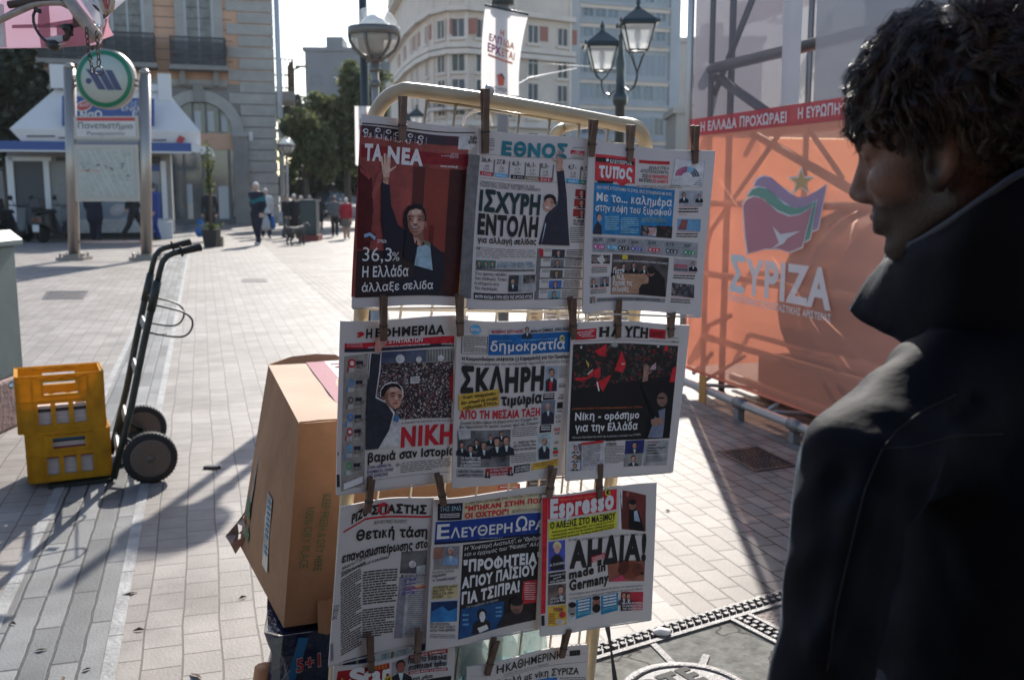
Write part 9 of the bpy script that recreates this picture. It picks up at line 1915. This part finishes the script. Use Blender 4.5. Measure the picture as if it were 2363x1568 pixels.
 root=smesh('person',V,F,[skm,stub,lip],pk,loc=O);tag(root,'curly dark haired man in a dark navy jacket, seen from behind, looking at the papers','person')
 Qv=(V-On) @ B.T;sst=lambda a,b,x:np.clip((x-a)/(b-a),0,1)**2*(3-2*np.clip((x-a)/(b-a),0,1))
 bd=sst(-.022,-.052,Qv[:,2]+.10*(Qv[:,0]-.03))*sst(-.035,-.005,Qv[:,0])*sst(-.155,-.12,Qv[:,2]);bd=np.maximum(bd,sst(-.012,.004,Qv[:,0])*sst(.050,.020,Qv[:,0])*sst(.06,.03,Qv[:,2])*sst(-.06,-.03,Qv[:,2])*sst(.04,.055,np.abs(Qv[:,1])))
 bd *= 1-.8*((Qv[:,0]>.094) & (np.abs(Qv[:,2]+.069)<.013) & (np.abs(Qv[:,1])<.02))
 root.data.attributes.new('beard','FLOAT','POINT').data.foreach_set('value',bd.astype(np.float32))
 # ---- hair
 hm=bpy.data.materials.new('dark_curly_hair');hm.use_nodes=True;b=hm.node_tree.nodes['Principled BSDF'];b.inputs['Base Color'].default_value=(.014,.009,.007,1);b.inputs['Roughness'].default_value=.4;b.inputs['Specular IOR Level'].default_value=.5
 hm2=bpy.data.materials.new('brown_hair_strand');hm2.use_nodes=True;b=hm2.node_tree.nodes['Principled BSDF'];b.inputs['Base Color'].default_value=(.055,.030,.020,1);b.inputs['Roughness'].default_value=.36;b.inputs['Specular IOR Level'].default_value=.5
 def hair(P):
  Q=loc(P);d=f_ell(Q,(-.016,0,.052),(.104,.088,.095))+.007*fnoise(Q,48)+.004*fnoise(Q[...,::-1],110)
  x,z=Q[...,0],Q[...,2];lim=np.where(x>.03,.034+(x-.03)*.45,np.where(x>-.025,.034,.034+(x+.025)*2.2))
  return smax(d,-(z-np.maximum(lim,-.095))+.006*fnoise(Q,70),.012)
 V,F=nets(hair,tuple(On-.2),tuple(On+.2),.005);ho=smesh('hair',V,F,[hm],parent=root);ho['label']='thick curly dark hair catching the sun'
 N=np.zeros_like(V);T1,T2=V[F[:,1]]-V[F[:,0]],V[F[:,2]]-V[F[:,0]];nn=np.cross(T1,T2)
 for k in range(4):np.add.at(N,F[:,k],nn)
 N/=np.linalg.norm(N,axis=1)[:,None]+1e-9
 if ((V-On)*N).sum(1).mean()<0:N=-N
 rr=random.Random(11);mb=MB();ec=np.array((-.018,0,.052));er=np.array((.104,.092,.099))
 def onhead(q,off):
  u=(q-ec)/er;k=np.linalg.norm(u);return ec+u/k*er*(1+off/.1)
 for g in range(620):
  while True:
   u=np.array([rr.gauss(0,1) for _ in range(3)]);u/=np.linalg.norm(u);p0=ec+u*er
   if p0[2]>(.048 if p0[0]>-.035 else-.02) and p0[1]>-.07:break
  front=p0[0]>.03
  base=np.array((.55 if p0[0]>-.03 else-.5,rr.gauss(.25,.45),-.75 if p0[2]<.12 else-.25))+np.array([math.sin(p0[2]*60+p0[0]*45),math.sin(p0[0]*55+2),.6*math.sin(p0[1]*60)])*.55
  Ln=rr.uniform(.045,.085)*(.62 if front else 1);amp=rr.uniform(.003,.0075);fr=rr.uniform(1.1,2.2)*2*math.pi;ph=rr.random()*6.28;lift=rr.uniform(.004,.015);flick=rr.uniform(-.004,.014);n=11;path=[];q=p0.copy()
  for k in range(n):
   s=k/(n-1);nr=(q-ec)/er**2;nr/=np.linalg.norm(nr);t=base-nr*(base @ nr);t/=np.linalg.norm(t);sd=np.cross(nr,t)
   path.append((onhead(q,lift*math.sin(min(1,s*1.6)*1.57)+flick*s*s)+sd*amp*math.sin(fr*s+ph)+nr*amp*.7*math.cos(fr*s+ph),nr,sd));q=onhead(q+t*Ln/(n-1),0)
   if q[2]<(.022 if q[0]>.03 else (.012 if q[0]>-.035 else-.06)):break
  if len(path)<4:continue
  w_=rr.uniform(.004,.010);mt=hm2 if rr.random()<.4 else hm
  for st in range(21):
   z_=1 if st<17 else rr.uniform(1.6,3.2);a,b_=rr.gauss(0,.55)*w_*z_,abs(rr.gauss(0,.4))*w_*z_ if st>16 else rr.gauss(0,.4)*w_;pts=[];th=rr.uniform(.0003,.00062)*(1 if st<17 else .7);m=len(path)
   for k,(c,nr,sd) in enumerate(path):f=1-.55*k/(m-1);pts.append(Vector(W(tuple(c+sd*a*f+nr*b_*f+sd*.0008*math.sin(k*2.1+st)))))
   mb.tube(pts,[th*(1-.7*(k/(m-1))**2) for k in range(m)],mt,3,cap=False)
 mb.build('curl',ho)
 tag([o for o in bpy.data.objects if o.parent==ho][0],kind='stuff')
 # eyebrow
 mb=MB()
 for i in range(60):
  y=rr.uniform(.014,.048);z=.028+(y-.014)*.12+rr.gauss(0,.002);x=.101-(y*y)*7.5;p0=W((x,y,z));p1=W((x-.003,y+.008,z+.003));mb.tube([p0,(np.array(p0)+p1)/2+np.array(list(Fw))*.002,p1],[.0008,.0007,.0003],hm,3,cap=False)
 mb.build('eyebrow',root)
 # ---- jacket
 jk=mat('navy_jacket',(.0032,.0042,.0085),.75,var=.2,vscale=9,bump=.22,bscale=16,spec=.15,sheen=.12)
 el=np.array(at(1868,1760,1.0));wr=np.array(at(1935,2420,1.06));elr=shr+(.06,-.04,-.30);wrr=elr+(-.03,.10,-.26)
 t0=np.array(at(2360,1180,1.17));t1=np.array(at(2255,2000,1.16));hp=t1-(0,0,.30)
 def ridge(P,a,b,r,amp):
  return amp*np.exp(-((f_cap(P,a,b,0,0))/r)**2)
 A_=lambda x,y,Y:tuple(at(x,y,Y))
 def jacket(P):
  d=f_cap(P,tuple(t0),tuple(t1),.165,.172);d=smin(d,f_cap(P,tuple(t1),tuple(hp),.172,.168),.06)
  d=smin(d,f_cap(P,A_(2270,930,1.18),tuple(sh+(.012,.0,.006)),.072,.052),.05);d=smin(d,f_cap(P,A_(2330,900,1.18),tuple(shr),.075,.055),.05)
  d=smin(d,f_cap(P,A_(2320,850,1.17),A_(2520,900,1.2),.083,.09),.04);d=smin(d,f_cap(P,A_(2170,905,1.13),A_(1990,1055,1.06),.062,.058),.04);d=smin(d,f_cap(P,A_(2180,900,1.13),A_(2340,850,1.16),.06,.075),.04);d=smin(d,f_cap(P,tuple(sh),tuple(el),.058,.054),.035);d=smin(d,f_cap(P,tuple(el),tuple(wr),.054,.042),.02)
  d=smin(d,f_cap(P,tuple(shr),tuple(elr),.058,.054),.035);d=smin(d,f_cap(P,tuple(elr),tuple(wrr),.054,.042),.02)
  d=d-ridge(P,A_(2110,935,1.08),A_(1985,1180,.965),.018,.014)-ridge(P,A_(1985,1180,.965),A_(1900,1500,.95),.016,.015)+ridge(P,A_(2050,1010,1.03),A_(1930,1120,.98),.016,.011)
  d=d-ridge(P,A_(2160,1010,1.03),A_(2030,1110,.98),.014,.011)-ridge(P,A_(2330,1000,1.0),A_(2120,1095,.99),.016,.010)-ridge(P,A_(1880,1180,.96),A_(1830,1330,.96),.022,.016)+ridge(P,A_(1880,1330,.95),A_(1790,1430,.95),.016,.014)-ridge(P,A_(1860,1480,.95),A_(1800,1560,.95),.024,.014)
  d=d+ridge(P,A_(2115,845,1.12),A_(1905,1035,1.06),.012,.011)-ridge(P,A_(2165,880,1.09),A_(1950,1065,1.02),.012,.010)+ridge(P,A_(2235,925,1.06),A_(2005,1100,.99),.012,.010)+ridge(P,A_(2040,880,1.14),A_(1880,1030,1.09),.010,.009)
  return d+.0045*fnoise(P,17)+.0026*fnoise(P[...,::-1],38)+.0014*np.sin(P[...,2]*70+P[...,0]*60+2*np.sin(P[...,1]*50))
 V,F=nets(jacket,(.10,.78,.60),(1.02,1.42,1.50),.0075);jo=smesh('jacket',V,F,[jk],parent=root)
 # seams and zip pull on the jacket
 mb=MB();se=mat('navy_seam',(.005,.006,.011),.8)
 def onto(pts,out=.0):
  bv=jo.data;res=[]
  for q in pts:
   d=Vector(q)-CAM;d.normalize();base=WL[jo];ok,loc_,nrm,_=jo.ray_cast(CAM-base,d);
   if ok:res.append(loc_+base-d*.0015)
  return res
 for ln in ([A_(2205,910,1),A_(2130,945,1),A_(2070,990,1),A_(2035,1035,1)],[A_(2035,1035,1),A_(2110,1030,1),A_(2200,1005,1),A_(2330,1000,1)],[A_(2035,1035,1),A_(1995,1130,1),A_(1965,1250,1),A_(1930,1400,1),A_(1905,1568,1)]):
  q=[]
  for u,v in zip(ln,ln[1:]):q+=[tuple(np.array(u)+(np.array(v)-np.array(u))*k/8) for k in range(8)]
  s=onto(q)
  if len(s)>3:mb.tube(s,.0009,se,5)
 mb.build('seam',jo)
 # ---- collar: a stiff stand-up collar round the neck
 cols=[((2044,604),(1960,716),1.30,1.30),((2050,592),(1992,742),1.275,1.27),((2062,586),(2034,764),1.235,1.24),((2085,574),(2080,786),1.19,1.215),((2130,552),(2130,860),1.13,1.195),((2200,508),(2200,930),1.07,1.175),((2280,452),(2280,960),1.04,1.16),((2365,398),(2370,980),1.03,1.15),((2480,372),(2480,980),1.06,1.16),((2570,400),(2560,950),1.13,1.2),((2590,450),(2590,920),1.22,1.25),((2540,520),(2550,880),1.30,1.31),((2420,590),(2440,800),1.36,1.36),((2300,640),(2290,780),1.385,1.385)]
 mb=MB();m_=6;vs=[]
 def cr_(i):
  (a0,b0,Y,Y2)=cols[i];return at(*a0,Y),at(*b0,Y2)
 ends=[cr_(i) for i in range(len(cols))];tops=smooth([e[0] for e in ends],4);bots=smooth([e[1] for e in ends],4);n=len(tops)
 for i in range(n):
  for j in range(m_+1):
   s=j/m_;q=tops[i].lerp(bots[i],s);o=(q-Vector((nk[0],nk[1],q.z)));o.z=0;o.normalize();vs.append(q+o*(.004*math.sin(s*math.pi)+.0015*math.sin(i*.9+s*5)))
 mb.add(vs,[(i*(m_+1)+j,i*(m_+1)+j+1,(i+1)*(m_+1)+j+1,(i+1)*(m_+1)+j) for i in range(n-1) for j in range(m_)],jk,True);co=mb.build('collar',root);sm=co.modifiers.new('thickness','SOLIDIFY');sm.thickness=.007;sm.offset=0
 mb=MB();mb.tube([t_+Vector((0,0,.001)) for t_ in tops[:34]],.0045,mat('collar_edge',(.03,.035,.05),.7,sheen=.3),6);mb.build('collar_edge',co)
 # ---- trousers, shoes and hands below
 tr=mat('dark_trousers',(.02,.02,.025),.85,var=.2,vscale=9)
 hx=np.array([.56,1.14,.88]);kl=np.array([.47,1.19,.48]);al=np.array([.46,1.12,.09]);kr=np.array([.66,1.20,.48]);ar=np.array([.68,1.14,.09])
 def trou(P):
  d=f_ell(P,tuple(hx),(.16,.125,.13))
  for k_,a_,s in ((kl,al,-.085),(kr,ar,.085)):d=smin(d,f_cap(P,tuple(hx+(s,0,-.06)),tuple(k_),.088,.066),.04);d=smin(d,f_cap(P,tuple(k_),tuple(a_),.064,.055),.03)
  return d+.003*fnoise(P,20)
 V,F=nets(trou,(.25,.9,.04),(.9,1.4,1.05),.014);smesh('trousers',V,F,[tr],parent=root)
 def shoe(P):
  d=None
  for a_ in (al,ar):
   e=smin(f_cap(P,(a_[0]+.0,a_[1]-.03,.045),(a_[0]-.03,a_[1]+.16,.035),.045,.038),f_ell(P,(a_[0],a_[1],.07),(.045,.05,.05)),.03);e=smax(e,-(P[...,2]-.002),.006);d=e if d is None else np.minimum(d,e)
  return d
 V,F=nets(shoe,(.32,.98,-.01),(.82,1.42,.16),.01);smesh('shoes',V,F,[shoe_b],parent=root)
 def hands(P):
  d=None
  for w_,e_,sd in ((wr,el,1),(wrr,elr,-1)):
   ax=(w_-e_)/np.linalg.norm(w_-e_);fx=np.array([-.25*sd,.95,0.]);fx=fx-ax*(fx @ ax);fx/=np.linalg.norm(fx);sx=np.cross(ax,fx)
   c=w_+ax*.03;e=f_cap(P,tuple(w_-ax*.03),tuple(w_+ax*.02),.03,.026)
   for k,o in enumerate((-.026,-.009,.009,.025)):
    L_k=(.070,.080,.075,.058)[k];b0=c+ax*.01+fx*o*.4;b1=c+ax*.075+fx*o;e=smin(e,f_cap(P,tuple(b0),tuple(b1),.017,.012),.012)
    m1=b1+ax*L_k*.5+sx*(.010*sd);m2=m1+ax*L_k*.45+sx*(.022*sd);e=smin(e,f_cap(P,tuple(b1),tuple(m1),.0095,.0088),.004);e=smin(e,f_cap(P,tuple(m1),tuple(m2),.0088,.0075),.003)
   th0=c+ax*.02-fx*.02;th1=th0-fx*.035+ax*.035;th2=th1+ax*.035-fx*.006+sx*.01*sd;e=smin(e,f_cap(P,tuple(th0),tuple(th1),.016,.0115),.01);e=smin(e,f_cap(P,tuple(th1),tuple(th2),.011,.009),.004)
   d=e if d is None else np.minimum(d,e)
  return d
 allp=np.stack([wr,wrr]);V,F=nets(hands,tuple(allp.min(0)-.13-np.array([0,0,.14])),tuple(allp.max(0)+.13),.0055);smesh('hand',V,F,[skm],parent=root)
reader()
